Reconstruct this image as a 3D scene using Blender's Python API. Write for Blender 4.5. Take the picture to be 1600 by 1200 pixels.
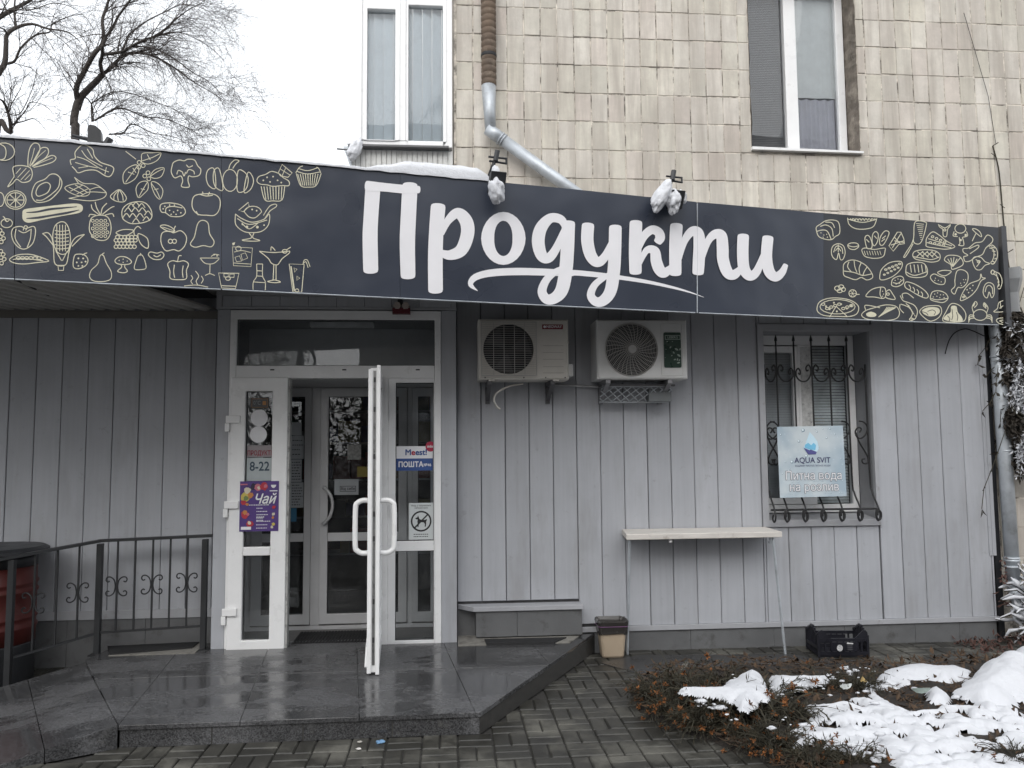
import bpy, math, random
import numpy as np
from mathutils import Vector, Matrix
random.seed(7)
RND = random.Random(11)
for o in list(bpy.data.objects): bpy.data.objects.remove(o)
scn = bpy.context.scene
COL = scn.collection
PI = math.pi

# ------------------------------------------------------------------ camera
F = 1250.0                                   # focal length in photograph pixels (1600 wide)
CAM = Vector((0.0, -6.73, 1.68))
_z = Vector((-130, -15336, F)).normalized()
_x = Vector((15485, -28, F)); _x = (_x - _z * _x.dot(_z)).normalized()
_y = _z.cross(_x)
ROT = Matrix((_x, _y, _z))                   # camera (x right, y down, z forward) -> world
cam = bpy.data.cameras.new('camera'); camo = bpy.data.objects.new('camera', cam); COL.objects.link(camo)
cam.sensor_width = 36.0; cam.lens = F / 1600 * 36.0; cam.clip_end = 2000; cam.clip_start = 0.05
_m = Matrix((ROT.col[0], -ROT.col[1], -ROT.col[2])).transposed().to_4x4(); _m.translation = CAM
camo.matrix_world = _m
scn.camera = camo
scn.render.resolution_x = 1024; scn.render.resolution_y = 768

# ------------------------------------------------------------------ overcast daylight
SUN_EL, SUN_AZ = math.radians(27), math.radians(200)
world = bpy.data.worlds.new('World'); scn.world = world; world.use_nodes = True
wn = world.node_tree.nodes; wl = world.node_tree.links; wn.clear()
sky = wn.new('ShaderNodeTexSky'); sky.sky_type = 'NISHITA'; sky.sun_disc = False
sky.sun_elevation = SUN_EL; sky.sun_rotation = SUN_AZ; sky.dust_density = 6.0; sky.air_density = 1.5
hs = wn.new('ShaderNodeHueSaturation'); hs.inputs['Saturation'].default_value = 0.13
gm = wn.new('ShaderNodeMixRGB'); gm.blend_type = 'MIX'; gm.inputs[0].default_value = 0.8
gm.inputs[2].default_value = (9.0, 9.35, 9.8, 1)          # the even white cloud deck
bg = wn.new('ShaderNodeBackground'); bg.inputs['Strength'].default_value = 0.11
wo = wn.new('ShaderNodeOutputWorld')
wl.new(sky.outputs[0], hs.inputs['Color']); wl.new(hs.outputs[0], gm.inputs[1]); wl.new(gm.outputs[0], bg.inputs[0])
wl.new(bg.outputs[0], wo.inputs[0])
sun = bpy.data.lights.new('sun', 'SUN'); sun.energy = 1.5; sun.angle = math.radians(70); sun.color = (1.0, 0.97, 0.93)
suno = bpy.data.objects.new('sun', sun); COL.objects.link(suno)
suno.rotation_euler = (PI / 2 - SUN_EL, 0, math.radians(-14))
scn.view_settings.view_transform = 'Standard'; scn.view_settings.look = 'None'
scn.view_settings.gamma = 1.0; scn.view_settings.use_curve_mapping = False
scn.view_settings.exposure = 0.76
scn.render.engine = 'CYCLES'
scn.cycles.max_bounces = 6; scn.cycles.diffuse_bounces = 3; scn.cycles.transparent_max_bounces = 14; scn.cycles.glossy_bounces = 3

# ------------------------------------------------------------------ measuring: a photograph pixel met with a real plane of the place
def ray(x, y): return ROT @ Vector((x - 800, y - 600, F))
def W3(x, y, Y): r = ray(x, y); return CAM + r * ((Y - CAM.y) / r.y)
def W(x, y, Y=0.0): p = W3(x, y, Y); return p.x, p.z
def G(x, y, Z=0.0): r = ray(x, y); p = CAM + r * ((Z - CAM.z) / r.z); return p.x, p.y
def px_of(p):
    c = ROT.transposed() @ (Vector(p) - CAM)
    return (800 + F * c.x / c.z, 600 + F * c.y / c.z) if c.z > 0.01 else (-9e9, -9e9)
SG0, SGS = -1.36, 0.238                      # the sign stands on the plan line Y = SG0 + SGS * X
SGN = Vector((SGS, -1, 0)).normalized()
def S(x, y, off=0.0):
    r = ray(x, y); p0 = Vector((0, SG0, 0)) + SGN * off
    return CAM + r * ((p0 - CAM).dot(SGN) / r.dot(SGN))

# ------------------------------------------------------------------ mesh helpers
class B:
    def __init__(s): s.v = []; s.f = []
    def add(s, vs, fs):
        n = len(s.v); s.v += [tuple(p) for p in vs]; s.f += [tuple(n + i for i in q) for q in fs]; return s
    def box(s, x0, x1, y0, y1, z0, z1):
        return s.add([(x0,y0,z0),(x1,y0,z0),(x1,y1,z0),(x0,y1,z0),(x0,y0,z1),(x1,y0,z1),(x1,y1,z1),(x0,y1,z1)],
                     [(0,3,2,1),(4,5,6,7),(0,1,5,4),(1,2,6,5),(2,3,7,6),(3,0,4,7)])
    def cbox(s, x0, x1, y0, y1, z0, z1, c):
        """box whose front (min y) edges are chamfered"""
        a = [(x0,y0+c,z0),(x1,y0+c,z0),(x1,y0+c,z1),(x0,y0+c,z1)]
        b = [(x0+c,y0,z0+c),(x1-c,y0,z0+c),(x1-c,y0,z1-c),(x0+c,y0,z1-c)]
        d = [(x0,y1,z0),(x1,y1,z0),(x1,y1,z1),(x0,y1,z1)]
        fs = [(4,5,6,7)] + [(i,(i+1)%4,(i+1)%4+4,i+4) for i in range(4)] + [(i+8,(i+1)%4+8,(i+1)%4,i) for i in range(4)] + [(11,10,9,8)]
        return s.add(a + b + d, fs)
    def quad(s, a, b, c, d): return s.add([a, b, c, d], [(0,1,2,3)])
    def prism(s, poly, y0, y1):
        """poly: (x,z) list, extruded along y"""
        n = len(poly)
        return s.add([(x,y0,z) for x,z in poly] + [(x,y1,z) for x,z in poly],
                     [tuple(range(n)), tuple(range(2*n-1, n-1, -1))] + [(i+n,(i+1)%n+n,(i+1)%n,i) for i in range(n)])
    def slab(s, poly, z0, z1):
        """poly: (x,y) ccw list; z0/z1 numbers or functions of (x,y)"""
        n = len(poly); a = z0 if callable(z0) else (lambda x,y: z0); b = z1 if callable(z1) else (lambda x,y: z1)
        return s.add([(x,y,a(x,y)) for x,y in poly] + [(x,y,b(x,y)) for x,y in poly],
                     [tuple(range(n-1,-1,-1)), tuple(range(n,2*n))] + [(i,(i+1)%n,(i+1)%n+n,i+n) for i in range(n)])
    def ring(s, o, i, y0, y1):
        """rectangular frame; o, i = (x0,x1,z0,z1)"""
        def c(r, y): return [(r[0],y,r[2]),(r[1],y,r[2]),(r[1],y,r[3]),(r[0],y,r[3])]
        vs = c(o,y0) + c(i,y0) + c(o,y1) + c(i,y1); fs = []
        for k in range(4):
            m = (k+1) % 4
            fs += [(k,m,m+4,k+4), (k+12,m+12,m+8,k+8), (k+8,m+8,m,k), (k+4,m+4,m+12,k+12)]
        return s.add(vs, fs)
    def tube(s, pts, r, n=6, caps=True):
        pts = [Vector(p) for p in pts]; m = len(pts)
        rs = [r]*m if not hasattr(r, '__len__') else list(r)
        t0 = (pts[1]-pts[0]).normalized(); up = Vector((0,0,1)) if abs(t0.z) < .9 else Vector((1,0,0))
        u = t0.cross(up).normalized(); base = len(s.v)
        for k, p in enumerate(pts):
            t = (pts[min(k+1,m-1)] - pts[max(k-1,0)])
            t = t.normalized() if t.length > 1e-9 else t0
            u = u - t*u.dot(t); u = u.normalized() if u.length > 1e-6 else t.orthogonal().normalized()
            w = t.cross(u)
            for j in range(n):
                a = 2*PI*j/n; s.v.append(tuple(p + (u*math.cos(a) + w*math.sin(a))*rs[k]))
        for k in range(m-1):
            for j in range(n):
                a, b = base+k*n+j, base+k*n+(j+1)%n; s.f.append((a, b, b+n, a+n))
        if caps:
            s.f.append(tuple(base+j for j in range(n-1,-1,-1))); s.f.append(tuple(base+(m-1)*n+j for j in range(n)))
        return s
    def lathe(s, prof, cx, cy, n=24, ax='z', cz=0.0):
        base = len(s.v); m = len(prof)
        for r, h in prof:
            for j in range(n):
                a = 2*PI*j/n
                if ax == 'z': s.v.append((cx+r*math.cos(a), cy+r*math.sin(a), h))
                else: s.v.append((cx+r*math.cos(a), h, cz+r*math.sin(a)))
        for k in range(m-1):
            for j in range(n):
                a, b = base+k*n+j, base+k*n+(j+1)%n
                s.f.append((a,b,b+n,a+n) if ax == 'z' else (a,a+n,b+n,b))
        lo = tuple(base+j for j in range(n-1,-1,-1)); hi = tuple(base+(m-1)*n+j for j in range(n))
        s.f += [lo, hi] if ax == 'z' else [lo[::-1], hi[::-1]]
        return s
    def build(s, name, mat, parent=None, smooth=False, bevel=0, kind=None):
        me = bpy.data.meshes.new(name); me.from_pydata(s.v, [], s.f); me.update()
        if mat: me.materials.append(mat)
        if smooth: me.polygons.foreach_set('use_smooth', [True]*len(me.polygons))
        o = bpy.data.objects.new(name, me); COL.objects.link(o)
        if parent: o.parent = parent; o.matrix_parent_inverse = parent.matrix_world.inverted() if False else Matrix.Translation(-Vector(parent.location))
        if bevel:
            b = o.modifiers.new('bevel', 'BEVEL'); b.width = bevel; b.segments = 2; b.limit_method = 'ANGLE'
        if kind: o['kind'] = kind
        return o
def tag(o, label=None, cat=None, group=None, kind=None):
    if label: o['label'] = label
    if cat: o['category'] = cat
    if group: o['group'] = group
    if kind: o['kind'] = kind
    return o
def thing(name, label, cat, loc=(0,0,0), group=None):
    o = bpy.data.objects.new(name, None); COL.objects.link(o); o.location = loc; o.empty_display_size = 0.1
    return tag(o, label, cat, group)
def mesh_obj(name, me, parent=None, loc=(0,0,0), rot=(0,0,0), sc=(1,1,1)):
    o = bpy.data.objects.new(name, me); COL.objects.link(o); o.location = loc; o.rotation_euler = rot; o.scale = sc
    if parent:
        o.parent = parent; o.matrix_parent_inverse = Matrix.Translation(-Vector(parent.location))
    return o
def smooth_path(pts, sub=6, closed=False):
    n = len(pts); out = []; dim = len(pts[0])
    rng = range(n) if closed else range(n-1)
    for i in rng:
        p0 = pts[(i-1) % n] if closed or i > 0 else pts[i]; p1 = pts[i]; p2 = pts[(i+1) % n]
        p3 = pts[(i+2) % n] if closed or i+2 < n else p2
        for k in range(sub):
            t = k/sub
            out.append(tuple(0.5*((2*p1[d]) + (-p0[d]+p2[d])*t + (2*p0[d]-5*p1[d]+4*p2[d]-p3[d])*t*t + (-p0[d]+3*p1[d]-3*p2[d]+p3[d])*t**3) for d in range(dim)))
    out.append(tuple(pts[0] if closed else pts[-1]))
    return out
def clip_poly(poly, a, b, c):
    """keep a*x + b*y <= c"""
    out = []
    for i in range(len(poly)):
        p, q = poly[i], poly[(i+1) % len(poly)]
        dp, dq = a*p[0]+b*p[1]-c, a*q[0]+b*q[1]-c
        if dp <= 0: out.append(p)
        if dp*dq < 0:
            t = dp/(dp-dq); out.append((p[0]+(q[0]-p[0])*t, p[1]+(q[1]-p[1])*t))
    return out
def inside(poly, x, y):
    r = False; j = len(poly)-1
    for i in range(len(poly)):
        xi, yi = poly[i]; xj, yj = poly[j]
        if (yi > y) != (yj > y) and x < (xj-xi)*(y-yi)/(yj-yi)+xi: r = not r
        j = i
    return r

# ------------------------------------------------------------------ materials
def nodes_of(name):
    m = bpy.data.materials.new(name); m.use_nodes = True; nt = m.node_tree
    return m, nt, nt.nodes['Principled BSDF']
def N(nt, typ, **kw):
    n = nt.nodes.new(typ)
    for k, v in kw.items():
        if k.startswith('i_'): n.inputs[k[2:].replace('_', ' ')].default_value = v
        else: setattr(n, k, v)
    return n
def noise(nt, scale, detail=6, rough=.6, stretch=None):
    g = N(nt, 'ShaderNodeNewGeometry'); t = N(nt, 'ShaderNodeTexNoise')
    t.inputs['Scale'].default_value = scale; t.inputs['Detail'].default_value = min(detail, 4.5); t.inputs['Roughness'].default_value = rough
    if stretch:
        mp = N(nt, 'ShaderNodeMapping'); mp.inputs['Scale'].default_value = stretch
        nt.links.new(g.outputs['Position'], mp.inputs[0]); nt.links.new(mp.outputs[0], t.inputs['Vector'])
    else: nt.links.new(g.outputs['Position'], t.inputs['Vector'])
    return t.outputs['Fac']
def remap(nt, src, a, b, c, d):
    r = N(nt, 'ShaderNodeMapRange'); r.inputs[1].default_value = a; r.inputs[2].default_value = b
    r.inputs[3].default_value = c; r.inputs[4].default_value = d; nt.links.new(src, r.inputs[0]); return r.outputs[0]
def mixc(nt, fac, a, b, mode='MIX'):
    m = N(nt, 'ShaderNodeMixRGB'); m.blend_type = mode
    for i, s in ((0, fac), (1, a), (2, b)):
        if hasattr(s, 'is_output'): nt.links.new(s, m.inputs[i])
        elif i == 0: m.inputs[0].default_value = s
        else: m.inputs[i].default_value = (*s, 1)
    return m.outputs[0]
def mul(nt, col, fac):
    """colour times a number socket"""
    m = N(nt, 'ShaderNodeVectorMath', operation='SCALE')
    if hasattr(col, 'is_output'): nt.links.new(col, m.inputs[0])
    else: m.inputs[0].default_value = col
    nt.links.new(fac, m.inputs['Scale']); return m.outputs[0]
def bump(nt, p, src, strength, dist=0.004):
    b = N(nt, 'ShaderNodeBump'); b.inputs['Strength'].default_value = strength; b.inputs['Distance'].default_value = dist
    nt.links.new(src, b.inputs['Height']); nt.links.new(b.outputs[0], p.inputs['Normal'])
def objrand(nt): return N(nt, 'ShaderNodeObjectInfo').outputs['Random']
_mats = {}
def M(name, col, rough=.55, metal=0.0, var=.12, scale=6, bmp=0.0, bscale=80, ovar=0.0, dirt=None, stretch=None):
    if name in _mats: return _mats[name]
    m, nt, p = nodes_of(name)
    n0 = noise(nt, scale, 4, stretch=stretch); c = mul(nt, col, remap(nt, n0, .25, .75, 1-var, 1+var))
    if ovar: c = mul(nt, c, remap(nt, objrand(nt), 0, 1, 1-ovar, 1+ovar))
    if dirt:                                  # (colour, scale, threshold)
        c = mixc(nt, remap(nt, noise(nt, dirt[1], 8, .7), dirt[2], dirt[2]+.16, 0, .8), c, dirt[0])
    nt.links.new(c, p.inputs['Base Color'])
    nt.links.new(remap(nt, n0, .3, .7, max(.02, rough-.08), min(1, rough+.08)), p.inputs['Roughness'])
    p.inputs['Metallic'].default_value = metal
    if bmp: bump(nt, p, noise(nt, bscale, 3), bmp)
    _mats[name] = m; return m
def flat(name, col, rough=.5):
    return M(name, col, rough, var=.05, scale=14)
def glass_mat(name, tint, ior=1.6, dirt=.03):
    m = bpy.data.materials.new(name); m.use_nodes = True; nt = m.node_tree; nt.nodes.clear()
    tr = N(nt, 'ShaderNodeBsdfTransparent'); tr.inputs[0].default_value = (*tint, 1)
    gl = N(nt, 'ShaderNodeBsdfGlossy'); gl.inputs['Roughness'].default_value = 0.0; gl.inputs[0].default_value = (.95, .97, 1, 1)
    fr = N(nt, 'ShaderNodeFresnel'); fr.inputs[0].default_value = ior
    mx = N(nt, 'ShaderNodeMixShader'); nt.links.new(fr.outputs[0], mx.inputs[0]); nt.links.new(tr.outputs[0], mx.inputs[1]); nt.links.new(gl.outputs[0], mx.inputs[2])
    df = N(nt, 'ShaderNodeBsdfDiffuse'); df.inputs[0].default_value = (.6, .6, .6, 1)
    m2 = N(nt, 'ShaderNodeMixShader'); nt.links.new(remap(nt, noise(nt, 9, 8, .75), .45, .8, dirt*.3, dirt*3), m2.inputs[0])
    nt.links.new(mx.outputs[0], m2.inputs[1]); nt.links.new(df.outputs[0], m2.inputs[2])
    # slow waviness of the float glass
    b = N(nt, 'ShaderNodeBump'); b.inputs['Strength'].default_value = .05; b.inputs['Distance'].default_value = .01
    nt.links.new(noise(nt, 3, 2), b.inputs['Height']); nt.links.new(b.outputs[0], gl.inputs['Normal'])
    o = N(nt, 'ShaderNodeOutputMaterial'); nt.links.new(m2.outputs[0], o.inputs[0]); return m

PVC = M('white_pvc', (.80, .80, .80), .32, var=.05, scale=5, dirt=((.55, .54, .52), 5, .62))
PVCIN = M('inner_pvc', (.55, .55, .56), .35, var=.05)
BLK = M('black_paint', (.02, .021, .024), .45, var=.2, bmp=.2)
RUB = M('black_rubber', (.014, .014, .015), .7, var=.3)
GALV = M('galvanised_steel', (.46, .49, .52), .48, metal=.45, var=.18, scale=9, dirt=((.30, .31, .32), 7, .55))
DARKM = M('dark_steel', (.10, .10, .105), .5, metal=.3, var=.25)
GLASS = glass_mat('door_glass', (.84, .87, .88), 1.42)
GLASSW = glass_mat('window_glass', (.86, .89, .91), 1.45)
GLASSB = glass_mat('balcony_glass', (.95, .97, .98), 1.45)
WHITE = flat('white_print', (.78, .78, .80))
PAPER = M('paper', (.62, .64, .65), .7, var=.08)
INK = flat('black_print', (.02, .02, .022))

# cladding: satin grey sheet with faint vertical streaks, smears and grime low down
def clad_mat():
    m, nt, p = nodes_of('grey_cladding')
    c = mul(nt, (.385, .395, .422), remap(nt, noise(nt, 1.3, 5), .3, .7, .93, 1.07))
    c = mul(nt, c, remap(nt, noise(nt, 3, 6, stretch=(9, 9, .35)), .3, .7, .95, 1.05))
    c = mul(nt, c, remap(nt, objrand(nt), 0, 1, .94, 1.05))
    c = mixc(nt, remap(nt, noise(nt, 11, 9, .75), .60, .74, 0, .45), c, (.20, .20, .20))
    c = mixc(nt, remap(nt, noise(nt, 1.1, 5, .75, stretch=(2.6, 2.6, .55)), .53, .72, 0, .42), c, (.235, .23, .225))
    nt.links.new(c, p.inputs['Base Color'])
    p.inputs['Roughness'].default_value = .42
    bump(nt, p, noise(nt, 2.6, 2), .5, .02); return m
CLAD = clad_mat()
# ceramic facade tile: beige, pinkish or greenish by piece, with runs and soot
def tile_mat():
    m, nt, p = nodes_of('facade_tile')
    r = objrand(nt); cr = N(nt, 'ShaderNodeValToRGB'); e = cr.color_ramp
    e.elements[0].position = 0; e.elements[0].color = (.61, .565, .50, 1); e.elements[1].position = 1; e.elements[1].color = (.59, .56, .485, 1)
    for pos, c in ((.22, (.65, .61, .545)), (.45, (.60, .53, .47)), (.55, (.67, .63, .565)), (.8, (.63, .59, .50))):
        x = e.elements.new(pos); x.color = (*c, 1)
    nt.links.new(r, cr.inputs[0]); c = cr.outputs[0]
    r2 = N(nt, 'ShaderNodeMath', operation='MULTIPLY'); r2.inputs[1].default_value = 37.7; nt.links.new(r, r2.inputs[0])
    r3 = N(nt, 'ShaderNodeMath', operation='FRACT'); nt.links.new(r2.outputs[0], r3.inputs[0]); c = mul(nt, c, remap(nt, r3.outputs[0], 0, 1, .90, 1.05))
    c = mul(nt, c, remap(nt, noise(nt, 7, 8, .7), .3, .7, .90, 1.08))
    c = mul(nt, c, remap(nt, noise(nt, .75, 5), .3, .68, .76, 1.08))
    c = mixc(nt, remap(nt, noise(nt, 2.2, 6, stretch=(4.5, 4.5, .4)), .42, .66, 0, .78), c, (.37, .33, .285))
    c = mixc(nt, remap(nt, noise(nt, 4, 5, .75, stretch=(1.6, 1.6, .7)), .50, .70, 0, .55), c, (.42, .375, .325))
    c = mixc(nt, remap(nt, noise(nt, 40, 8, .8), .63, .75, 0, .75), c, (.22, .19, .15))
    nt.links.new(c, p.inputs['Base Color'])
    p.inputs['Roughness'].default_value = .62
    bump(nt, p, noise(nt, 60, 3), .25); return m
TILE = tile_mat()
MORTAR = M('mortar', (.62, .57, .50), .9, var=.3, scale=14, bmp=.6, bscale=90, dirt=((.05, .042, .035), 8, .46))
SIGN = M('sign_sheet', (.033, .040, .058), .32, var=.18, scale=.9)
SIGNR = M('sign_sheet_black', (.017, .019, .025), .40, var=.12, scale=1.2)
for _m in (SIGN, SIGNR):                      # slow buckling of the thin sheet
    bump(_m.node_tree, _m.node_tree.nodes['Principled BSDF'], noise(_m.node_tree, 1.4, 2), .5, .05)
LET = M('sign_white', (.76, .75, .77), .4, var=.03)
GOLD = M('sign_gold', (.60, .57, .43), .45, var=.12, scale=20)
def granite():
    m, nt, p = nodes_of('wet_granite')
    g = N(nt, 'ShaderNodeNewGeometry'); v = N(nt, 'ShaderNodeTexVoronoi'); v.inputs['Scale'].default_value = 150
    nt.links.new(g.outputs['Position'], v.inputs['Vector'])
    sp = N(nt, 'ShaderNodeSeparateXYZ'); nt.links.new(v.outputs['Color'], sp.inputs[0])
    c = mul(nt, (.088, .088, .091), remap(nt, sp.outputs[0], 0, 1, .45, 1.65))
    wet = remap(nt, noise(nt, 1.7, 7, .62, stretch=(.8, 1.7, 1)), .40, .54, 0, 1)
    c = mixc(nt, wet, c, mul(nt, c, remap(nt, sp.outputs[1], 0, 1, .48, .60)))
    c = mixc(nt, remap(nt, noise(nt, 6, 9, .75), .58, .72, 0, .5), c, (.115, .11, .10))
    nt.links.new(c, p.inputs['Base Color'])
    nt.links.new(remap(nt, wet, 0, 1, .46, .08), p.inputs['Roughness'])
    bump(nt, p, noise(nt, 130, 5), .12, .002); return m
GRAN = granite()
def paver():
    m, nt, p = nodes_of('paving_concrete')
    r = objrand(nt)
    wet = remap(nt, noise(nt, 2.1, 7, .65), .37, .52, 0, 1)
    c = mul(nt, (.098, .094, .080), remap(nt, r, 0, 1, .72, 1.25))
    c = mul(nt, c, remap(nt, noise(nt, 60, 8, .8), .3, .7, .75, 1.2))
    c = mixc(nt, wet, c, mul(nt, c, remap(nt, noise(nt, 9), .3, .7, .26, .44)))
    nt.links.new(c, p.inputs['Base Color']); nt.links.new(remap(nt, wet, 0, 1, .75, .42), p.inputs['Roughness'])
    bump(nt, p, noise(nt, 110, 3), .3); return m
PAVER = paver()
SOIL = M('soil', (.020, .016, .013), .9, var=.5, scale=25, bmp=1.0, bscale=50, dirt=((.075, .05, .03), 18, .55))
JOINT = M('joint_sand', (.035, .033, .03), .8, var=.4, scale=20, bmp=.5)
def snow_mat():
    m, nt, p = nodes_of('snow')
    c = mixc(nt, remap(nt, noise(nt, 55, 8, .8), .68, .76, 0, .45), (.64, .65, .68), (.34, .31, .28))
    nt.links.new(c, p.inputs['Base Color']); p.inputs['Roughness'].default_value = .7
    bump(nt, p, noise(nt, 45, 4, .75), .6, .012); return m
SNOW = snow_mat()
BARK = M('bark', (.040, .034, .030), .9, var=.35, scale=9, bmp=.7, bscale=30)
TWIG = M('twigs', (.060, .050, .046), .9, var=.2)
CONC = M('concrete', (.215, .205, .185), .8, var=.22, scale=5, bmp=.4, dirt=((.07, .065, .058), 5, .5))
PLIN = M('plinth_grey', (.115, .117, .12), .62, var=.16, scale=4, bmp=.25, dirt=((.055, .053, .05), 6, .55))

# ------------------------------------------------------------------ lettering
def text(s, size, x, y, z, mat, parent, name='lettering', align='CENTER', bold=0.0, shear=0.0, sx=1.0, rx=PI/2, rz=0.0):
    cu = bpy.data.curves.new('t', 'FONT'); cu.body = s; cu.size = size; cu.align_x = align; cu.align_y = 'CENTER'
    cu.shear = shear; cu.resolution_u = 4; cu.fill_mode = 'FRONT'
    o = bpy.data.objects.new('t', cu); COL.objects.link(o); bpy.context.view_layer.update()
    me = bpy.data.meshes.new_from_object(o.evaluated_get(bpy.context.evaluated_depsgraph_get()))
    bpy.data.objects.remove(o)
    vs = [tuple(v.co) for v in me.vertices]; fs = [tuple(p.vertices) for p in me.polygons]; bb = B()
    for i in range(len(vs)-11):               # the font's н is three overlapping bars: rebuild it as three butted ones
        a, b_, c_ = vs[i], vs[i+4], vs[i+8]
        if abs(b_[1]-a[1]-.223*size) < .006*size and abs(c_[1]-b_[1]) < 1e-5 and abs(c_[0]-b_[0]-.346*size) < .02*size and abs(vs[i+1][0]-a[0]) < 1e-5:
            fs = [f_ for f_ in fs if not (i <= min(f_) and max(f_) <= i+11)]; n0 = len(vs)
            vs += [(vs[i+4][0], a[1], 0), (vs[i+4][0], vs[i+1][1], 0), (vs[i+10][0], vs[i+1][1], 0), (vs[i+10][0], a[1], 0)]
            fs += [(i+7, i+6, i+5, i+4), (i+11, i+10, i+9, i+8), (n0, n0+1, n0+2, n0+3)]
    par = list(range(len(vs)))
    def root(a):
        while par[a] != a: par[a] = par[par[a]]; a = par[a]
        return a
    for f_ in fs:
        for a in f_[1:]: par[root(a)] = root(f_[0])
    ids = {}                                  # overlapping contours of one glyph must not share a plane
    vs = [(x, y, .00025*(ids.setdefault(root(i), len(ids)) % 5)) for i, (x, y, z) in enumerate(vs)]
    if True:
        for k, (dx, dy) in enumerate(((0, 0),) if not bold else ((0, 0), (-1, 0), (1, 0), (0, -1), (0, 1), (-.7, -.7), (.7, .7), (-.7, .7), (.7, -.7))): bb.add([(x+dx*bold, y+dy*bold, z-.00003*k) for x, y, z in vs], fs)
        me = bpy.data.meshes.new(name); me.from_pydata(bb.v, [], bb.f); me.update()
    me.materials.clear(); me.materials.append(mat); me.name = name
    return mesh_obj(name, me, parent, (x, y, z), (rx, 0, rz), (sx, 1, 1))
# ================================================================== the ground
gnd = M('asphalt', (.06, .06, .062), .8, var=.3, scale=.4, bmp=.3, dirt=((.55, .56, .58), .35, .60))
b = B(); b.quad((-400, -400, -.03), (400, -400, -.03), (400, 400, -.03), (-400, 400, -.03))
tag(b.build('ground', gnd), 'asphalt street ground with old snow reaching away', 'ground', kind='structure')
PLAT = [(-1.873, -1.86), (.19, -1.85), (1.215, -.015), (-2.62, -.015), (-2.684, -.41)]   # porch outline (ccw)
JA, JB = (-2.684, -.41), (-1.873, -1.86)
RD = (-.876, -.482)                                            # the ramp falls this way
RL = .72
RAMP = [JA, (JA[0]+RD[0]*RL, JA[1]+RD[1]*RL), (JB[0]+RD[0]*RL, JB[1]+RD[1]*RL), JB]
BED = [G(985, 1083), G(1012, 1060), G(1062, 1046), G(1150, 1043), G(1300, 1041), G(1400, 1046), G(1480, 1038), G(1600, 1030), (7.5, -.5), (7.5, -4.5), (2.3, -4.5),
       G(1240, 1212), G(1150, 1176), G(1090, 1152), G(1040, 1132), G(998, 1112)]
pave = tag(B().quad((-6, -5.0, -.012), (8, -5.0, -.012), (8, .2, -.012), (-6, .2, -.012)).build('pavement', JOINT), 'block paved footpath along the shop front', 'pavement', kind='structure')
U = .2035; gap = .008
blocks = []
for i in range(-30, 40):
    for j in range(-25, 1):
        x, y = i*U + .055, j*U
        if (i + j) % 2 == 0: cells = [(x, x+U, y, y+U/2), (x, x+U, y+U/2, y+U)]
        else: cells = [(x, x+U/2, y, y+U), (x+U/2, x+U, y, y+U)]
        for c in cells:
            cx, cy = (c[0]+c[1])/2, (c[2]+c[3])/2
            if cy > .02 or cx < -6 or cx > 8: continue
            m = .1
            if inside(PLAT, cx, cy) or inside(RAMP, cx, cy): continue
            if inside(BED, cx, cy) and inside(BED, cx-m, cy) and inside(BED, cx+m, cy): continue
            p = px_of((cx, cy, 0)); vis = -15 < p[0] < 1615 and p[1] < 1212 and p[1] > 0
            blocks.append((vis, -p[1], c))
vis = sorted([q for q in blocks if q[0]], key=lambda q: q[1]); rest = [q for q in blocks if not q[0]] + vis[300:]
def block_mesh(w, d):
    c = .006; x, y = w/2-gap/2, d/2-gap/2; bb = B()
    bb.add([(-x,-y,-.03),(x,-y,-.03),(x,y,-.03),(-x,y,-.03),(-x,-y,-c),(x,-y,-c),(x,y,-c),(-x,y,-c),(-x+c,-y+c,0),(x-c,-y+c,0),(x-c,y-c,0),(-x+c,y-c,0)],
           [(0,1,5,4),(1,2,6,5),(2,3,7,6),(3,0,4,7),(4,5,9,8),(5,6,10,9),(6,7,11,10),(7,4,8,11),(8,9,10,11)])
    return bb
bmA, bmB = block_mesh(U, U/2), block_mesh(U/2, U)
meA = bmA.build('paving_block', PAVER); meB = bmB.build('paving_block', PAVER); mA, mB = meA.data, meB.data
bpy.data.objects.remove(meA); bpy.data.objects.remove(meB)
for q in vis[:300]:
    c = q[2]; o = mesh_obj('paving_block', mA if c[1]-c[0] > c[3]-c[2] else mB, pave, ((c[0]+c[1])/2, (c[2]+c[3])/2, RND.uniform(-.003, .003)), (RND.gauss(0, .008), RND.gauss(0, .008), RND.gauss(0, .012)))
bb = B()
for q in rest:
    c = q[2]; s = bmA if c[1]-c[0] > c[3]-c[2] else bmB; dz = RND.uniform(-.003, .003)
    bb.add([(v[0]+(c[0]+c[1])/2, v[1]+(c[2]+c[3])/2, v[2]+dz) for v in s.v], s.f)
bb.build('further_paving_blocks', PAVER, pave, kind='stuff')

# smooth wet concrete strip between the wall and the bed
tag(B().slab([G(*p) for p in ((938, 1036), (1000, 1054), (1070, 1048), (1300, 1046), (1392, 1050), (1380, 1036), (1270, 1029), (1240, 1023), (1000, 1024))], -.01, .004).build('wet_path', M('wet_concrete', (.035, .034, .034), .30, var=.3, scale=4, bmp=.15)), 'smooth dark wet strip of path between wall and bed', 'path', kind='structure')
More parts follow.
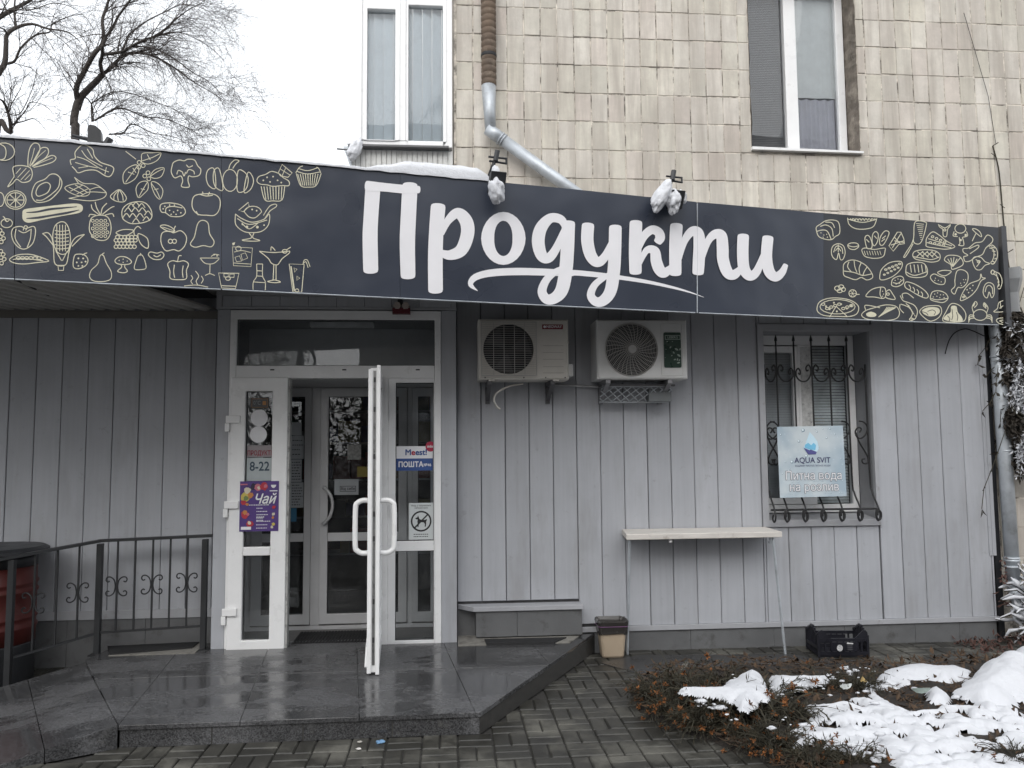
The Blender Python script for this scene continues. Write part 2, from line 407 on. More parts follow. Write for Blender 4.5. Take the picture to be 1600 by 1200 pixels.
# porch: granite slabs on a base, one side cut diagonally, with a ramp of slabs
def zt(x, y): return .128 + .028*(y+1.86)/1.86
porch = thing('entrance_porch', 'low dark wet granite porch in front of the shop door', 'porch', (0, -1, 0))
B().slab([(x*.995, y*.985-.015) for x, y in PLAT], 0, lambda x, y: zt(x, y)-.02).build('base', JOINT, porch)
cuts = [-3.2, -2.1, -1.42, -.74, -.06, .62, 1.4]
for k in range(len(cuts)-1):
    for y0, y1 in ((-2, -.92), (-.92, .1)):
        p = clip_poly(clip_poly(clip_poly(clip_poly(PLAT, 1, .12, cuts[k+1]), -1, -.12, -cuts[k]), 0, 1, y1-.0015), 0, -1, -y0)
        if len(p) < 3: continue
        cx = sum(a for a, _ in p)/len(p); cy = sum(a for _, a in p)/len(p)
        p = [(cx+(x-cx)*(1-.0035), cy+(y-cy)*(1-.0035)) for x, y in p]
        n = len(p); bb = B().slab([(x, y) for x, y in p], lambda x, y: zt(x, y)-.028, zt)
        bb.build('granite_slab', GRAN, porch, bevel=.003)
def risers(a, b, n, inset=.012):
    for k in range(n):
        t0, t1 = k/n+.002, (k+1)/n-.002
        P = [(a[0]+(b[0]-a[0])*t, a[1]+(b[1]-a[1])*t) for t in (t0, t1)]
        d = Vector((b[0]-a[0], b[1]-a[1])).normalized(); nx, ny = -d.y*inset, d.x*inset
        q = [(P[0][0]+nx, P[0][1]+ny), (P[1][0]+nx, P[1][1]+ny), (P[1][0]+nx*2.6, P[1][1]+ny*2.6), (P[0][0]+nx*2.6, P[0][1]+ny*2.6)]
        B().slab(q, 0, lambda x, y: zt(x, y)-.030).build('riser_slab', GRAN, porch)
risers(PLAT[0], PLAT[1], 4); risers(PLAT[1], PLAT[2], 4)
def zr(x, y):
    t = ((x-JB[0])*RD[0] + (y-JB[1])*RD[1]); return .128*(1-max(0, min(1, t/RL))) + .004
for k in range(2):
    t0, t1 = (0, .5, 1)[k], (0, .5, 1)[k+1]
    def L(t, e): return (JA[0]+(JB[0]-JA[0])*e+RD[0]*RL*t, JA[1]+(JB[1]-JA[1])*e+RD[1]*RL*t)
    for e0, e1 in ((0, .48), (.485, 1)):
        B().slab([L(t0+.006, e0), L(t1, e0), L(t1, e1), L(t0+.006, e1)], 0.0, zr).build('ramp_slab', GRAN, porch)
# the cast concrete strip along the wall with two sunken gratings
for (xa, xb), nm in (((-2.55, -1.92), 'left'), ((.08, 1.12), 'right')):
    B().slab([(xa, -.33), (xb-(.16 if xb > 1 else 0), -.33), (xb, -.02), (xa, -.02)], lambda x, y: zt(x, y), lambda x, y: zt(x, y)+.006).build('concrete_strip', CONC, porch)
for pts in ([(172, 1022), (300, 1012), (312, 1003), (168, 1010)], [(760, 1006), (865, 1004), (885, 996), (757, 999)]):
    q = [G(x, y, .165) for x, y in pts]; q = sorted(q, key=lambda p: math.atan2(p[1]-sum(a[1] for a in q)/4, p[0]-sum(a[0] for a in q)/4))
    B().slab(q, .15, .168).build('grating', RUB, porch)

# ================================================================== the apartment house: tiled wall above and right of the shop
WU = .08
apt = thing('apartment_building', 'beige tiled apartment house wall rising above the shop sign', 'building', (2.5, .1, 0))
UW = (2.737, 3.754, 4.335, 6.05)              # upper window opening
def wall_grid(xs, zs, hole, y):
    bb = B()
    for i in range(len(xs)-1):
        for j in range(len(zs)-1):
            if any(h[0] <= (xs[i]+xs[i+1])/2 <= h[1] and h[2] <= (zs[j]+zs[j+1])/2 <= h[3] for h in hole): continue
            bb.quad((xs[i], y, zs[j]), (xs[i+1], y, zs[j]), (xs[i+1], y, zs[j+1]), (xs[i], y, zs[j+1]))
    return bb
SW = (2.70, 3.725, 1.01, 2.72)                # shop window opening
DO = (-1.74, -.05, 0.0, 2.79)
bb = wall_grid([.06, UW[0], SW[0]-.02, SW[1]+.02, UW[1], 9.0] if False else sorted([.06, UW[0], UW[1], SW[0], SW[1], 9.0]), [0, SW[2], SW[3], UW[2], UW[3], 9.5], [UW, SW], WU+.0022)
bb.quad((.06, WU+.012, 3.3), (.06, 8, 3.3), (.06, 8, 9.5), (.06, WU+.012, 9.5)); bb.quad((9, WU+.012, 0), (9, 8, 0), (9, 8, 9.5), (9, WU+.012, 9.5))
bb.quad((.06, WU+.012, 9.5), (9, WU+.012, 9.5), (9, 8, 9.5), (.06, 8, 9.5)); bb.quad((.06, 8, 0), (9, 8, 0), (9, 8, 9.5), (.06, 8, 9.5))
bb.build('wall', MORTAR, apt)
TW, TH = .1502, .2586; tiles = []
for i in range(60):
    for j in range(-14, 21):
        x0, z0 = .079 + i*TW, 4.312 + j*TH; x1, z1 = x0+TW, z0+TH
        if x1 > 9 or z0 < .05: continue
        if z1 < 3.3 and x1 < 4.78: continue
        rects = [(x0, x1, z0, z1)]
        if z1 > UW[2] and z0 < UW[3] and x1 > UW[0] and x0 < UW[1]:
            rects = []
            if x0 < UW[0]-.03: rects.append((x0, UW[0], z0, z1))
            if x1 > UW[1]+.03: rects.append((UW[1], x1, z0, z1))
            if not rects and z0 < UW[2]-.01: rects.append((x0, x1, z0, UW[2]-.01))
        for r in rects:
            p = px_of(((r[0]+r[1])/2, WU, (r[2]+r[3])/2))
            seen = -10 < p[0] < 1612 and -25 < p[1] and (p[1] < 214+.093*p[0]+12 or p[0] > 1548) and p[1] < 905
            tiles.append((seen, p[1], r))
seen = [t for t in tiles if t[0]]; seen.sort(key=lambda t: -t[1] if t[1] < 0 else 0, reverse=False)
def tile_geo(r, k):
    g = .0044; d = RND.uniform(-.003, .003)
    return (r[0]+g*RND.uniform(.2, 1.9), r[1]-g*RND.uniform(.2, 1.5), WU-.003+d, WU+.016, r[2]+g*RND.uniform(.1, 1.9), r[3]-g*RND.uniform(.2, 1.8))
def tile_mesh(bb, a):
    bb.cbox(*a, .003); n = len(bb.v); ang = RND.gauss(0, .0045); cx, cz = (a[0]+a[1])/2, (a[4]+a[5])/2
    for k in range(n-12, n):
        x, y, z = bb.v[k]; bb.v[k] = (cx+(x-cx)-(z-cz)*ang, y+(z-cz)*.02*RND.uniform(-.2, .2), cz+(z-cz)+(x-cx)*ang)
for t in seen[:300]:
    bb = B(); tile_mesh(bb, tile_geo(t[2], 0)); bb.build('tile', TILE, apt)
bb = B()
for t in seen[300:] + [t for t in tiles if not t[0]]: tile_mesh(bb, tile_geo(t[2], 0))
bb.build('further_tiles', TILE, apt, kind='stuff')
# chipped rough reveals of the upper window
REV = M('raw_mortar', (.17, .145, .12), .95, var=.4, scale=12, bmp=1.0, bscale=25, dirt=((.34, .30, .25), 7, .5))
n = 26
for side in (0, 1):
    bb = B()
    for k in range(n):
        za, zb = UW[2]+(UW[3]-UW[2])*k/n, UW[2]+(UW[3]-UW[2])*(k+1)/n
        pr = []
        for z in (za, zb):
            rr = random.Random(int(z*1000)+side); row = []
            for y, j in ((WU-.004, .012), (WU+.10, .022), (WU+.25, .01)):
                row.append((UW[side]+(rr.uniform(0, j)-.003)*(1 if side == 0 else -1), y, z))
            pr.append(row)
        for q in range(2): bb.quad(pr[0][q], pr[0][q+1], pr[1][q+1], pr[1][q])
    bb.build('window_reveal', REV, apt)
uw = B().ring((UW[0]+.005, UW[1]-.012, UW[2]+.03, UW[3]), (UW[0]+.07, UW[1]-.085, UW[2]+.10, UW[3]-.06), WU+.20, WU+.27)
uw.box(UW[0]+.42, UW[0]+.535, WU+.185, WU+.26, UW[2]+.1005, UW[3]-.0605)
uw = uw.build('window', PVC, apt, bevel=.004); uw['label'] = 'white upper window with grey blind and net curtain'
B().quad((UW[0]+.06, WU+.235, UW[2]+.09), (UW[0]+.43, WU+.235, UW[2]+.09), (UW[0]+.43, WU+.235, UW[3]-.05), (UW[0]+.06, WU+.235, UW[3]-.05)).build('pane', GLASSW, uw)
B().quad((UW[0]+.52, WU+.232, UW[2]+.09), (UW[1]-.075, WU+.235, UW[2]+.09), (UW[1]-.075, WU+.235, UW[3]-.05), (UW[0]+.52, WU+.235, UW[3]-.05)).build('pane', GLASSB, uw)
B().prism([(UW[0]-.012, UW[2]+.002), (UW[1]+.006, UW[2]-.012), (UW[1]+.006, UW[2]+.006), (UW[0]-.012, UW[2]+.028)], WU-.045, WU+.26).build('sill', PVC, uw)
bl = M('grey_blind', (.19, .19, .195), .7, var=.06)
bb = B(); z = UW[2]-.02
while z < UW[3]: bb.quad((UW[0]+.065, WU+.262, z), (UW[0]+.425, WU+.262, z), (UW[0]+.425, WU+.268, z+.0165), (UW[0]+.065, WU+.268, z+.0165)); z += .017
bb.build('pleated_blind', bl, uw)
def drape(x0, x1, z0, z1, y, amp, per, mat, name, par):
    bb = B(); n = int((x1-x0)/.012); rr = random.Random(3); ph = 0
    xs = []
    for k in range(n+1): ph += .012/per*2*PI*rr.uniform(.6, 1.4); xs.append((x0+(x1-x0)*k/n, y+amp*math.sin(ph)))
    for k in range(n): bb.quad((xs[k][0], xs[k][1], z0), (xs[k+1][0], xs[k+1][1], z0), (xs[k+1][0], xs[k+1][1], z1), (xs[k][0], xs[k][1], z1))
    return bb.build(name, mat, par, smooth=True)
drape(UW[0]+.5, UW[1]-.05, UW[2]-.05, UW[2]+.62, WU+.275, .012, .09, M('lilac_curtain', (.44, .44, .49), .9, var=.1), 'curtain', uw)
drape(UW[0]+.5, UW[1]-.05, UW[2]+.63, UW[3], WU+.262, .004, .2, M('pale_blind', (.62, .64, .64), .9, var=.05), 'roller_blind', uw)
B().box(UW[0]-.3, UW[1]+.3, WU+.9, WU+.92, UW[2]-.3, UW[3]+.3).build('room_wall', M('dim_room', (.12, .12, .12), .9), uw)
# enclosed balcony at the corner
BX0, BX1, BY = -.845, .046, .02
bal = B().box(BX0, BX1, BY+.10, 1.3, 4.20, 4.26).box(BX0, BX0+.02, BY+.1, 1.3, 4.262, 7.2).box(BX0, BX1, 1.28, 1.3, 4.262, 7.2).build('balcony', PVC, apt)
bal['label'] = 'white glazed corner balcony with pale vertical blinds'
zz = 7.2
p0 = W(573, 220, BY); p1 = W(618, 16, BY); p2 = W(638, 228, BY); p3 = W(692, 10, BY)
fr = B().ring((BX0+.12, BX1, 4.285, 5.95), (W(565, 100, BY)[0]+.03, W(699, 100, BY)[0]-.01, 4.335, 5.90), BY, BY+.09)
fr.box((p1[0]+p2[0])/2-.045, (p1[0]+p2[0])/2+.035, BY-.004, BY+.08, 4.3355, 5.899)
fr.build('frame', PVC, bal, bevel=.004)
B().ring((p0[0]-.05, p1[0]+.04, 4.337, 5.70), (p0[0], p1[0], p0[1], p1[1]), BY-.014, BY+.06).build('sash', PVC, bal, bevel=.006)
B().ring((p2[0]-.02, p3[0]+.03, 4.337, 5.80), (p2[0], p3[0], p2[1], p3[1]), BY-.006, BY+.06).build('sash', PVC, bal, bevel=.006)
B().box(p0[0]-.05, p3[0]+.03, BY+.01, BY+.05, 5.805, 5.897).build('upper_panel', PVC, bal)
for a, c in ((p0, p1), (p2, p3)):
    B().quad((a[0]-.01, BY+.03, a[1]-.01), (c[0]+.01, BY+.03, a[1]-.01), (c[0]+.01, BY+.03, c[1]+.01), (a[0]-.01, BY+.03, c[1]+.01)).build('pane', GLASSB, bal)
vb = M('vertical_blind', (.60, .66, .70), .8, var=.03, ovar=.10)
x = p0[0]-.03; k = 0
while x < p3[0]+.02:
    B().quad((x, BY+.062, 4.24), (x+.080, BY+.088, 4.24), (x+.080, BY+.088, 5.9), (x, BY+.062, 5.9)).build('blind_strip', vb, bal); x += .084
B().box(BX0-.005, BX0+.118, BY-.03, BY+.08, 4.285, 5.95).build('corner_post', PVC, bal, bevel=.006)
RIB = M('white_ribbed_sheet', (.62, .62, .60), .5, var=.1, dirt=((.30, .29, .27), 7, .58), stretch=(8, 8, .6))
bb = B(); x = BX0+.02; per = .044
while x < BX1:
    bb.prism([(x, 3.3), (x+per-.006, 3.3), (x+per-.006, 4.262), (x, 4.262)], BY+.035, BY+.055); x += per
bb.box(BX0+.02, BX1, BY+.05, BY+.07, 3.3, 4.262).build('ribbed_apron', RIB, bal)
B().box(BX0+.1, BX1-.03, BY-.045, BY+.03, 4.266, 4.283).build('drip_sill', DARKM, bal)
B().tube([(BX0+.09, BY+.0, 4.24), (BX0-.09, BY-.02, 4.245)], .008, 5).build('bracket_rod', DARKM, bal)
B().add([(BX0-.045, BY+.02, 4.285), (BX0+.03, BY+.02, 4.285), (BX0+.03, BY+.02, 4.09), (BX0-.045, BY+.6, 4.285), (BX0+.03, BY+.6, 4.285), (BX0+.03, BY+.6, 4.09)],
        [(0,1,2),(5,4,3),(0,2,5,3),(0,3,4,1)]).build('corner_flashing', GALV, bal)

# ================================================================== the shop front
shop = thing('shop_building', 'grey plank clad single storey shop front under the sign', 'shop', (1, 0, 0))
zb_right, zb_left = .20, .40
PW = .2025
def plank(x0, x1, z0, z1, y=0.0):
    if x1-x0 < .012 or z1-z0 < .01: return
    B().cbox(x0+.0026+RND.uniform(-.0008, .0008), x1-.0026, y-.002+RND.uniform(-.0015, .0015), y+.022, z0, z1, .0045).build('cladding_panel', CLAD, shop)
x = -3.517 - PW*4
while x < -1.86:
    plank(x, min(x+PW, -1.835), zb_left, 2.95); x += PW
x = .281 - PW
while x < 4.757:
    a, c = max(x, .07), min(x+PW, 4.757)
    base = .43 if c <= 1.10 else (.225 if c < 1.5 else zb_right)
    T = (2.688, 3.735)
    if c <= T[0] or a >= T[1]: plank(a, c, base, 2.95)
    else:
        if a < T[0]: plank(a, T[0], base, 2.95); a = T[0]
        if c > T[1]: plank(T[1], c, base, 2.95); c = T[1]
        plank(a, c, base, .995); plank(a, c, 2.752, 2.95)
    x += PW
bb = wall_grid([-6.5, DO[0], DO[1], SW[0], SW[1], 4.75], [-.02, DO[3], 2.9, 3.3] if False else [-.02, SW[2], SW[3], DO[3], 3.3], [DO, SW], .0225)
bb.build('backing_wall', DARKM, shop)
B().box(-6.5, .05, 6.0, 6.1, 0, 3.35).box(-6.5, -6.4, .05, 6.0, 0, 3.35).build('rear_wall', CLAD, shop)
# trims
TRIM = M('trim_grey', (.36, .365, .385), .42, var=.08, dirt=((.22, .21, .2), 8, .62))
B().box(1.10, 4.76, -.028, -.003, .163, .203).build('bottom_trim', TRIM, shop, bevel=.002)
B().box(-4.3, -1.84, -.022, -.003, .362, .43).build('bottom_trim', TRIM, shop, bevel=.002)
B().box(-4.3, -1.86, -.03, -.003, 2.775, 2.835).build('top_trim', M('trim_brown', (.17, .16, .145), .5), shop)
B().box(4.742, 4.775, -.012, .05, .72, 2.95).build('corner_trim', CLAD, shop)
B().box(4.7755, 4.83, .012, .075, .0, 2.95).build('corner_shade_strip', BLK, shop)  # black strip standing in for the shadow gap between corner and pipe
B().box(4.712, 4.7405, -.010, -.0025, .72, 2.95).build('corner_trim', CLAD, shop)
# plinths made of facing slabs
def slabs(xs, z0, z1, y0, y1, name='plinth_slab'):
    for k in range(len(xs)-1): B().cbox(xs[k]+.001, xs[k+1]-.001, y0, y1, z0, z1, .002).build(name, PLIN, shop)
slabs([1.1, 1.46, 2.03, 2.75, 3.37, 4.0, 4.4, 4.74], -.01, .162, -.012, .02)
slabs([-4.3, -3.6, -3.0, -2.4, -1.86], -.01, .361, -.012, .02)
slabs([.225, .56, 1.092], .17, .375, -.135, -.02)
B().box(.08, .224, -.02, .02, .15, .375).build('plinth_slab', PLIN, shop)
B().slab([(.085, -.022), (.205, -.155), (1.10, -.155), (1.10, -.0025), (.085, -.0025)], .376, .412).build('plinth_cap', TRIM, shop, bevel=.003)
# entrance pilasters and header planks
V = -.20
B().cbox(-1.838, -1.737, V-.004, .02, .13, 2.82, .003).build('pilaster', CLAD, shop)
B().cbox(-.051, .072, V-.004, .02, .13, 2.82, .003).build('pilaster', CLAD, shop)
for k, x in enumerate([-1.80, -1.57, -1.345, -1.12, -.895, -.67, -.45, -.23]):
    x1 = [-1.57, -1.345, -1.12, -.895, -.67, -.45, -.23, .03][k]
    B().cbox(x+.0015, x1-.0015, V-.02, V+.03, 2.841, 2.93, .003).build('header_panel', CLAD, shop)
for z0, z1 in ((2.822, 2.84), (2.931, 2.965)):
    B().box(-1.845, .075, V-.026, V+.04, z0, z1).build('header_trim', TRIM, shop)
for x0 in (-1.843, .031): B().box(x0, x0+.042, V-.024, V+.03, 2.8405, 2.9305).build('header_trim', TRIM, shop)
B().box(-1.838, .072, V+.035, .02, 2.841, 3.05).build('header_box', DARKM, shop)
# canopy: roof deck, ribbed soffit over the left bay, plain soffit right of the door
def sgy(x): return SG0 + SGS*x
DECK = M('deck_steel', (.16, .155, .15), .55, metal=.2, var=.15, scale=4)
SOF = M('soffit_sheet', (.42, .41, .39), .55, var=.12, scale=5)
B().slab([(-6.5, sgy(-6.5)+.06), (4.8, sgy(4.8)+.05), (4.8, .05), (.055, .05), (.055, 6.1), (-6.5, 6.1)], 3.36, 3.42).build('canopy_roof', DECK, shop)
bb = B(); x = -4.6; per = .118
while x < -1.95:
    prof = [(x, 0), (x+.045, 0), (x+.06, .022), (x+.103, .022), (x+per, 0)]
    for (xa, da), (xc, dc) in zip(prof[:-1], prof[1:]):
        bb.quad((xa, sgy(xa)+.07, 2.69+da), (xc, sgy(xc)+.07, 2.69+dc), (xc, -.03, 2.837+dc), (xa, -.03, 2.837+da))
    x += per
bb.build('ribbed_soffit', SOF, shop)
B().slab([(-1.93, sgy(-1.93)+.07), (4.75, sgy(4.75)+.06), (4.75, -.004), (-1.93, -.004)], 2.972, 2.99).build('soffit', SOF, shop)
B().tube([S(24, 437, -.05), W3(110, 478, -.1)], .006, 5).build('seam_rod', RUB, shop)
# ================================================================== the big sign
sign = thing('shop_sign', 'long dark slate fascia sign lettered Продукти with gold food drawings', 'sign', (.5, SG0, 2.6))
tops = [(-75, 208), (0, 214), (100, 222), (340, 243.3), (560, 264), (885, 294.5), (1088, 315.5), (1300, 334), (1568, 356)]
bots = [(-75, 431), (0, 434.7), (1087, 488), (1150, 491.5), (1568, 507.5)]
def lerp(tab, x):
    for (a, b_), (c, d) in zip(tab[:-1], tab[1:]):
        if x <= c: return b_ + (d-b_)*(x-a)/(c-a)
    return tab[-1][1]
def sign_panel(xa, xb, mat, off):
    n = max(2, int((xb-xa)/60)); bb = B(); R1 = random.Random(int(xa)+500)
    for k in range(n+1):
        x = xa+(xb-xa)*k/n
        for j in range(5):
            y = lerp(tops, x)+(lerp(bots, x)-lerp(tops, x))*j/4
            e = 0 if j in (0, 4) or k in (0, n) else R1.uniform(-.0008, .0008)
            bb.v.append(tuple(S(x, y, off+e)))
        for j in range(5): bb.v.append(tuple(Vector(bb.v[k*10+j]) - SGN*.035))
    for k in range(n):
        for j in range(4):
            a = k*10+j; bb.f.append((a, a+1, a+11, a+10)); bb.f.append((a+5, a+15, a+16, a+6))
        a = k*10; bb.f.append((a, a+10, a+15, a+5)); bb.f.append((a+4, a+9, a+19, a+14))
    for a in (0, n*10):
        for j in range(4): bb.f.append((a+j, a+j+5, a+j+6, a+j+1))
    return bb.build('sign_panel', mat, sign)
sign_panel(-75, 22, SIGN, -.004); sign_panel(23, 346, SIGN, .0); sign_panel(346.6, 625, SIGN, .0); sign_panel(625.4, 1088.5, SIGN, .0); sign_panel(1090.5, 1287, SIGN, .0); sign_panel(1287.3, 1560, SIGNR, .0)
pa, pb = S(-76, 208), S(-76, 431.5)
for xa, xb in ((-4.4, pa.x-.004),):  # unseen extension of the sign, added to keep light off the left wall
    bb = B(); bb.add([(x, sgy(x)+o_, z) for o_ in (.0, .035) for x, z in ((xa, pb.z), (xb, pb.z), (xb, pa.z), (xa, pa.z))], [(0,1,2,3),(7,6,5,4),(0,4,5,1),(1,5,6,2),(2,6,7,3),(3,7,4,0)]); bb.build('sign_panel', SIGN, sign)
# aluminium edges, end box, back frame
bb = B(); bb.tube([S(-75, 431.8, .003), S(22, 436.6, .003)], .0055, 4); bb.build('edge_strip', GALV, sign)
for xa, xb in ((24, 345), (347, 1086), (1092, 1560)):
    B().tube([S(xa, lerp(bots, xa)+.8, .004), S((xa+xb)/2, lerp(bots, (xa+xb)/2)+.8, .004), S(xb, lerp(bots, xb)+.8, .004)], .0048, 4).build('edge_strip', GALV, sign)
B().tube([S(1089.5, 318, .004), S(1089.5, 489, .004)], .004, 4).build('joint_strip', GALV, sign)
a, c = S(1561, 356, -.02), S(1570, 356.5, .006); z0 = S(1561, 508).z; z1 = S(1561, 355).z
B().box(a.x, a.x+.045, a.y-.03, -.03, z0-.01, z1+.01).build('end_return', M('end_sheet', (.07, .073, .08), .4), sign)
bb = B()
for dz in (-.30, .30):
    pa, pb = S(-70, 320, -.06), S(1555, 430, -.06)
    bb.tube([(pa.x, pa.y, 3.12+dz), (pb.x, pb.y, 3.12+dz)], .02, 4)
bb.build('back_frame', DARKM, sign)

# ---- strokes drawn on the sheet: 2-D paths in a picture frame (sx, sy, offset) laid onto the sign plane
class Pen:
    def __init__(s, k, ox, oy, off, inc=.00012): s.k, s.ox, s.oy, s.off, s.n, s.inc = k, ox, oy, off, 0, inc; s.b = B()
    def pt(s, p, o): return S(s.ox+p[0]/s.k, s.oy+p[1]/s.k, o)
    def stroke(s, pts, w, closed=False, sub=5, smooth=True, cap=True):
        hw = w if hasattr(w, '__len__') else [w]*len(pts)
        q = [(p[0], p[1], h) for p, h in zip(pts, hw)]
        if smooth and len(q) > 2: q = smooth_path(q, sub, closed)
        elif closed: q = q + [q[0]]
        o = s.off + s.n*s.inc; s.n += 1; L = []; Rr = []; m = len(q)
        for i in range(m):
            a = q[max(i-1, 0)] if not (closed and i == 0) else q[m-2]; c = q[min(i+1, m-1)] if not (closed and i == m-1) else q[1]
            dx, dy = c[0]-a[0], c[1]-a[1]; l = math.hypot(dx, dy) or 1; nx, ny = -dy/l*q[i][2]/2, dx/l*q[i][2]/2
            L.append((q[i][0]+nx, q[i][1]+ny)); Rr.append((q[i][0]-nx, q[i][1]-ny))
        base = len(s.b.v)
        for i_, (l_, r_) in enumerate(zip(L, Rr)): s.b.v += [tuple(s.pt(l_, o+s.inc*.8*i_/m)), tuple(s.pt(r_, o+s.inc*.8*i_/m))]
        for i in range(m-1): s.b.f.append((base+2*i, base+2*i+2, base+2*i+3, base+2*i+1))
        if cap and not closed and max(hw) > 12:
            for i, sg in ((0, -1), (m-1, 1)):
                a = q[1] if i == 0 else q[m-2]; dx, dy = (q[i][0]-a[0]), (q[i][1]-a[1]); l = math.hypot(dx, dy) or 1
                an = math.atan2(dy, dx); r = q[i][2]/2; sq = .55
                pts2 = []
                for t in range(9):
                    th = -PI/2+PI*t/8; u = r*sq*math.cos(th)**.6 if math.cos(th) > 1e-6 else 0; v = r*math.sin(th)
                    pts2.append((q[i][0]+math.cos(an)*u-math.sin(an)*v, q[i][1]+math.sin(an)*u+math.cos(an)*v))
                bs = len(s.b.v); s.b.v += [tuple(s.pt(p, o+s.inc*.8*(i/m)+s.inc*.1)) for p in pts2]; s.b.f.append(tuple(range(bs, bs+9)))
        return s
    def ell(s, cx, cy, rx, ry, w, rot=0, a0=0, a1=360, n=18):
        pts = []
        for i in range(n if a1-a0 >= 360 else n+1):
            t = math.radians(a0+(a1-a0)*i/n); x, y = rx*math.cos(t), ry*math.sin(t); r = math.radians(rot)
            pts.append((cx+x*math.cos(r)-y*math.sin(r), cy+x*math.sin(r)+y*math.cos(r)))
        return s.stroke(pts, w, a1-a0 >= 360, smooth=False, cap=False)
    def fill(s, pts, smooth=True):
        q = smooth_path(pts, 4, True)[:-1] if smooth else pts
        o = s.off + s.n*s.inc; s.n += 1; bs = len(s.b.v); s.b.v += [tuple(s.pt(p, o)) for p in q]; s.b.f.append(tuple(range(bs, bs+len(q)))); return s
    def done(s, name, mat, par=None): return s.b.build(name, mat, par or sign)
A3 = (4.0, 540, 240); A4 = (4.4444, 900, 280)
def letter(fr, strokes, base):
    pen = Pen(*fr, base-.0035, .0006)
    for pts, w in strokes: pen.stroke(pts, w, sub=8)
    pen.done('letter', LET)
letter(A3, [([(170,222),(158,400),(153,520),(157,725)], [94,92,94,94]), ([(402,205),(392,400),(386,560),(390,760)], [96,96,96,92]),
            ([(137,202),(240,210),(360,222),(455,225)], [64,54,54,46])], .006)
letter(A3, [([(578,335),(567,480),(561,640),(562,850)], [92,90,92,92]), ([(602,500),(640,420),(700,372),(752,420),(762,500),(725,600),(655,634),(598,622)], [30,48,66,82,84,78,62,44])], .0065)
pen = Pen(*A3, .0028); pts = []; ws = []
for i in range(28):
    t = 2*PI*i/28; pts.append((986+98*math.cos(t), 530+138*math.sin(t))); ws.append(82-27*abs(math.sin(t))**1.5)
pen.stroke(pts, ws, closed=True, smooth=False); pen.done('letter', LET)
letter(A3, [([(1375,460),(1345,412),(1280,404),(1222,465),(1204,550),(1225,635),(1268,652),(1315,595),(1372,470)], [40,54,60,76,80,72,62,52,40]),
            ([(1393,440),(1386,600),(1376,730),(1352,850),(1305,903),(1255,908),(1228,860),(1255,790),(1310,740),(1370,712)], [82,84,84,82,70,62,56,48,40,30])], .0075)
letter(A4, [([(83,325),(79,430),(103,530),(150,576),(203,535),(258,420)], [86,86,82,70,58,40]),
            ([(273,340),(270,500),(262,640),(240,775),(190,842),(138,850),(103,805),(130,735),(195,682),(258,650)], [88,88,88,84,74,64,56,48,40,28])], .008)
letter(A4, [([(416,308),(411,480),(413,640)], [88,88,86]), ([(432,500),(470,400),(525,352),(572,368),(584,405),(570,432)], [30,54,60,64,68,58]),
            ([(440,590),(490,495),(545,500),(558,570),(580,628),(615,650),(672,605)], [30,46,68,78,78,66,40])], .0085)
letter(A4, [([(697,328),(690,480),(690,650)], [88,86,84]), ([(705,590),(748,440),(800,366),(846,372),(858,450),(853,560),(848,645)], [36,48,62,74,84,84,80]),
            ([(872,560),(915,435),(962,384),(1008,392),(1018,470),(1022,560),(1052,645),(1098,662),(1150,615)], [36,48,62,76,82,82,78,68,40])], .0095)
letter(A4, [([(1161,400),(1158,520),(1168,622),(1207,670),(1255,640),(1305,520)], [80,80,78,70,58,40]), ([(1332,412),(1323,540),(1342,640),(1386,678),(1430,648),(1455,598)], [78,78,76,66,52,36])], .0108)
pen = Pen(1, 0, 0, .0018); un = []
for x, y, w in [(825,858,3),(782,820,30),(800,780,40),(860,755,44),(960,741,46),(1100,737,46),(1250,741,44),(1400,747,40)]: un.append((540+x/4, 240+y/4, w/4))
for x, y, w in [(0,650,38),(150,664,36),(300,682,30),(500,714,24),(680,754,17),(800,788,9),(888,820,2)]: un.append((900+x/4.4444, 280+y/4.4444, w/4.4444))
pen.stroke([(x, y) for x, y, w in un], [w for x, y, w in un], cap=False); pen.done('underline_swash', LET)

# ---- the drawings; frame 1 = left end, 2 = left of the name, 5 = right end
FR = {1: (4.0, 0, 200), 2: (4.2857, 240, 220), 5: (4.4444, 1240, 320)}
LW = 5.6
def D(fr, name, *cmds):
    pen = Pen(*FR[fr], .0016); w = LW
    for c in cmds:
        k = c[0]
        if k == 'w': w = c[1]
        elif k == 'e': pen.ell(c[1], c[2], c[3], c[4], w, *(c[5:] or ()))
        elif k in 'slcp':
            v = c[1]; pts = list(zip(v[0::2], v[1::2])); pen.stroke(pts, w, closed=k in 'cp', smooth=k in 'sc', cap=False)
        elif k == 'f': v = c[1]; pen.fill(list(zip(v[0::2], v[1::2])))
        elif k == 'd':
            v = c[2]
            for x, y in zip(v[0::2], v[1::2]): pen.fill([(x+c[1]*math.cos(t*PI/3), y+c[1]*math.sin(t*PI/3)) for t in range(6)], False)
    pen.done('printed_'+name, GOLD)
def arc_rows(cx, cy, rx, ry, n): return None
D(1,'onion',('e',25,148,66,55),('s',(0,100,30,120,38,155,28,190,0,200)))
D(1,'beet',('c',(80,250,105,236,150,236,190,250,202,290,185,330,140,340,105,320,80,345,48,368,78,320,88,300)),('s',(175,240,175,190,185,130,210,96,240,100,250,130,235,170,205,215,188,240)),('s',(200,225,235,160,260,125,295,125,303,155,280,190,235,215,200,240)),('s',(205,240,260,205,320,172,350,185,330,212,260,235,210,246)),
  ('w',4),('s',(185,235,205,170,215,125)),('s',(200,230,240,180,285,140)),('s',(210,238,270,210,330,187)),('l',(100,285,130,250)),('l',(110,310,165,250)),('l',(130,325,185,265)),('l',(155,325,190,290)))
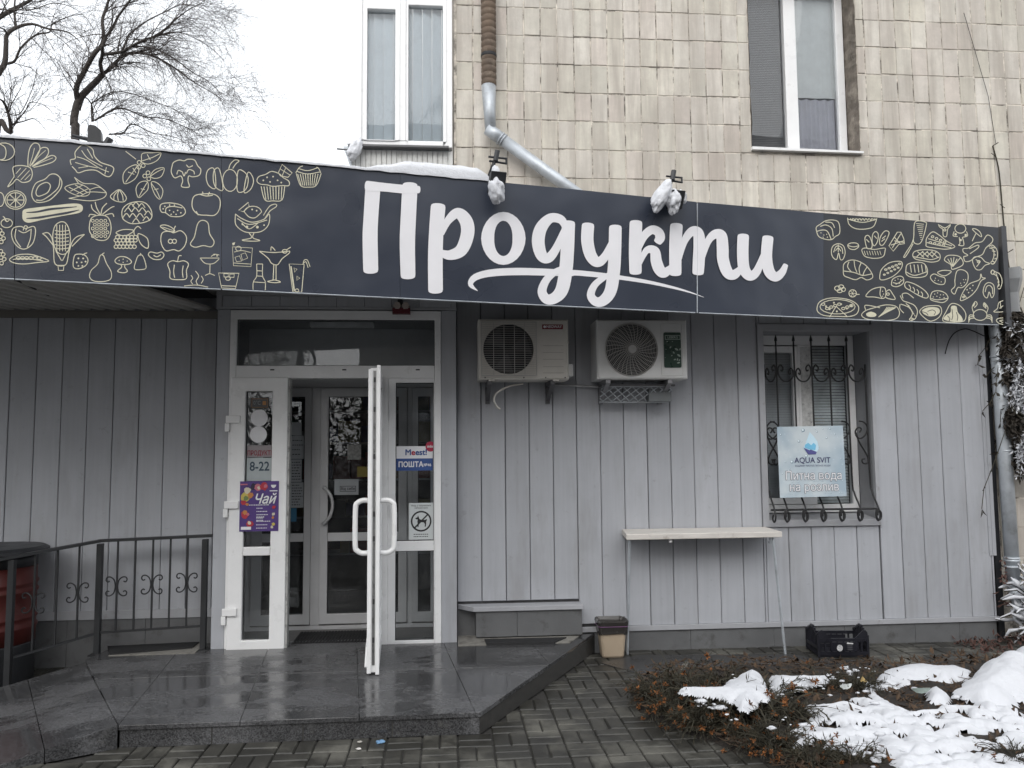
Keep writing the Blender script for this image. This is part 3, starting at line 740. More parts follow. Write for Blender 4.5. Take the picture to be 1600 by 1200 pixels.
D(1,'avocado',('c',(200,400,225,345,280,320,315,290,355,292,385,330,380,375,345,420,300,455,235,465,205,440)),('c',(225,400,245,360,290,340,315,360,300,400,265,420,235,425)),('s',(375,310,365,370,320,415,265,450,225,450)))
D(1,'leafy_greens',('s',(445,230,440,200,470,190,470,150,510,108,545,110,580,135,590,175,630,215,700,240,710,265,690,300,660,300,600,265,540,265,490,280,470,260,450,240)),('w',4.5),('s',(480,180,540,200,620,250,680,275)),('s',(510,140,550,190,640,240)),('s',(545,130,580,190)),('s',(470,215,540,235,610,250)),('s',(490,250,550,240)),('s',(665,245,655,290)))
D(1,'orange_slice',('e',97,450,66,58),('e',97,450,54,46),('w',5),('l',(45,450,150,450)),('l',(97,402,97,498)),('l',(60,415,134,485)),('l',(134,415,60,485)))
D(1,'small_fruit',('e',0,447,26,44))
D(1,'cucumber',('f',(140,540,150,510,220,498,330,485,450,472,505,478,518,505,495,530,400,548,260,575,180,592,145,575)))
pen = Pen(*FR[1], .0020); pen.stroke([(165,528),(230,524),(310,508),(390,500),(480,492)], [5,11,14,11,4], cap=False); pen.stroke([(165,565),(240,560),(330,545),(420,530),(495,512)], [5,14,12,14,4], cap=False); pen.done('printed_stripes', SIGN)
D(1,'corn_in_husk',('w',4.5),('c',(405,375,440,355,500,350,560,385,550,420,500,425,440,405)),('s',(465,308,520,345,590,350,640,380,665,410,640,440,560,455,430,440)),('s',(430,440,500,425,560,400,665,405)),('s',(465,308,490,345)),('l',(430,370,520,415)),('l',(470,355,550,405)),('l',(440,395,520,355)),('l',(480,412,550,380)),('s',(560,385,620,370,660,400)))
D(1,'garlic',('w',5),('c',(690,430,710,405,745,385,775,410,790,440,770,462,720,455)),('s',(745,385,735,420,740,455)),('s',(745,385,765,420,770,455)),('s',(745,385,715,420,712,448)))
D(1,'coffee_branch',('w',4.5),('l',(785,145,850,195)),('c',(775,345,770,290,800,250,850,230,868,260,850,310,810,340)),('c',(885,200,890,160,950,155,1005,155,985,200,930,225,890,215)),('c',(940,300,970,260,1025,250,1010,300,970,315)),('c',(865,435,850,380,875,340,920,335,925,380,900,410)),('c',(945,340,985,345,1018,390,1000,445,965,410)),
  ('e',870,215,12,12),('e',895,235,12,12),('e',868,245,12,12),('e',905,300,12,12),('e',925,280,12,12),('e',930,318,12,12),('s',(860,235,820,290,785,340)),('s',(890,205,950,185,1000,160)),('s',(935,305,980,275,1020,255)),('s',(920,340,890,390,868,430)),('s',(945,345,980,395,1000,440)),('l',(800,275,840,290)),('l',(830,250,850,280)),('l',(920,165,940,200)),('l',(880,380,905,385)),('l',(965,385,990,380)))
D(1,'broccoli',('c',(1070,270,1075,240,1085,215,1120,200,1150,205,1175,195,1215,200,1235,235,1255,260,1245,295,1205,305,1180,300,1175,330,1182,368,1135,366,1142,330,1130,300,1095,312,1078,295)),('s',(1105,290,1115,265,1140,275)),('s',(1165,285,1180,260,1210,270,1215,290)),('s',(1140,275,1150,300,1160,275)),('s',(1165,230,1180,245,1205,235)))
D(1,'pineapple',('c',(560,600,575,560,620,545,670,555,692,600,690,660,660,700,600,695,562,650)),('s',(630,545,605,500,595,462)),('s',(630,545,640,500,668,470)),('s',(625,545,580,510,570,478)),('s',(640,540,690,500,715,490)),('s',(600,545,565,540,555,555)),('s',(655,545,700,535,712,555)),('w',4.5),*[('e',580+26*i+(13 if j%2 else 0),580+24*j,9,9) for i in range(4) for j in range(5)])
D(1,'artichoke',('c',(765,560,765,510,800,475,860,460,910,470,945,515,945,565,900,590,830,598,790,585)),*[('s',(x-22,y,x,y-26,x+22,y)) for x,y in ((800,525),(845,525),(890,525),(925,545),(790,560),(830,560),(875,560),(915,580),(850,490),(820,500),(885,498),(850,592))])
D(1,'potatoes',('c',(1000,500,1010,475,1060,468,1120,478,1150,500,1158,530,1130,552,1070,552,1035,530,1010,525)),('s',(1035,530,1040,500,1080,490,1140,500)),('d',5,(1030,490,1060,482,1090,482,1060,515,1085,525,1110,515,1130,530,1100,540,1070,540,1020,505)))
D(1,'tomato',('c',(1200,470,1215,425,1270,412,1340,415,1375,450,1370,510,1340,545,1290,545,1240,540,1208,510)),('s',(1250,415,1290,425,1330,420)),('s',(1270,412,1265,398)),('s',(1300,420,1310,400)),('s',(1225,520,1240,545)))
D(1,'cherry',('e',42,595,36,28),('s',(38,580,28,560,18,552)),('s',(30,575,45,585,58,575)))
D(1,'bell_pepper',('c',(72,660,85,625,130,615,160,628,210,615,222,650,205,720,160,755,120,748,85,710)),('s',(100,630,95,690,130,745)),('s',(195,630,190,690,170,745)),('s',(145,640,155,612,172,618,160,640)),('s',(115,640,150,655,190,635)))
D(1,'corn_cob',('c',(330,690,340,620,370,590,405,590,430,630,440,700,425,770,390,790,350,765)),('s',(265,660,300,655,325,690,335,760,345,850,410,855,430,780,450,715,480,680,528,665)),('s',(265,660,290,680,330,730)),('s',(528,665,490,700,450,740)),('p',(362,858,400,858,396,890,366,890)),('w',5),*[('s',(342,640+22*i,380,646+22*i,430,640+22*i)) for i in range(6)],*[('l',(355+18*i,605,355+18*i,770)) for i in range(4)],('s',(350,770,385,830)),('s',(420,770,390,830)))
D(1,'grapes',*[('e',725+23*i+9*(j%2),742-20*j,12,11) for j in range(4) for i in range(max(1,6-j)) if 725+23*i<870],*[('e',800+23*i,682+20*j,12,11) for i in range(3) for j in range(2)],('s',(840,670,838,640,860,615,882,630)),('c',(725,655,770,635,835,640,800,668,760,672)),('c',(865,660,920,690,925,750,890,735,868,700)))
D(1,'cut_apple',('c',(1005,700,1015,655,1060,645,1085,655,1130,642,1165,680,1155,735,1120,768,1085,760,1040,768,1015,740)),('e',1065,708,13,13),('e',1090,708,13,13),('s',(1085,650,1090,625,1098,612)),('c',(1002,615,1030,606,1070,620,1092,645,1050,645)),('w',4),('l',(1015,618,1080,640)))
D(1,'pear',('c',(1190,725,1215,680,1235,600,1265,577,1300,595,1310,660,1338,710,1320,742,1270,735,1220,745)))
D(1,'pear_outline',('w',5),('c',(560,930,570,890,610,850,625,800,645,795,665,845,695,900,690,945,640,960,585,955)),('s',(640,797,640,788,652,780)))
D(1,'mushroom',('c',(718,830,745,805,790,808,822,835,800,852,740,850)),('s',(755,852,760,870,735,895,770,905,796,895,780,870,782,852)),('d',4,(745,828,770,820,795,832,770,840)))
D(1,'strawberry',('c',(465,800,490,788,530,795,550,825,535,860,490,880,458,865)),('s',(515,795,530,785,545,780)),('d',6,(490,815,520,815,480,840,510,840,535,835,490,862,515,862)))
D(1,'pea_pod',('c',(60,820,110,793,190,790,260,810,305,832,240,840,150,850,85,842)),('s',(80,822,150,815,270,830)),*[('e',115+26*i,813,13,9) for i in range(6)])
D(1,'rose_apple',('w',5),('c',(840,880,850,830,865,798,888,795,905,830,912,875,880,885)),('s',(875,798,880,782)))
D(1,'bean',('c',(928,795,940,775,980,782,1010,775,1025,795,1005,820,960,820)),('s',(960,795,980,805,1005,792)))
D(1,'sweet_pepper',('c',(1048,850,1075,830,1115,835,1150,830,1178,850,1165,890,1165,940,1120,948,1065,940,1062,895)),('s',(1090,855,1085,900,1092,935)),('s',(1145,860,1140,900,1145,935)),('s',(1110,832,1118,800,1135,798)))
D(1,'berries',*[('e',x,y,12,11) for x,y in ((0,640),(14,660),(2,680),(22,690),(8,712),(5,770),(20,790),(6,810),(26,820),(10,845))])
D(2,'pumpkin',('e',512,265,50,74),('c',(440,190,405,200,400,265,420,315,465,325)),('c',(405,190,365,195,352,245,370,300,415,315)),('c',(565,205,600,203,632,245,625,310,595,342,560,330)),('c',(630,215,660,235,668,280,645,330,605,342)),('s',(503,188,515,155,545,128,572,135,550,155,530,185)))
D(2,'muffin',('c',(715,290,692,270,705,240,750,225,790,205,840,220,865,245,905,270,905,300,860,300,800,305,760,295)),('s',(720,305,745,395,800,402,860,395,878,305)),*[('l',(735+20*i+4,306,752+17*i,394)) for i in range(7)],('p',(835,215,860,158,928,215,900,245,850,235)),('w',4),('l',(850,190,915,230)),('l',(885,180,860,235)),('d',6,(760,245,800,240,780,275,830,265,855,280,735,265)))
D(2,'cupcake',('w',5),('s',(952,215,975,180,1000,168)),('s',(1120,215,1105,185,1090,175)),('s',(970,185,1030,200,1100,180)),('s',(960,205,1030,222,1118,208)),('s',(955,218,985,300,1040,310,1090,298,1122,218)),*[('l',(965+17*i,222,988+12*i,300)) for i in range(9)])
D(2,'ice_cream_bowl',('s',(548,490,550,560,600,605,660,615,725,605,770,560,775,490,740,525,660,545,590,520,548,490)),('s',(640,618,655,650,592,665,650,672,712,668,665,650,672,618)),('e',665,480,58,42,0,180,360),('s',(610,480,640,510,680,515,720,480)),('p',(570,465,635,412,640,440,600,475)),('s',(735,500,775,440,815,424,822,440,780,470,745,520)),('s',(560,520,640,560,760,530)),('d',10,(625,577,695,578)),('d',6,(595,560,740,565,660,460,690,468)),('s',(590,550,640,590,700,550)))
D(2,'whisky_glass',('w',4.5),('p',(528,710,662,718,652,842,535,836)),('l',(535,818,655,826)),('s',(540,745,590,735,650,748)),('e',568,722,18,16),('p',(585,760,615,750,630,785,595,800)),('p',(545,780,575,770,590,805,555,810)),('l',(530,700,545,680)),('d',9,(535,690)))
D(2,'coupe_glass',('w',5),('s',(312,785,345,820,400,822,440,790)),('l',(312,785,440,785)),('l',(378,825,376,892)),('s',(345,902,376,890,410,902)),('s',(385,775,410,760,440,765)),('d',6,(405,762,425,770)))
D(2,'hot_dish',('w',5),('s',(250,900,262,920,250,940,262,960)),('s',(280,872,302,905,285,940,298,968)),('s',(320,905,332,930,318,955)),('s',(205,972,290,966,365,980)))
D(2,'rocks_glass',('p',(435,885,572,887,548,990,455,985)),('l',(455,970,550,974)),('p',(470,890,500,890,500,912,472,912)),('p',(510,892,540,892,538,914,510,914)),('e',498,922,16,12))
D(2,'bottle',('w',5),('s',(690,825,690,905,668,945,666,998)),('s',(730,825,730,905,748,945,748,1000)),('l',(690,825,730,825)),('l',(690,870,730,872)),('l',(688,905,732,907)),('l',(668,945,748,950)))
D(2,'margarita_glass',('s',(710,742,735,760,770,790,790,820,830,830,860,790,905,755,912,740)),('s',(708,740,810,748,912,738)),('l',(805,830,800,935)),('l',(820,830,820,930)),('s',(762,942,810,932,850,946,805,950,765,944)),('s',(785,735,790,710,815,735)),('e',878,740,16,12),('l',(890,730,918,712)))
D(2,'long_drink',('p',(908,825,1008,828,992,1012,932,1010)),('w',9),('l',(920,840,942,1005)),('w',5),('s',(1000,830,1008,800,1030,800,1048,845)),('s',(1005,820,1020,810,1035,850)),('p',(940,850,960,860,945,880)),('p',(960,905,978,920,960,935)),('e',960,1002,12,10))
D(5,'bread_loaf',('c',(160,185,158,155,185,135,220,112,265,105,305,115,320,150,318,200,290,220,262,242,215,238,175,220)),('s',(160,185,200,175,235,185,262,242)),('s',(185,150,225,140,265,165,275,220)),('s',(220,120,265,125,285,160)),('d',4,(190,195,210,210,230,205,235,225,205,225)))
D(5,'soup_bowl',('s',(375,90,385,135,430,165,500,168,555,150,578,95)),('s',(380,100,480,122,575,100)),*[('s',(395+22*i,95,404+22*i,108,412+22*i,94)) for i in range(8)])
D(5,'bread_basket',('c',(475,310,500,300,560,310,630,300,635,320,620,360,560,372,500,360,480,335)),('c',(495,235,510,212,530,225,545,270,540,300,510,300)),('c',(550,205,570,186,588,205,582,255,560,285,545,255)),('c',(600,230,630,185,658,185,660,210,625,275,600,275)),('l',(505,240,525,260)),('l',(560,215,578,235)),('l',(615,235,640,215)),('l',(610,255,635,235)),('w',4),*[('l',(490+18*i,320,500+18*i,350)) for i in range(7)])
D(5,'bacon',('p',(662,285,720,190,745,190,765,235,770,270,730,275,692,322)),('l',(685,300,745,200)),('l',(675,280,765,250)),('l',(700,250,768,262)),('l',(700,225,740,270)))
D(5,'spatula_meat',('c',(845,118,915,120,920,150,895,240,870,272,835,260,835,210)),('s',(835,225,820,270,785,325,765,360,775,362,800,325,830,270)),('w',4),*[('l',(850+4*i,130+14*i,905-2*i,135+13*i)) for i in range(9)])
D(5,'cake_slice',('c',(920,270,925,230,965,188,1010,210,1060,250,1120,290,1060,308,980,300,925,290)),('s',(935,235,1000,255,1100,285)),('s',(925,262,1000,280,1095,298)),*[('e',965+28*i,222+12*i,9,7) for i in range(4)],*[('e',950+30*i,262+6*i,9,6) for i in range(4)])
D(5,'salmon_steak',('c',(262,320,275,285,310,270,345,285,358,330,345,375,325,380,312,335,298,380,270,360)),('s',(278,330,290,295,310,285,335,300,342,340)),('s',(290,320,310,300,328,322)),('l',(310,275,310,330)))
D(5,'petit_bun',('c',(376,280,400,265,440,268,452,290,425,310,390,305)),('s',(378,283,415,292,450,285)))
D(5,'grilled_steak',('c',(828,355,840,325,900,312,975,318,1015,345,1010,385,960,398,900,388,850,378)),('s',(830,360,900,372,960,380,1012,362)),*[('l',(855+35*i,360,900+32*i,322)) for i in range(4)],*[('l',(860+32*i,325,905+32*i,365)) for i in range(4)])
D(5,'croissant',('c',(345,455,350,410,390,385,440,388,500,420,540,470,548,505,510,522,470,505,430,520,380,505,350,490)),('s',(385,395,375,430,400,465)),('s',(420,388,425,430,440,470)),('s',(470,402,455,440,460,480)),('s',(510,432,490,465,480,495)),('s',(350,460,420,470,480,490,540,480)))
D(5,'loaf',('c',(598,500,610,450,660,405,720,392,752,400,748,440,700,490,640,518,605,520)),*[('e',640+24*i,450-10*i,9,5) for i in range(5)],*[('e',630+24*i,485-12*i,7,4) for i in range(5)])
D(5,'grilled_patty',('c',(780,450,790,415,840,400,900,405,928,445,922,490,870,505,810,500,782,480)),('s',(780,465,840,490,925,465)),*[('l',(810+26*i,415,818+26*i,470)) for i in range(5)])
D(5,'scallop',('c',(1048,385,1065,355,1110,350,1155,362,1178,400,1165,425,1115,446,1098,445,1090,415)),*[('l',(1105,430,1070+22*i,375-6*(i%3))) for i in range(5)])
D(5,'poultry',('s',(1180,360,1210,350,1180,330,1178,305,1215,300,1260,265,1310,255,1345,210,1380,230,1378,260,1335,300,1310,345,1260,365,1225,390,1190,392,1180,360)),('s',(1225,340,1280,300,1280,280,1220,305)))
D(5,'chicken_wing',('c',(1000,470,1040,455,1095,462,1060,490,1030,490)),('c',(950,500,975,480,1010,495,1050,510,1045,550,1000,550,965,530)),('d',4,(985,510,1005,525,1025,535,980,525)))
D(5,'shrimp',('s',(1355,290,1380,280,1410,310,1415,360,1395,405,1380,410)),('s',(1360,300,1385,310,1392,350,1378,395)),*[('l',(1370+8*i,292+28*i,1398+4*i,300+24*i)) for i in range(4)],('e',1382,402,12,10))
D(5,'meat_on_bone',('c',(1242,390,1258,362,1300,365,1330,395,1362,408,1330,420,1300,450,1265,445)),('s',(1265,380,1290,400,1270,430)),('e',1285,395,10,8))
D(5,'drumstick',('c',(1120,520,1135,460,1175,452,1210,480,1205,540,1170,575,1140,575,1118,620,1095,595,1120,565)),('d',4,(1165,560,1185,540,1195,520,1180,520,1160,545)))
D(5,'fish',('c',(1160,665,1175,610,1220,550,1290,520,1300,480,1310,505,1332,510,1300,530,1270,590,1220,640)),('s',(1180,620,1200,645)),('d',5,(1205,590,1225,580,1245,560,1215,610,1240,595)),('e',1180,640,6,6))
D(5,'fish_steak',('c',(1316,600,1330,555,1358,540,1390,560,1392,620,1375,645,1358,605,1345,645,1325,635)),('s',(1330,605,1340,570,1360,560,1380,580,1382,620)))
D(5,'prawn',('s',(1372,470,1380,452,1400,465,1430,480,1448,530,1435,580,1418,582)),('s',(1385,480,1410,495,1425,535,1415,575)),('e',1382,468,12,14),*[('l',(1405+8*i,475+25*i,1412+4*i,495+24*i)) for i in range(4)])
D(5,'bun',('c',(680,545,690,515,735,495,762,508,760,545,720,568,685,562)),('s',(690,540,725,545,758,520)),('d',4,(705,525,725,515,742,520,712,550,735,545)))
D(5,'baguette',('c',(772,550,790,535,850,555,910,595,935,630,920,648,870,630,810,595,778,575)),*[('s',(800+28*i,555+16*i,812+28*i,575+15*i,808+28*i,590+16*i)) for i in range(4)])
D(5,'seeded_roll',('c',(950,640,965,605,1010,597,1055,615,1072,650,1040,678,990,672,955,660)),('s',(955,650,1000,660,1068,650)),('d',4,(980,620,1000,612,1020,625,1040,625,995,635,1015,645,1045,645,970,640)))
D(5,'burrito',('c',(502,635,540,590,600,572,635,580,640,630,620,650,560,640)),('s',(605,575,600,620,615,650)),('s',(640,605,665,590,685,615,705,655,660,652,635,640)),('e',655,620,10,8),('d',4,(618,600,625,620,618,635)))
D(5,'berry_cluster',('e',305,580,20,16),('e',330,570,18,14),('e',345,588,15,14),('e',320,598,18,12))
D(5,'flower_bulb',('e',410,615,26,25),('s',(432,622,458,622)),('w',3.5),*[('l',(410,615,410+24*math.cos(t),615+24*math.sin(t))) for t in (0,1,2,3,4,5)])
D(5,'pizza',('c',(162,720,180,675,240,650,320,648,400,665,450,705,440,755,390,775,310,775,220,770,175,750)),('e',305,708,122,50),('l',(295,705,250,780)),('l',(295,705,375,778)),*[('e',205+28*i,690+10*((i*7)%4),12,8) for i in range(8)],('d',7,(250,725,300,740,330,690,370,720,400,700,225,705,280,680)))
D(5,'egg_plate',('c',(472,765,500,735,560,715,640,695,710,705,735,745,720,785,660,802,560,800,500,790)),('f',(505,755,540,742,575,760,560,778,515,775)),('s',(500,730,495,700,530,700,600,715)),*[('s',(590+10*i,780-6*i,625+12*i,745-4*i,650+10*i,710)) for i in range(7)])
D(5,'big_prawn',('s',(740,630,760,665,800,680,840,700,860,740,845,790,815,800)),('s',(745,690,775,700,810,720,825,755,810,790)),('s',(760,650,755,620,790,615,835,648)),('s',(740,690,738,720,765,752)),*[('l',(780+12*i,685+16*i,805+8*i,705+14*i)) for i in range(6)],('e',818,795,14,8))
D(5,'raw_chicken',('c',(875,745,905,710,960,700,1015,705,1028,745,1005,785,955,808,915,790)),('f',(890,742,915,718,965,710,1005,718,1015,745,985,770,930,772)))
D(5,'raw_poultry',('c',(1035,790,1060,740,1085,695,1115,685,1160,705,1195,755,1185,805,1120,815,1050,812)),('f',(1042,795,1060,765,1090,745,1095,705,1130,705,1140,745,1165,775,1172,808,1110,812)))
D(5,'crab',('e',1295,765,48,38),('s',(1250,750,1240,710,1262,672,1275,690,1255,715)),('s',(1340,750,1350,715,1325,680,1318,700,1338,720)),*[('s',(1255,770+8*i,1225,765+14*i,1215,790+14*i)) for i in range(3)],*[('s',(1338,770+8*i,1368,765+14*i,1380,790+14*i)) for i in range(3)],('w',9),('l',(1258,680,1248,705)),('l',(1322,685,1338,710)))
D(5,'shellfish',('s',(1455,665,1425,680,1415,720,1390,742,1425,745,1455,742)),('s',(1455,700,1430,720)),('l',(1435,675,1440,720)))
D(5,'sausage_end',('s',(1455,785,1420,790,1408,805,1430,825,1455,830)),('s',(1455,800,1430,805,1455,818)))
D(5,'blender',('s',(1005,135,1015,155,1035,170,1040,215,1062,218,1070,170,1085,150,1088,135)),('e',1050,175,8,7),('s',(1012,140,1050,160,1085,140)))
D(5,'mixer',('e',1158,165,38,32),('s',(1115,185,1108,215,1140,220)),('s',(1200,185,1208,215,1175,225)),('s',(1150,225,1155,270,1145,280,1182,280,1172,225)),('d',9,(1125,205,1195,210,1160,245)))
D(5,'umbrella_mushroom',('c',(1242,170,1265,168,1295,190,1305,222,1278,205)),('l',(1268,195,1240,252)))
pen = Pen(*FR[5], .0024)
for v in ((930,740,965,730,985,745,975,765), (890,742,920,750,935,768), (1068,770,1085,790,1080,808), (1100,725,1105,770,1098,800), (1130,745,1140,780,1135,805)): pen.stroke(list(zip(v[0::2], v[1::2])), 4.5, cap=False)
pen.done('printed_stripes', SIGNR)
# faint marks of water on the right end and the small stains stay in the sheet's own material
# ================================================================== outer entrance door
ent = thing('entrance_door', 'white plastic shop entrance with one leaf standing wide open', 'door', (-.9, V, .13))
fb = B().ring((-1.735, -.0525, .105, 2.815), (-1.684, -.104, .128, 2.742), V-.012, V+.07)
fb.box(-1.6835, -.1045, V-.011, V+.069, 2.262, 2.366)                    # transom bar
fb.box(-.548, -.478, V-.010, V+.068, .1285, 2.2615)                      # post beside the fixed light
fb.build('door_frame', PVC, ent, bevel=.005)
def pane(x0, x1, z0, z1, y, par, mat=None, name='pane'):
    return B().quad((x0, y, z0), (x1, y, z0), (x1, y, z1), (x0, y, z1)).build(name, mat or GLASS, par)
GASK = M('gasket', (.03, .03, .032), .6)
def gasket(x0, x1, z0, z1, y, par): B().ring((x0-.004, x1+.004, z0-.004, z1+.004), (x0+.005, x1-.005, z0+.005, z1-.005), y, y+.01).build('gasket', GASK, par)
pane(-1.690, -.098, 2.36, 2.748, V+.03, ent, name='transom_pane'); gasket(-1.684, -.104, 2.366, 2.742, V+.019, ent)
for x in (-1.40, -.83, -.24): B().box(x-.016, x+.016, V-.014, V-.0112, 2.326, 2.336).build('drain_cap', GASK, ent)
# fixed side light
sl = B().ring((-.4775, -.1045, .1285, 2.2615), (-.418, -.112, .176, 2.226), V-.006, V+.062)
sl.box(-.4175, -.1125, V-.005, V+.06, .876, .954); sl = sl.build('side_light', PVC, ent, bevel=.005)
pane(-.424, -.106, .95, 2.232, V+.03, sl); pane(-.424, -.106, .17, .88, V+.03, sl)
gasket(-.418, -.112, .954, 2.226, V+.018, sl); gasket(-.418, -.112, .176, .876, V+.018, sl)
# left leaf, closed
lf = B().ring((-1.712, -1.268, .122, 2.268), (-1.597, -1.388, .219, 2.156), V-.045, V+.035)
lf.box(-1.5965, -1.3885, V-.044, V+.034, .866, .934)
lf = lf.build('closed_leaf', PVC, ent, bevel=.007)
pane(-1.603, -1.382, .93, 2.162, V+.0, lf); pane(-1.603, -1.382, .213, .87, V+.0, lf)
gasket(-1.597, -1.388, .934, 2.156, V-.014, lf); gasket(-1.597, -1.388, .219, .866, V-.014, lf)
B().box(-1.2675, -1.252, V-.03, V+.05, .13, 2.262).build('leaf_edge', M('worn_edge', (.40, .40, .39), .5, dirt=((.05, .05, .05), 16, .52)), lf)
for z in (1.905, 1.235, .41):
    B().box(-1.742, -1.632, V-.066, V-.046, z, z+.058).box(-1.750, -1.715, V-.06, V-.0125, z-.068, z-.001).build('hinge', PVC, lf, bevel=.004)
B().box(-1.42, -1.30, V-.03, V+.06, .108, .127).build('strike', PVC, lf)
# the open leaf, hinged on the post, swung out towards the street
ol = thing('x', None, None); bpy.data.objects.remove(ol)
ang = math.radians(-88.6)
def lp(u, v, z):                          # u along the leaf from the hinge, v across it
    d = Vector((.058, -.9983)); n = Vector((.9983, .058)); return (-.556 + d.x*u + n.x*v, V-.03 + d.y*u + n.y*v, z)
def lbox(bb, u0, u1, v0, v1, z0, z1):
    P = [lp(u, v, z) for z in (z0, z1) for u, v in ((u0, v0), (u0, v1), (u1, v1), (u1, v0))]
    return bb.add(P, [(0,3,2,1),(4,5,6,7),(0,1,5,4),(1,2,6,5),(2,3,7,6),(3,0,4,7)])
LZ0, LZ1, LU = .158, 2.262, .80
bb = B()
for u0, u1, z0, z1 in ((0, .11, LZ0, LZ1), (LU-.11, LU, LZ0, LZ1), (.1102, LU-.1102, LZ0, LZ0+.11), (.1102, LU-.1102, LZ1-.11, LZ1), (.1102, LU-.1102, .866, .934)):
    lbox(bb, u0, u1, -.034, .036, z0, z1)
leaf = bb.build('open_leaf', PVC, ent, bevel=.005); leaf['label'] = 'white door leaf standing open, seen edge on'
lbox(B(), LU-.02, LU+.013, -.047, -.018, LZ0-.004, LZ1-.008).build('edge_rebate', PVC, leaf, bevel=.003)
lbox(B(), LU-.02, LU+.018, .012, .038, LZ0-.012, LZ1+.02).build('edge_rebate', PVC, leaf, bevel=.003)
lbox(B(), LU-.004, LU+.004, -.012, .006, LZ0+.05, LZ1-.02).build('lock_strip', M('lock_metal', (.22, .22, .22), .4, metal=.6, var=.3, dirt=((.03, .03, .03), 20, .55)), leaf)
for z in (.36, .62, 1.05, 1.22, 1.62, 1.95, 2.16): lbox(B(), LU+.0045, LU+.008, -.010, .004, z, z+.035).build('lock_bolt', GASK, leaf)
lbox(B(), .02, LU, -.03, .03, LZ0-.018, LZ0-.0005).build('sweep', RUB, leaf)
for z0, z1 in ((.27, .865), (.935, 2.15)):
    P = [lp(.105, 0, z0), lp(LU-.105, 0, z0), lp(LU-.105, 0, z1), lp(.105, 0, z1)]; B().quad(*P).build('pane', GLASS, leaf)
for sgn in (-1, 1):
    o = .036 if sgn > 0 else -.034; r = .019
    loop = [lp(LU-.07, o, 1.325), lp(LU-.07, o+sgn*.05, 1.328), lp(LU-.07, o+sgn*.085, 1.312), lp(LU-.07, o+sgn*.10, 1.27), lp(LU-.07, o+sgn*.10, 1.02), lp(LU-.07, o+sgn*.085, .978), lp(LU-.07, o+sgn*.05, .960), lp(LU-.07, o, .963)]
    B().tube(smooth_path([tuple(p) for p in loop], 4), r, 10).build('pull_handle', PVC, leaf, smooth=True)
lbox(B(), LU-.16, LU-.10, -.055, -.035, .30, .36).build('stop_bracket', PVC, leaf)
B().tube([lp(LU-.13, -.05, .33), lp(LU-.02, -.055, .19)], .009, 6).build('foot_stop', PVC, leaf)
for z in (1.86, .42): B().box(-.552, -.515, V-.045, V-.012, z, z+.11).build('hinge', PVC, ent, bevel=.004)
for z in (1.98, 1.20): B().box(-.462, -.44, V-.022, V-.0065, z, z+.05).box(-.458, -.444, V-.026, V-.0065, z-.05, z-.001).build('latch_keeper', PVC, ent)
B().box(-1.268, -.548, V-.03, V+.07, .104, .148).build('threshold', M('worn_alu', (.42, .41, .39), .45, metal=.4, var=.25, dirt=((.10, .095, .09), 12, .5)), ent)

# ================================================================== lobby and inner door
lob = thing('entrance_lobby', 'shallow grey lobby seen through the entrance glazing', 'lobby', (-.9, .2, .13))
LIN = M('lobby_panel', (.30, .305, .315), .5, var=.08); IY = .42
B().box(-1.80, -1.74, V+.075, IY+.1, .1, 2.79).build('side_wall', LIN, lob); B().box(-.05, .01, V+.075, IY+.1, .1, 2.79).build('side_wall', LIN, lob)
xs = [-1.739, -1.5, -1.3, -1.1, -.9, -.7, -.5, -.3, -.051]
for k in range(8): B().cbox(xs[k]+.001, xs[k+1]-.001, V+.076, IY+.05, 2.76, 2.785, .003).build('ceiling_plank', LIN, lob)
B().box(-1.739, -.051, V+.071, IY+.1, .10, .143).build('floor', M('lobby_tile', (.15, .145, .14), .4, var=.15), lob)
tube_m = M('tube_lamp', (.8, .8, .8), .4)
B().box(-1.15, -.62, .02, .10, 2.715, 2.759).build('tube_fitting', tube_m, lob, bevel=.008)
mat_o = B().box(-1.24, -.56, V+.08, .30, .1432, .155)
for k in range(26):
    for j in range(12): mat_o.box(-1.23+k*.0255, -1.215+k*.0255, V+.09+j*.034, V+.108+j*.034, .1551, .162)
tag(mat_o.build('doormat', RUB), 'black ribbed rubber doormat inside the open entrance', 'doormat')
ind = thing('inner_door', 'white inner lobby door with dark glass behind the entrance', 'door', (-.9, IY, .14))
xl0, xl1 = W(455, 700, IY)[0], W(476.4, 700, IY)[0]; xr0 = W(513.5, 700, IY)[0]; zt_ = W(480, 620, IY)[1]; zm1 = W(540, 832, IY)[1]; zm0 = W(540, 845, IY)[1]; zl = W(540, 958, IY)[1]; zb_ = W(540, 974, IY)[1]; zo = W(480, 606, IY)[1]
mid0, mid1 = W(487, 700, IY)[0], W(501, 700, IY)[0]
XR = -.43
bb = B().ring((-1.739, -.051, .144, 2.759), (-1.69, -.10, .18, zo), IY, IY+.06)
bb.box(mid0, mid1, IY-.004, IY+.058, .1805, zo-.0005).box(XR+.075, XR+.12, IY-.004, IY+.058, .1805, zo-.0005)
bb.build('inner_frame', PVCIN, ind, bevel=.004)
def leaf2(x0, x1, px0, px1, nm):
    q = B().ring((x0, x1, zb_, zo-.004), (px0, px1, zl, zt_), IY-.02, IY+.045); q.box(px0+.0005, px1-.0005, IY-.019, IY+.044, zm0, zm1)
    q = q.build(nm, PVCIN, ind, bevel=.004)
    for z0, z1 in ((zl, zm0), (zm1, zt_)): pane(px0-.006, px1+.006, z0-.006, z1+.006, IY+.01, q); gasket(px0, px1, z0, z1, IY-.002, q)
    return q
l1 = leaf2(-1.688, mid0-.001, -1.60, xl1, 'fixed_leaf'); l2 = leaf2(mid1+.001, XR+.074, xr0, XR, 'swing_leaf')
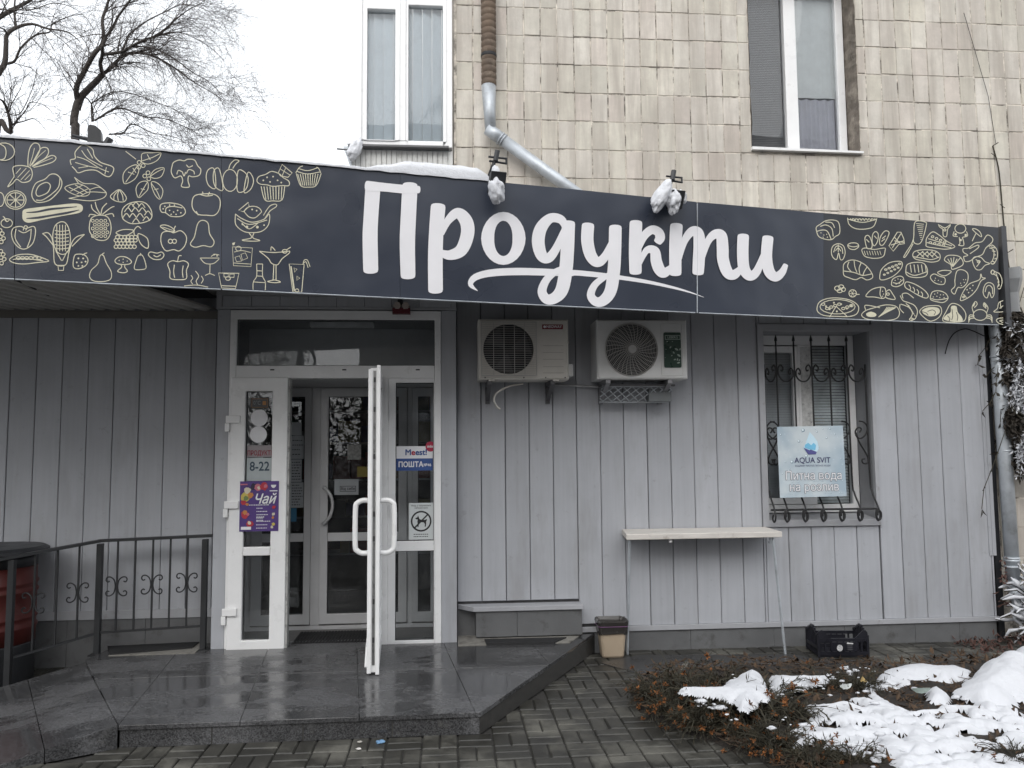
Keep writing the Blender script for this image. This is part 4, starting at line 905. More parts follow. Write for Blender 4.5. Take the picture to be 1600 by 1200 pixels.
l3 = leaf2(XR+.121, -.101, XR+.17, -.15, 'fixed_leaf')
hx = W(506, 800, IY)[0]
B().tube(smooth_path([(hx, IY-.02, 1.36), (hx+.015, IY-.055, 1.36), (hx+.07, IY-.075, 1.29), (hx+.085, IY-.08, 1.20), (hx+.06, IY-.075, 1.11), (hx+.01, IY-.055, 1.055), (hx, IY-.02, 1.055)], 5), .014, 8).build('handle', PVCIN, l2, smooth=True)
# the dim shop behind the inner door and behind the window
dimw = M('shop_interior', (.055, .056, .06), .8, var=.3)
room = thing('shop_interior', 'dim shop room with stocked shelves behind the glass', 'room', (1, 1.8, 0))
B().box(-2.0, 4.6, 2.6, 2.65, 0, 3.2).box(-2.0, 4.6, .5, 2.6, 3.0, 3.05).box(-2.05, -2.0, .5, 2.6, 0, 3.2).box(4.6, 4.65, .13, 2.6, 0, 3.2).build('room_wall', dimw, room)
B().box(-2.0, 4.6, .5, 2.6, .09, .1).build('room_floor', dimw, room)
goods = [M('goods_%d' % i, c, .5) for i, c in enumerate([(.20, .05, .04), (.18, .15, .05), (.05, .12, .07), (.25, .25, .25), (.05, .07, .18), (.16, .09, .05)])]
for z in (.55, .95, 1.35, 1.75, 2.1):
    B().box(-1.9, 4.5, 2.2, 2.58, z, z+.02).build('shelf_board', LIN, room)
    x = -1.8
    while x < 4.4:
        w = RND.uniform(.10, .26); h = RND.uniform(.12, .30)
        if RND.random() < .8: B().box(x, x+w-.01, 2.22, 2.5, z+.0205, z+.02+h).build('goods', RND.choice(goods), room)
        x += w
# papers taped to the inner door
def card(name, label, cat, x0, x1, z0, z1, y, mat, lines=0, group=None, ink=None, tilt=0):
    cx, cz = (x0+x1)/2, (z0+z1)/2
    o = tag(B().box(x0, x1, y-.0012, y, z0, z1).build(name, mat), label, cat, group)
    for k in range(lines):
        z = z1-(z1-z0)*(k+1)/(lines+1); w = (x1-x0)*RND.uniform(.5, .85); xs_ = x0+(x1-x0)*.08; x = xs_; bb = B()
        while x < xs_+w:
            l = RND.uniform(.006, .022); bb.box(x, min(x+l, x1-.004), y-.0022, y-.0016, z-.0035, z+.0035); x += l+.006
        bb.build('text_line', ink or INK, o)
    return o
P = lambda x, y: W(x, y, IY)
yy = IY-.022+.028
def incard(nm, lab, a, c, mat, lines=0):
    (x0, z1), (x1, z0) = P(*a), P(*c); return card(nm, lab, 'notice', x0, x1, z0, z1, IY+.006, mat, lines)
PG = M('grey_paper', (.40, .42, .44), .8, var=.1)
incard('paper_notice', 'top blank paper taped to the inner door side glass', (455.5, 660), (471, 680), PG)
incard('paper_notice', 'paper with short bold lines below the blank sheet on inner glass', (455.5, 681), (474.5, 717), PG, 4)
incard('paper_notice', 'narrow printed paper in the middle of the inner side glass', (454.8, 718), (471, 753), PG, 7)
incard('paper_notice', 'lowest closely printed paper on the inner side glass', (454.5, 754), (474, 793), PG, 8)
incard('blue_sticker', 'small blue sticker at the foot of the taped papers', (454.5, 794), (463, 815), flat('blue_vinyl', (.04, .16, .28)))
c = incard('door_sticker', 'square smeared pale sticker on the inner swing door glass', (543, 695), (564, 718), M('faded_sticker', (.30, .30, .29), .7, var=.5, scale=40))
incard('yellow_notice', 'small mustard yellow notice on the inner swing door glass', (558, 729), (577, 745), M('mustard', (.23, .18, .04), .7, var=.2))
wc = incard('door_plate', 'torn white plate with boxed lettering on the inner door', (522.5, 749), (560, 773), PG)
(x0, z1), (x1, z0) = P(531, 759.5), P(556, 768)
B().ring((x0, x1, z0, z1), (x0+.004, x1-.004, z0+.004, z1-.004), IY+.002, IY+.0045).build('box_outline', INK, wc)
text('Від себе', .036, (x0+x1)/2, IY+.0035, (z0+z1)/2, INK, wc, bold=.0006, sx=.85)

# ================================================================== notices on the outer glazing
yP = V-.0475
tp = tag(B().box(-1.626, -1.326, yP-.002, yP-.0005, 1.056, 1.446).build('tea_poster', M('purple_poster', (.085, .045, .205), .35, var=.12, scale=9)), 'purple tea price poster on the closed white leaf', 'poster')
ty = yP-.004
def disc(cx, cz, r, y, mat, par, name, n=18, rz=1.0): B().add([(cx+r*math.cos(2*PI*i/n), y, cz+r*rz*math.sin(2*PI*i/n)) for i in range(n)], [tuple(range(n))]).build(name, mat, par)
tx = lambda u: -1.626+.300*u
tz = lambda v: 1.446-.390*v
pc = {k: flat('poster_'+k, c) for k, c in dict(yellow=(.55,.45,.10), orange=(.50,.20,.06), red=(.42,.03,.05), pink=(.50,.15,.20), green=(.16,.22,.08), cream=(.6,.55,.42), dark=(.03,.02,.05)).items()}
def blob(u, v, r, col, n=7, sq=1.0, k=0):
    rr = random.Random(int(u*997+v*331)); m = 14
    B().add([(tx(u)+r*(1+.22*rr.uniform(-1, 1))*math.cos(2*PI*i/m), ty-.0003*k, tz(v)+sq*r*(1+.22*rr.uniform(-1, 1))*math.sin(2*PI*i/m)) for i in range(m)], [tuple(range(m))]).build('printed_fruit', pc[col], tp)
for k, a in enumerate([(.14,.32,.034,'yellow'), (.20,.18,.024,'cream'), (.27,.28,.022,'orange'), (.10,.43,.020,'red'), (.36,.11,.026,'dark'), (.47,.12,.028,'pink'), (.49,.13,.013,'cream'), (.62,.11,.030,'red'), (.66,.10,.014,'pink'), (.16,.34,.018,'green'),
                          (.14,.66,.030,'red'), (.14,.62,.017,'orange'), (.22,.66,.012,'pink'), (.27,.85,.027,'red'), (.26,.83,.014,'cream'), (.88,.52,.014,'red'), (.87,.66,.012,'cream'), (.86,.73,.010,'orange'), (.88,.86,.013,'yellow'), (.84,.92,.011,'cream'), (.20,.46,.012,'orange')]): blob(*a, k=k)
text('Чай', .105, tx(.63), ty-.008, tz(.365), WHITE, tp, bold=.0018, shear=.35, sx=.88)
for v, w in ((.475,.5), (.54,.12), (.605,.25), (.67,.28), (.715,.20), (.735,.18), (.78,.15), (.80,.34), (.87,.27), (.935,.25)):
    bb = B(); s0 = .25 if v < .5 else .44; x = tx(s0)
    while x < tx(s0+w):
        l = RND.uniform(.006, .014); bb.quad((x, ty-.007, tz(v)-.003), (x+l, ty-.007, tz(v)-.003), (x+l, ty-.007, tz(v)+.003), (x, ty-.007, tz(v)+.003)); x += l+.0035
    bb.build('text_line', WHITE, tp)
B().quad((tx(.02), ty-.007, tz(.075)), (tx(.20), ty-.007, tz(.075)), (tx(.20), ty-.007, tz(.05)), (tx(.02), ty-.007, tz(.05))).build('red_tag', pc['pink'], tp)
B().quad((tx(.05), ty-.007, tz(.965)), (tx(.31), ty-.007, tz(.965)), (tx(.31), ty-.007, tz(.905)), (tx(.05), ty-.007, tz(.905))).build('white_tag', WHITE, tp)
B().add([(tx(.80), ty-.007, tz(.075)), (tx(.94), ty-.007, tz(.075)), (tx(.92), ty-.007, tz(.115)), (tx(.88), ty-.007, tz(.14)), (tx(.84), ty-.007, tz(.135)), (tx(.81), ty-.007, tz(.11))], [tuple(range(5, -1, -1))]).build('cup_emblem', WHITE, tp)
B().quad((tx(.77), ty-.007, tz(.205)), (tx(.97), ty-.007, tz(.205)), (tx(.97), ty-.007, tz(.185)), (tx(.77), ty-.007, tz(.185))).build('text_line', WHITE, tp)
# things on the closed leaf's upper pane (pane at V)
yS = V-.004
(x0, z1), (x1, z0) = W(393, 622, V), W(420, 638, V)
sn = tag(B().box(x0, x1, yS-.012, yS, z0, z1).build('sensor_box', M('sensor_black', (.02, .025, .032), .3)), 'small black display box at the top of the closed leaf glass', 'display')
B().ring((x0+.004, x1-.004, z0+.004, z1-.004), (x0+.01, x1-.01, z0+.01, z1-.01), yS-.0145, yS-.0125).build('bezel', M('amber', (.20, .11, .05), .5), sn)
text('0°C', .045, (x0+x1)/2-.02, yS-.0145, (z0+z1)/2, M('digit_grey', (.25, .28, .30), .5), sn, sx=.8)
B().box(x1-.045, x1-.018, yS-.0145, yS-.0125, (z0+z1)/2-.016, (z0+z1)/2+.016).build('amber_block', M('amber_light', (.42, .20, .06), .5), sn)
for (cx, cy), lab in (((405.3, 653), 'upper round white sticker on the closed leaf glass'), ((404, 679), 'lower round white sticker on the closed leaf glass')):
    x, z = W(cx, cy, V); n = 28
    tag(B().prism([(x+.066*math.cos(2*PI*i/n), z+.066*math.sin(2*PI*i/n)) for i in range(n)], yS-.0015, yS).build('round_sticker', WHITE), lab, 'sticker')
(x0, z1), (x1, z0) = W(386.5, 696, V), W(424, 714, V)
hs1 = tag(B().box(x0, x1, yS-.0015, yS, z0, z1).build('shop_notice', M('pinkish_paper', (.30, .27, .28), .6, var=.1)), 'greyish strip reading ПРОДУКТИ in dark red on closed leaf', 'notice')
text('ПРОДУКТИ', .052, (x0+x1)/2+.012, yS-.003, z0+.030, flat('dark_red', (.26, .03, .05)), hs1, bold=.0012, sx=.72)
(x0, z1), (x1, z0) = W(386, 715.5, V), W(424, 751, V)
hs2 = tag(B().box(x0, x1, yS-.0015, yS, z0, z1).build('opening_hours', M('grey_card', (.42, .46, .47), .6, var=.1)), 'pale card with opening hours 8-22 below the red strip', 'notice')
text('8-22', .10, (x0+x1)/2+.004, yS-.003, (z0+z1)/2+.02, flat('slate_ink', (.04, .07, .10)), hs2, bold=.002, sx=.85)
# side light stickers (pane at V+.03)
yQ = V+.026
ps = tag(B().box(-.414, -.120, yQ-.0015, yQ, 1.612, 1.711).build('post_sign', WHITE), 'white and blue parcel post sign reading Meest ПОШТА', 'sign')
blu = flat('post_blue', (.035, .085, .27)); redp = flat('post_red', (.42, .02, .06))
B().box(-.414, -.120, yQ-.0016, yQ-.0001, 1.514, 1.6115).build('blue_half', blu, ps)
text('M', .066, -.318, yQ-.004, 1.660, blu, ps, bold=.0016); text('e', .066, -.277, yQ-.004, 1.660, redp, ps, bold=.0018); text('est!', .066, -.212, yQ-.004, 1.660, blu, ps, bold=.0018)
text('ПОШТА', .058, -.297, yQ-.004, 1.562, WHITE, ps, bold=.002, sx=.92); text('№46', .030, -.163, yQ-.004, 1.558, WHITE, ps, bold=.0008)
disc(-.138, 1.707, .041, yQ-.0032, redp, ps, 'red_roundel', 24); text('mini', .032, -.138, yQ-.006, 1.708, WHITE, ps, bold=.0008)
dg = tag(B().box(-.311, -.112, yQ-.0015, yQ, .962, 1.254).build('no_dogs_sign', M('pale_card', (.60, .63, .63), .5, var=.05)), 'pale no dogs sign with a crossed black dog on side glass', 'sign')
cx, cz, yd = -.213, 1.108, yQ-.003; n = 36
B().add([(cx+r*math.cos(2*PI*i/n), yd, cz+r*math.sin(2*PI*i/n)) for i in range(n) for r in (.083, .070)], [(2*i, 2*((i+1) % n), 2*((i+1) % n)+1, 2*i+1) for i in range(n)]).build('prohibition_ring', INK, dg)
B().quad((cx-.054, yd-.001, cz-.046), (cx-.046, yd-.001, cz-.054), (cx+.054, yd-.001, cz+.046), (cx+.046, yd-.001, cz+.054)).build('prohibition_bar', INK, dg)
dog = [(-.048,.024),(-.030,.032),(-.024,.046),(-.018,.030),(-.014,.018),(.0,.012),(.030,.010),(.044,.018),(.046,.008),(.040,-.004),(.040,-.022),(.036,-.044),(.028,-.044),(.030,-.024),(.022,-.010),(.002,-.008),(-.012,-.014),(-.020,-.030),(-.020,-.044),(-.030,-.044),(-.028,-.022),(-.030,.002),(-.026,.014),(-.040,.016)]
B().add([(cx+a, yd-.002, cz+b_) for a, b_ in dog], [tuple(range(len(dog)))]).build('dog_figure', INK, dg)
text('Вхід з тваринами', .019, cx, yd, 1.233, INK, dg); text('заборонено', .019, cx, yd, 1.214, INK, dg)
for z_ in (1.004, .986):
    bb = B(); x = cx-.06
    while x < cx+.055:
        l = RND.uniform(.006, .013); bb.quad((x, yd, z_-.003), (x+l, yd, z_-.003), (x+l, yd, z_+.003), (x, yd, z_+.003)); x += l+.004
    bb.build('text_line', INK, dg)
# ================================================================== air conditioners
ACW = M('ac_cream', (.56, .535, .49), .42, var=.06, dirt=((.36, .33, .28), 6, .63))
ACG = M('ac_white', (.60, .60, .59), .40, var=.05, dirt=((.40, .39, .37), 6, .65))
WIRE = M('grille_wire', (.42, .41, .39), .45); FAN = M('fan_dark', (.018, .018, .022), .5)
def fan_part(par, cx, cz, r, y):
    B().lathe([(r, y), (r, y+.10), (r*.2, y+.11)], cx, 0, 32, 'y', cz).build('fan_well', FAN, par) if False else None
    n = 36; bb = B()
    ring0 = [(cx+r*math.cos(2*PI*i/n), y, cz+r*math.sin(2*PI*i/n)) for i in range(n)]; ring1 = [(a, y+.09, c) for a, _, c in ring0]
    bb.add(ring0+ring1, [(i, i+n, (i+1) % n+n, (i+1) % n) for i in range(n)] + [tuple(range(n, 2*n))]); bb.build('fan_well', FAN, par)
    bb = B()
    for k in range(3):
        a0 = 2*PI*k/3+.4; pts = []
        for rr, da in ((.18, -.25), (.55, -.5), (.95, -.55), (.97, .35), (.6, .35), (.18, .25)): pts.append((cx+r*rr*math.cos(a0+da), y+.05+.03*da, cz+r*rr*math.sin(a0+da)))
        bb.add(pts, [tuple(range(6))])
    bb.build('fan_blade', M('fan_grey', (.05, .05, .055), .5), par)
def casing(par, x0, x1, z0, z1, y0, y1, hole, mat):
    cx, cz, r = hole; n = 48; bb = B(); e = .012
    # front skin with a round hole: fan from ring to rectangle
    rect = []
    for i in range(n):
        a = 2*PI*i/n; dx, dz = math.cos(a), math.sin(a); t = min((x1-e-cx)/dx if dx > 1e-9 else 1e9, (x0+e-cx)/dx if dx < -1e-9 else 1e9, (z1-e-cz)/dz if dz > 1e-9 else 1e9, (z0+e-cz)/dz if dz < -1e-9 else 1e9)
        rect.append((cx+dx*t, y0, cz+dz*t))
    ringv = [(cx+r*math.cos(2*PI*i/n), y0+.0005, cz+r*math.sin(2*PI*i/n)) for i in range(n)]
    bb.add(rect+ringv, [(i, (i+1) % n, (i+1) % n+n, i+n) for i in range(n)])
    for sx in (x0+e, x1-e):
        for sz in (z0+e, z1-e):
            near = sorted(range(n), key=lambda i: (rect[i][0]-sx)**2+(rect[i][2]-sz)**2)[:2]
            bb.add([rect[near[0]], rect[near[1]], (sx, y0, sz)], [(0,1,2)])
    c4 = lambda a, y: [(x0+a, y, z0+a), (x1-a, y, z0+a), (x1-a, y, z1-a), (x0+a, y, z1-a)]
    bb.add(c4(e, y0)+c4(0, y0+e)+c4(0, y1), [(i, i+4, (i+1) % 4+4, (i+1) % 4) for i in range(4)] + [(i+4, i+8, (i+1) % 4+8, (i+1) % 4+4) for i in range(4)] + [(8, 9, 10, 11)])
    bb.build('casing', mat, par)
y0, y1 = -.38, -.10
ac = thing('air_conditioner', 'cream outdoor air conditioner with square wire grille and red badge', 'air conditioner', (.61, -.24, 2.23), 'air conditioners on the wall')
X0, X1, Z0, Z1 = .246, .974, 2.236, 2.722
q = lambda x, y: W(x, y, y0)
cx, cz = q(794.5, 545.5); r = .202
casing(ac, X0, X1, Z0, Z1, y0, y1, (cx, cz, r), ACW); fan_part(ac, cx, cz, r, y0+.002)
gx0, gx1, gz0, gz1 = q(752, 500)[0], q(837, 500)[0], q(760, 587)[1], q(760, 504)[1]
bb = B()
for k in range(25):
    z = gz0+(gz1-gz0)*k/24; bb.tube([(gx0, y0-.022, z), (gx1, y0-.022, z)], .0016, 4)
bb.build('grille_wires', WIRE, ac)
for x in (771, 787.3, 803.5, 819.5): B().tube([(q(x, 545)[0], y0-.026, gz0), (q(x, 545)[0], y0-.026, gz1)], .0025, 5).build('grille_rod', WIRE, ac)
B().ring((gx0-.004, gx1+.004, gz0-.004, gz1+.004), (gx0+.003, gx1-.003, gz0+.003, gz1-.003), y0-.026, y0-.018).build('grille_frame', WIRE, ac)
B().box(X1-.006, X1+.004, y0-.006, y1, Z0+.29, Z0+.31).build('seam', ACW, ac)
for z in (.27, .215, .16, .10, .05): B().box(q(848, 540)[0], q(880, 540)[0], y0-.003, y0-.0005, Z0+z, Z0+z+.004).build('louvre', M('louvre_grey', (.36, .34, .31), .5), ac)
(bx0, bz1), (bx1, bz0) = q(847, 507), q(879.5, 514.5)
bd = B().box(bx0, bx1, y0-.004, y0-.0005, bz0, bz1).build('badge', flat('badge_red', (.20, .02, .03)), ac)
text('NEOWAY', .030, (bx0+bx1)/2+.012, y0-.0055, (bz0+bz1)/2, WHITE, bd, bold=.0006, sx=.95); disc(bx0+.02, (bz0+bz1)/2, .011, y0-.0055, WHITE, bd, 'badge_mark')
B().box(X1+.0005, X1+.045, -.32, -.14, Z0+.03, Z0+.13).build('valve_cover', ACG, ac, bevel=.006)
for x in (758, 818.5, 852.5, 883): B().lathe([(.006, y0-.004), (.006, y0)], q(x, 590)[0], 0, 8, 'y', q(x, 590)[1]).build('screw', DARKM, ac)
def bracket(par, x, zt_, ytip, ybot, zbot, w, mat):
    B().box(x-w/2, x+w/2, ytip+.02, -.004, zt_-.034, zt_-.001).build('bracket_arm', mat, par)
    B().add([(x-w/2, ytip+.03, zt_-.036), (x+w/2, ytip+.03, zt_-.036), (x+w/2, ybot, zbot), (x-w/2, ybot, zbot), (x-w/2, ytip+.075, zt_-.036), (x+w/2, ytip+.075, zt_-.036), (x+w/2, ybot+.03, zbot-.02), (x-w/2, ybot+.03, zbot-.02)],
            [(0,1,2,3),(7,6,5,4),(0,3,7,4),(1,5,6,2),(0,4,5,1),(3,2,6,7)]).build('bracket_strut', mat, par)
    B().box(x-w/2, x+w/2, -.03, -.004, zbot-.035, zt_-.036).build('bracket_back', mat, par)
for x in (q(768, 597)[0]-.015, q(868, 597)[0]-.02): bracket(ac, x, Z0, y0, -.04, Z0-.14, .034, DARKM)
for x in (768.5, 869): B().box(q(x, 595)[0]-.025, q(x, 595)[0]+.025, y0+.0, y0+.06, Z0-.012, Z0-.0005).build('foot', ACW, ac)
B().tube(smooth_path([(.62, -.2, Z0-.02), (.50, -.24, Z0-.045), (.40, -.27, Z0-.10), (.375, -.29, Z0-.16), (.40, -.30, Z0-.215), (.425, -.30, Z0-.235)], 5), .008, 6).build('drain_hose', ACW, ac, smooth=True)
ac = thing('air_conditioner', 'white outdoor air conditioner with round grille and dark green panel', 'air conditioner', (1.58, -.24, 2.23), 'air conditioners on the wall')
X0, X1, Z0, Z1 = 1.206, 1.952, 2.238, 2.722
cx, cz = q(986.8, 546); r = .214
casing(ac, X0, X1, Z0, Z1, y0, y1, (cx, cz, r), ACG); fan_part(ac, cx, cz, r, y0+.002)
bb = B()
for k in range(1, 15):
    rr = r*(.16+.84*k/14); n = 40
    bb.tube([(cx+rr*math.cos(2*PI*i/n), y0-.014-.010*(1-(rr/r)**2), cz+rr*math.sin(2*PI*i/n)) for i in range(n+1)], .0016, 4, False)
bb.build('grille_rings', WIRE, ac)
bb = B(); n = 30
for k in range(n):
    a = 2*PI*k/n; pts = []
    for t in (.16, .4, .7, 1.0):
        aa = a+.35*(t-.16); pts.append((cx+r*t*math.cos(aa), y0-.018-.010*(1-t*t), cz+r*t*math.sin(aa)))
    bb.tube(pts, .0022, 4)
bb.build('grille_spokes', WIRE, ac)
B().lathe([(.033, y0-.036), (.036, y0-.028), (.036, y0-.02)], cx, 0, 20, 'y', cz).build('grille_hub', M('hub_grey', (.38, .37, .36), .5), ac)
n = 48; B().add([(cx+rr*math.cos(2*PI*i/n), y0-yo, cz+rr*math.sin(2*PI*i/n)) for i in range(n) for rr, yo in ((r+.006, .001), (r, .016), (r-.006, .001))], [(3*i+k, 3*((i+1) % n)+k, 3*((i+1) % n)+k+1, 3*i+k+1) for i in range(n) for k in (0, 1)]).build('grille_rim', WIRE, ac)
(fx0, fz1), (fx1, fz0) = q(1032, 506), q(1068, 587)
B().ring((fx0, fx1, fz0, fz1), (fx0+.006, fx1-.006, fz0+.006, fz1-.006), y0-.006, y0-.0005).build('panel_frame', ACG, ac, bevel=.003)
(gx0, gz1), (gx1, gz0) = q(1036.5, 519.5), q(1064.5, 574.5)
n = 6; pts = []
for (ccx, ccz, a0) in ((gx1-.012, gz1-.012, 0), (gx0+.012, gz1-.012, 90), (gx0+.012, gz0+.012, 180), (gx1-.012, gz0+.012, 270)):
    for i in range(n): a = math.radians(a0+90*i/(n-1)); pts.append((ccx+.012*math.cos(a), ccz+.012*math.sin(a)))
gp = B().prism(pts, y0-.008, y0-.001).build('green_panel', M('panel_green', (.018, .045, .032), .3, var=.2), ac)
lm = M('leaf_print', (.34, .40, .36), .5)
(lx0, lz1), (lx1, lz0) = q(1038.5, 524), q(1062.5, 531)
B().ring((lx0, lx1, lz0, lz1), (lx0+.004, lx1-.004, lz0+.004, lz1-.004), y0-.0105, y0-.0085).build('label_frame', lm, gp); text('LEBERG', .026, (lx0+lx1)/2, y0-.0105, (lz0+lz1)/2, lm, gp, bold=.0005)
for x, y, s, a in ((1047,543,.011,.9),(1056.5,546,.018,-.5),(1062,546,.012,1.2),(1052,551,.012,-1.0),(1060,555.5,.018,-.6),(1049,556,.008,.4),(1054,562,.012,.3),(1058,562,.012,1.3),(1061,563,.010,.8),(1059.5,567,.014,.2),(1038.5,559,.005,.3),(1040,546,.005,.3),(1042,534,.008,.2),(1050,534,.006,.2)):
    lx, lz = q(x, y); pts = [(-1, 0), (-.3, .42), (.5, .38), (1, 0), (.5, -.38), (-.3, -.42)]
    B().add([(lx+s*(u*math.cos(a)-v*math.sin(a)), y0-.0105, lz+s*(u*math.sin(a)+v*math.cos(a))) for u, v in pts], [tuple(range(5, -1, -1))]).build('printed_leaf', lm, gp)
for x in (q(957, 597)[0]-.03, q(1054, 597)[0]-.03): bracket(ac, x, Z0, y0, -.05, Z0-.15, .036, M('bracket_grey', (.24, .24, .25), .5, metal=.3))
B().box(X0+.06, X1-.08, y0+.10, y1, Z0-.05, Z0-.036).build('tray', DARKM, ac)
cage = thing('wire_cage', 'small diagonal wire cage slung under the green panelled air conditioner', 'cage', (1.5, -.2, 2.05))
bb = B(); c0 = W(945, 604, -.22); c1 = W(1038, 628, -.12)
for k in range(-2, 9):
    for sg in (1, -1):
        xa = c0[0]+(c1[0]-c0[0])*k/7; xb = xa+sg*.16
        pa, pb = Vector((xa, -.24, c0[1])), Vector((xb, -.12, c1[1]))
        t0, t1 = 0.0, 1.0; lo, hi = c0[0]-.03, c1[0]+.04
        if pb.x != pa.x:
            ta, tb = (lo-pa.x)/(pb.x-pa.x), (hi-pa.x)/(pb.x-pa.x); t0, t1 = max(0, min(ta, tb)), min(1, max(ta, tb))
        if t1-t0 > .05: bb.tube([pa.lerp(pb, t0), pa.lerp(pb, t1)], .0055, 4)
bb.build('lattice', GALV, cage)
B().box(c1[0]-.15, c1[0]+.04, -.20, -.11, c1[1]+.0, c0[1]-.02).build('boxed_end', M('mesh_grey', (.14, .15, .155), .6), cage)
B().tube([(c0[0]-.03, -.12, c1[1]), (c1[0]+.04, -.12, c1[1])], .008, 5).tube([(c0[0]-.03, -.24, c0[1]), (c1[0]+.04, -.24, c0[1])], .008, 5).build('rim_bar', GALV, cage)
pa, pb = W3(862, 601, -.05), W3(960, 605, -.05)
tag(B().tube([tuple(pa), tuple(pb)], .011, 8).build('conduit_pipe', M('conduit', (.42, .42, .43), .5), smooth=True), 'thin grey conduit between the two air conditioners', 'pipe')
# warning light over the door
(x0, z1), (x1, z0) = W(613, 473, V-.07), W(641, 490.5, V-.07)
al = thing('alarm_light', 'dark red alarm box with two pale lamps over the door', 'alarm', ((x0+x1)/2, V-.05, z0))
B().box(x0, x1, V-.075, V-.03, z0, z0+(z1-z0)*.55).build('red_base', M('alarm_red', (.10, .012, .018), .4), al, bevel=.004)
for k in range(2):
    xx = x0+(x1-x0)*(.27+.47*k); B().lathe([(.030, V-.085), (.033, V-.07), (.033, V-.035)], xx, 0, 6, 'y', z0+(z1-z0)*.74).build('lamp', M('alarm_lamp', (.38, .33, .30), .4), al)
B().box((x0+x1)/2-.03, (x0+x1)/2+.01, V-.06, V-.03, z1-.012, z1+.04).build('mount', BLK, al)

# ================================================================== shop window
win = thing('shop_window', 'recessed white framed shop window right of the air conditioners', 'window', (3.2, .1, 1.0))
T = (2.688, 3.735, .998, 2.749)
bb = B().ring((T[0]+.0005, T[1]-.0005, T[2], T[3]), (2.742, 3.700, 1.052, 2.69), -.022, .02).build('outer_trim', TRIM, win, bevel=.003)
RY = .25; rc = M('reveal_grey', (.25, .255, .27), .5, var=.1)
B().box(3.7, 3.725, .0205, RY+.06, 1.03, 2.70).build('reveal', rc, win); B().box(2.71, 2.742, .0205, RY+.06, 1.03, 2.70).build('reveal', rc, win); B().box(2.7425, 3.6995, .0205, RY+.06, 2.69, 2.71).build('reveal', rc, win)
B().slab([(2.7425, -.02), (3.6995, -.02), (3.6995, RY+.06), (2.7425, RY+.06)], 1.02, lambda x, y: 1.0525+.12*(y+.02)).build('inner_sill', TRIM, win)
fx = lambda x: W(x, 600, RY)[0]
a0, a1, a2, a3 = 2.745, fx(1253), fx(1268), 3.695
bb = B().ring((a0, a3, 1.095, 2.689), (a0+.05, a3-.06, 1.165, 2.60), RY, RY+.06); bb.box(a1-.035, a2+.01, RY-.01, RY+.05, 1.1655, 2.5995)
bb.build('frame', PVC, win, bevel=.004)
B().ring((a0+.0505, a1-.0355, 1.17, 2.59), (a0+.10, a1-.085, 1.225, 2.53), RY-.006, RY+.05).build('sash', PVC, win, bevel=.004)
pane(a0+.095, a1-.08, 1.22, 2.535, RY+.02, win, GLASSW); pane(a2+.008, a3-.055, 1.16, 2.605, RY+.025, win, GLASSW)
scr = M('screen_grey', (.48, .49, .50), .8, var=.1); bb = B(); z = 1.19
while z < 2.56: bb.quad((a0+.06, RY+.075, z), (a1-.045, RY+.075, z), (a1-.045, RY+.083, z+.022), (a0+.06, RY+.083, z+.022)); z += .023
bb.build('slatted_screen', scr, win); bb = B(); z = 1.17
while z < 2.6: bb.quad((a2+.005, RY+.095, z), (a3-.05, RY+.095, z), (a3-.05, RY+.103, z+.022), (a2+.005, RY+.103, z+.022)); z += .0265
bb.build('slatted_screen', M('screen_light', (.68, .71, .71), .8, var=.45, scale=5), win)
B().quad((a1+.005-.02, RY-.0125, 1.7), (a2-.005, RY-.0125, 1.7), (a2-.005, RY-.0125, 2.58), (a1-.015, RY-.0125, 2.58)).build('torn_film', M('torn_film', (.55, .55, .54), .7, var=.3, scale=30, dirt=((.05, .05, .05), 26, .56)), win)
# wrought iron grille in front of it
ir = thing('window_grille', 'black wrought iron scroll grille over the shop window', 'window grille', (3.2, -.02, 1.05)); IRON = M('wrought_iron', (.012, .012, .013), .5, var=.3, bmp=.3)
gx = [2.755, 2.868, 3.028, 3.187, 3.35, 3.51, 3.672]
for k, x in enumerate(gx):
    pts = [(x, .02, 2.62 if 0 < k < 6 else 2.40), (x, .02, 1.45), (x, -.01, 1.28), (x, -.075, 1.19), (x, -.115, 1.12), (x, -.115, 1.07), (x, -.085, 1.045), (x, -.055, 1.07), (x, -.07, 1.105)]
    B().tube(smooth_path(pts, 4), [.0075]*(4*8)+[.006], 6).build('bar', IRON, ir, smooth=True)
    if 0 < k < 6:
        B().tube([(x, .02, 2.605), (x, .02, 2.625), (x, .02, 2.66)], [.013, .012, .002], 6).build('spike', IRON, ir)
for k, x in enumerate(gx[1:]):      # curled feet seen from the front: flat spiral rings
    cxx, czz = x-.012, 1.10; pts = []
    for i in range(20):
        t = i/19; a = PI/2+2*PI*1.3*t; rr = .046*(1-.55*t); pts.append((cxx+rr*.62*math.cos(a), -.125, czz+rr*1.25*math.sin(a)))
    B().tube(pts, .0085, 6).build('foot_scroll', IRON, ir, smooth=True)
B().tube([(2.745, -.05, 1.145), (3.69, -.05, 1.145)], .009, 5).build('bottom_rail', IRON, ir)
def spiral(cx, cz, r, a0, turns, y, th=.0075, ex=()):
    pts = [(cx+r*(1-.62*i/22)*math.cos(a0+turns*2*PI*i/22), y, cz+r*(1-.62*i/22)*math.sin(a0+turns*2*PI*i/22)) for i in range(23)]
    return list(ex)+pts
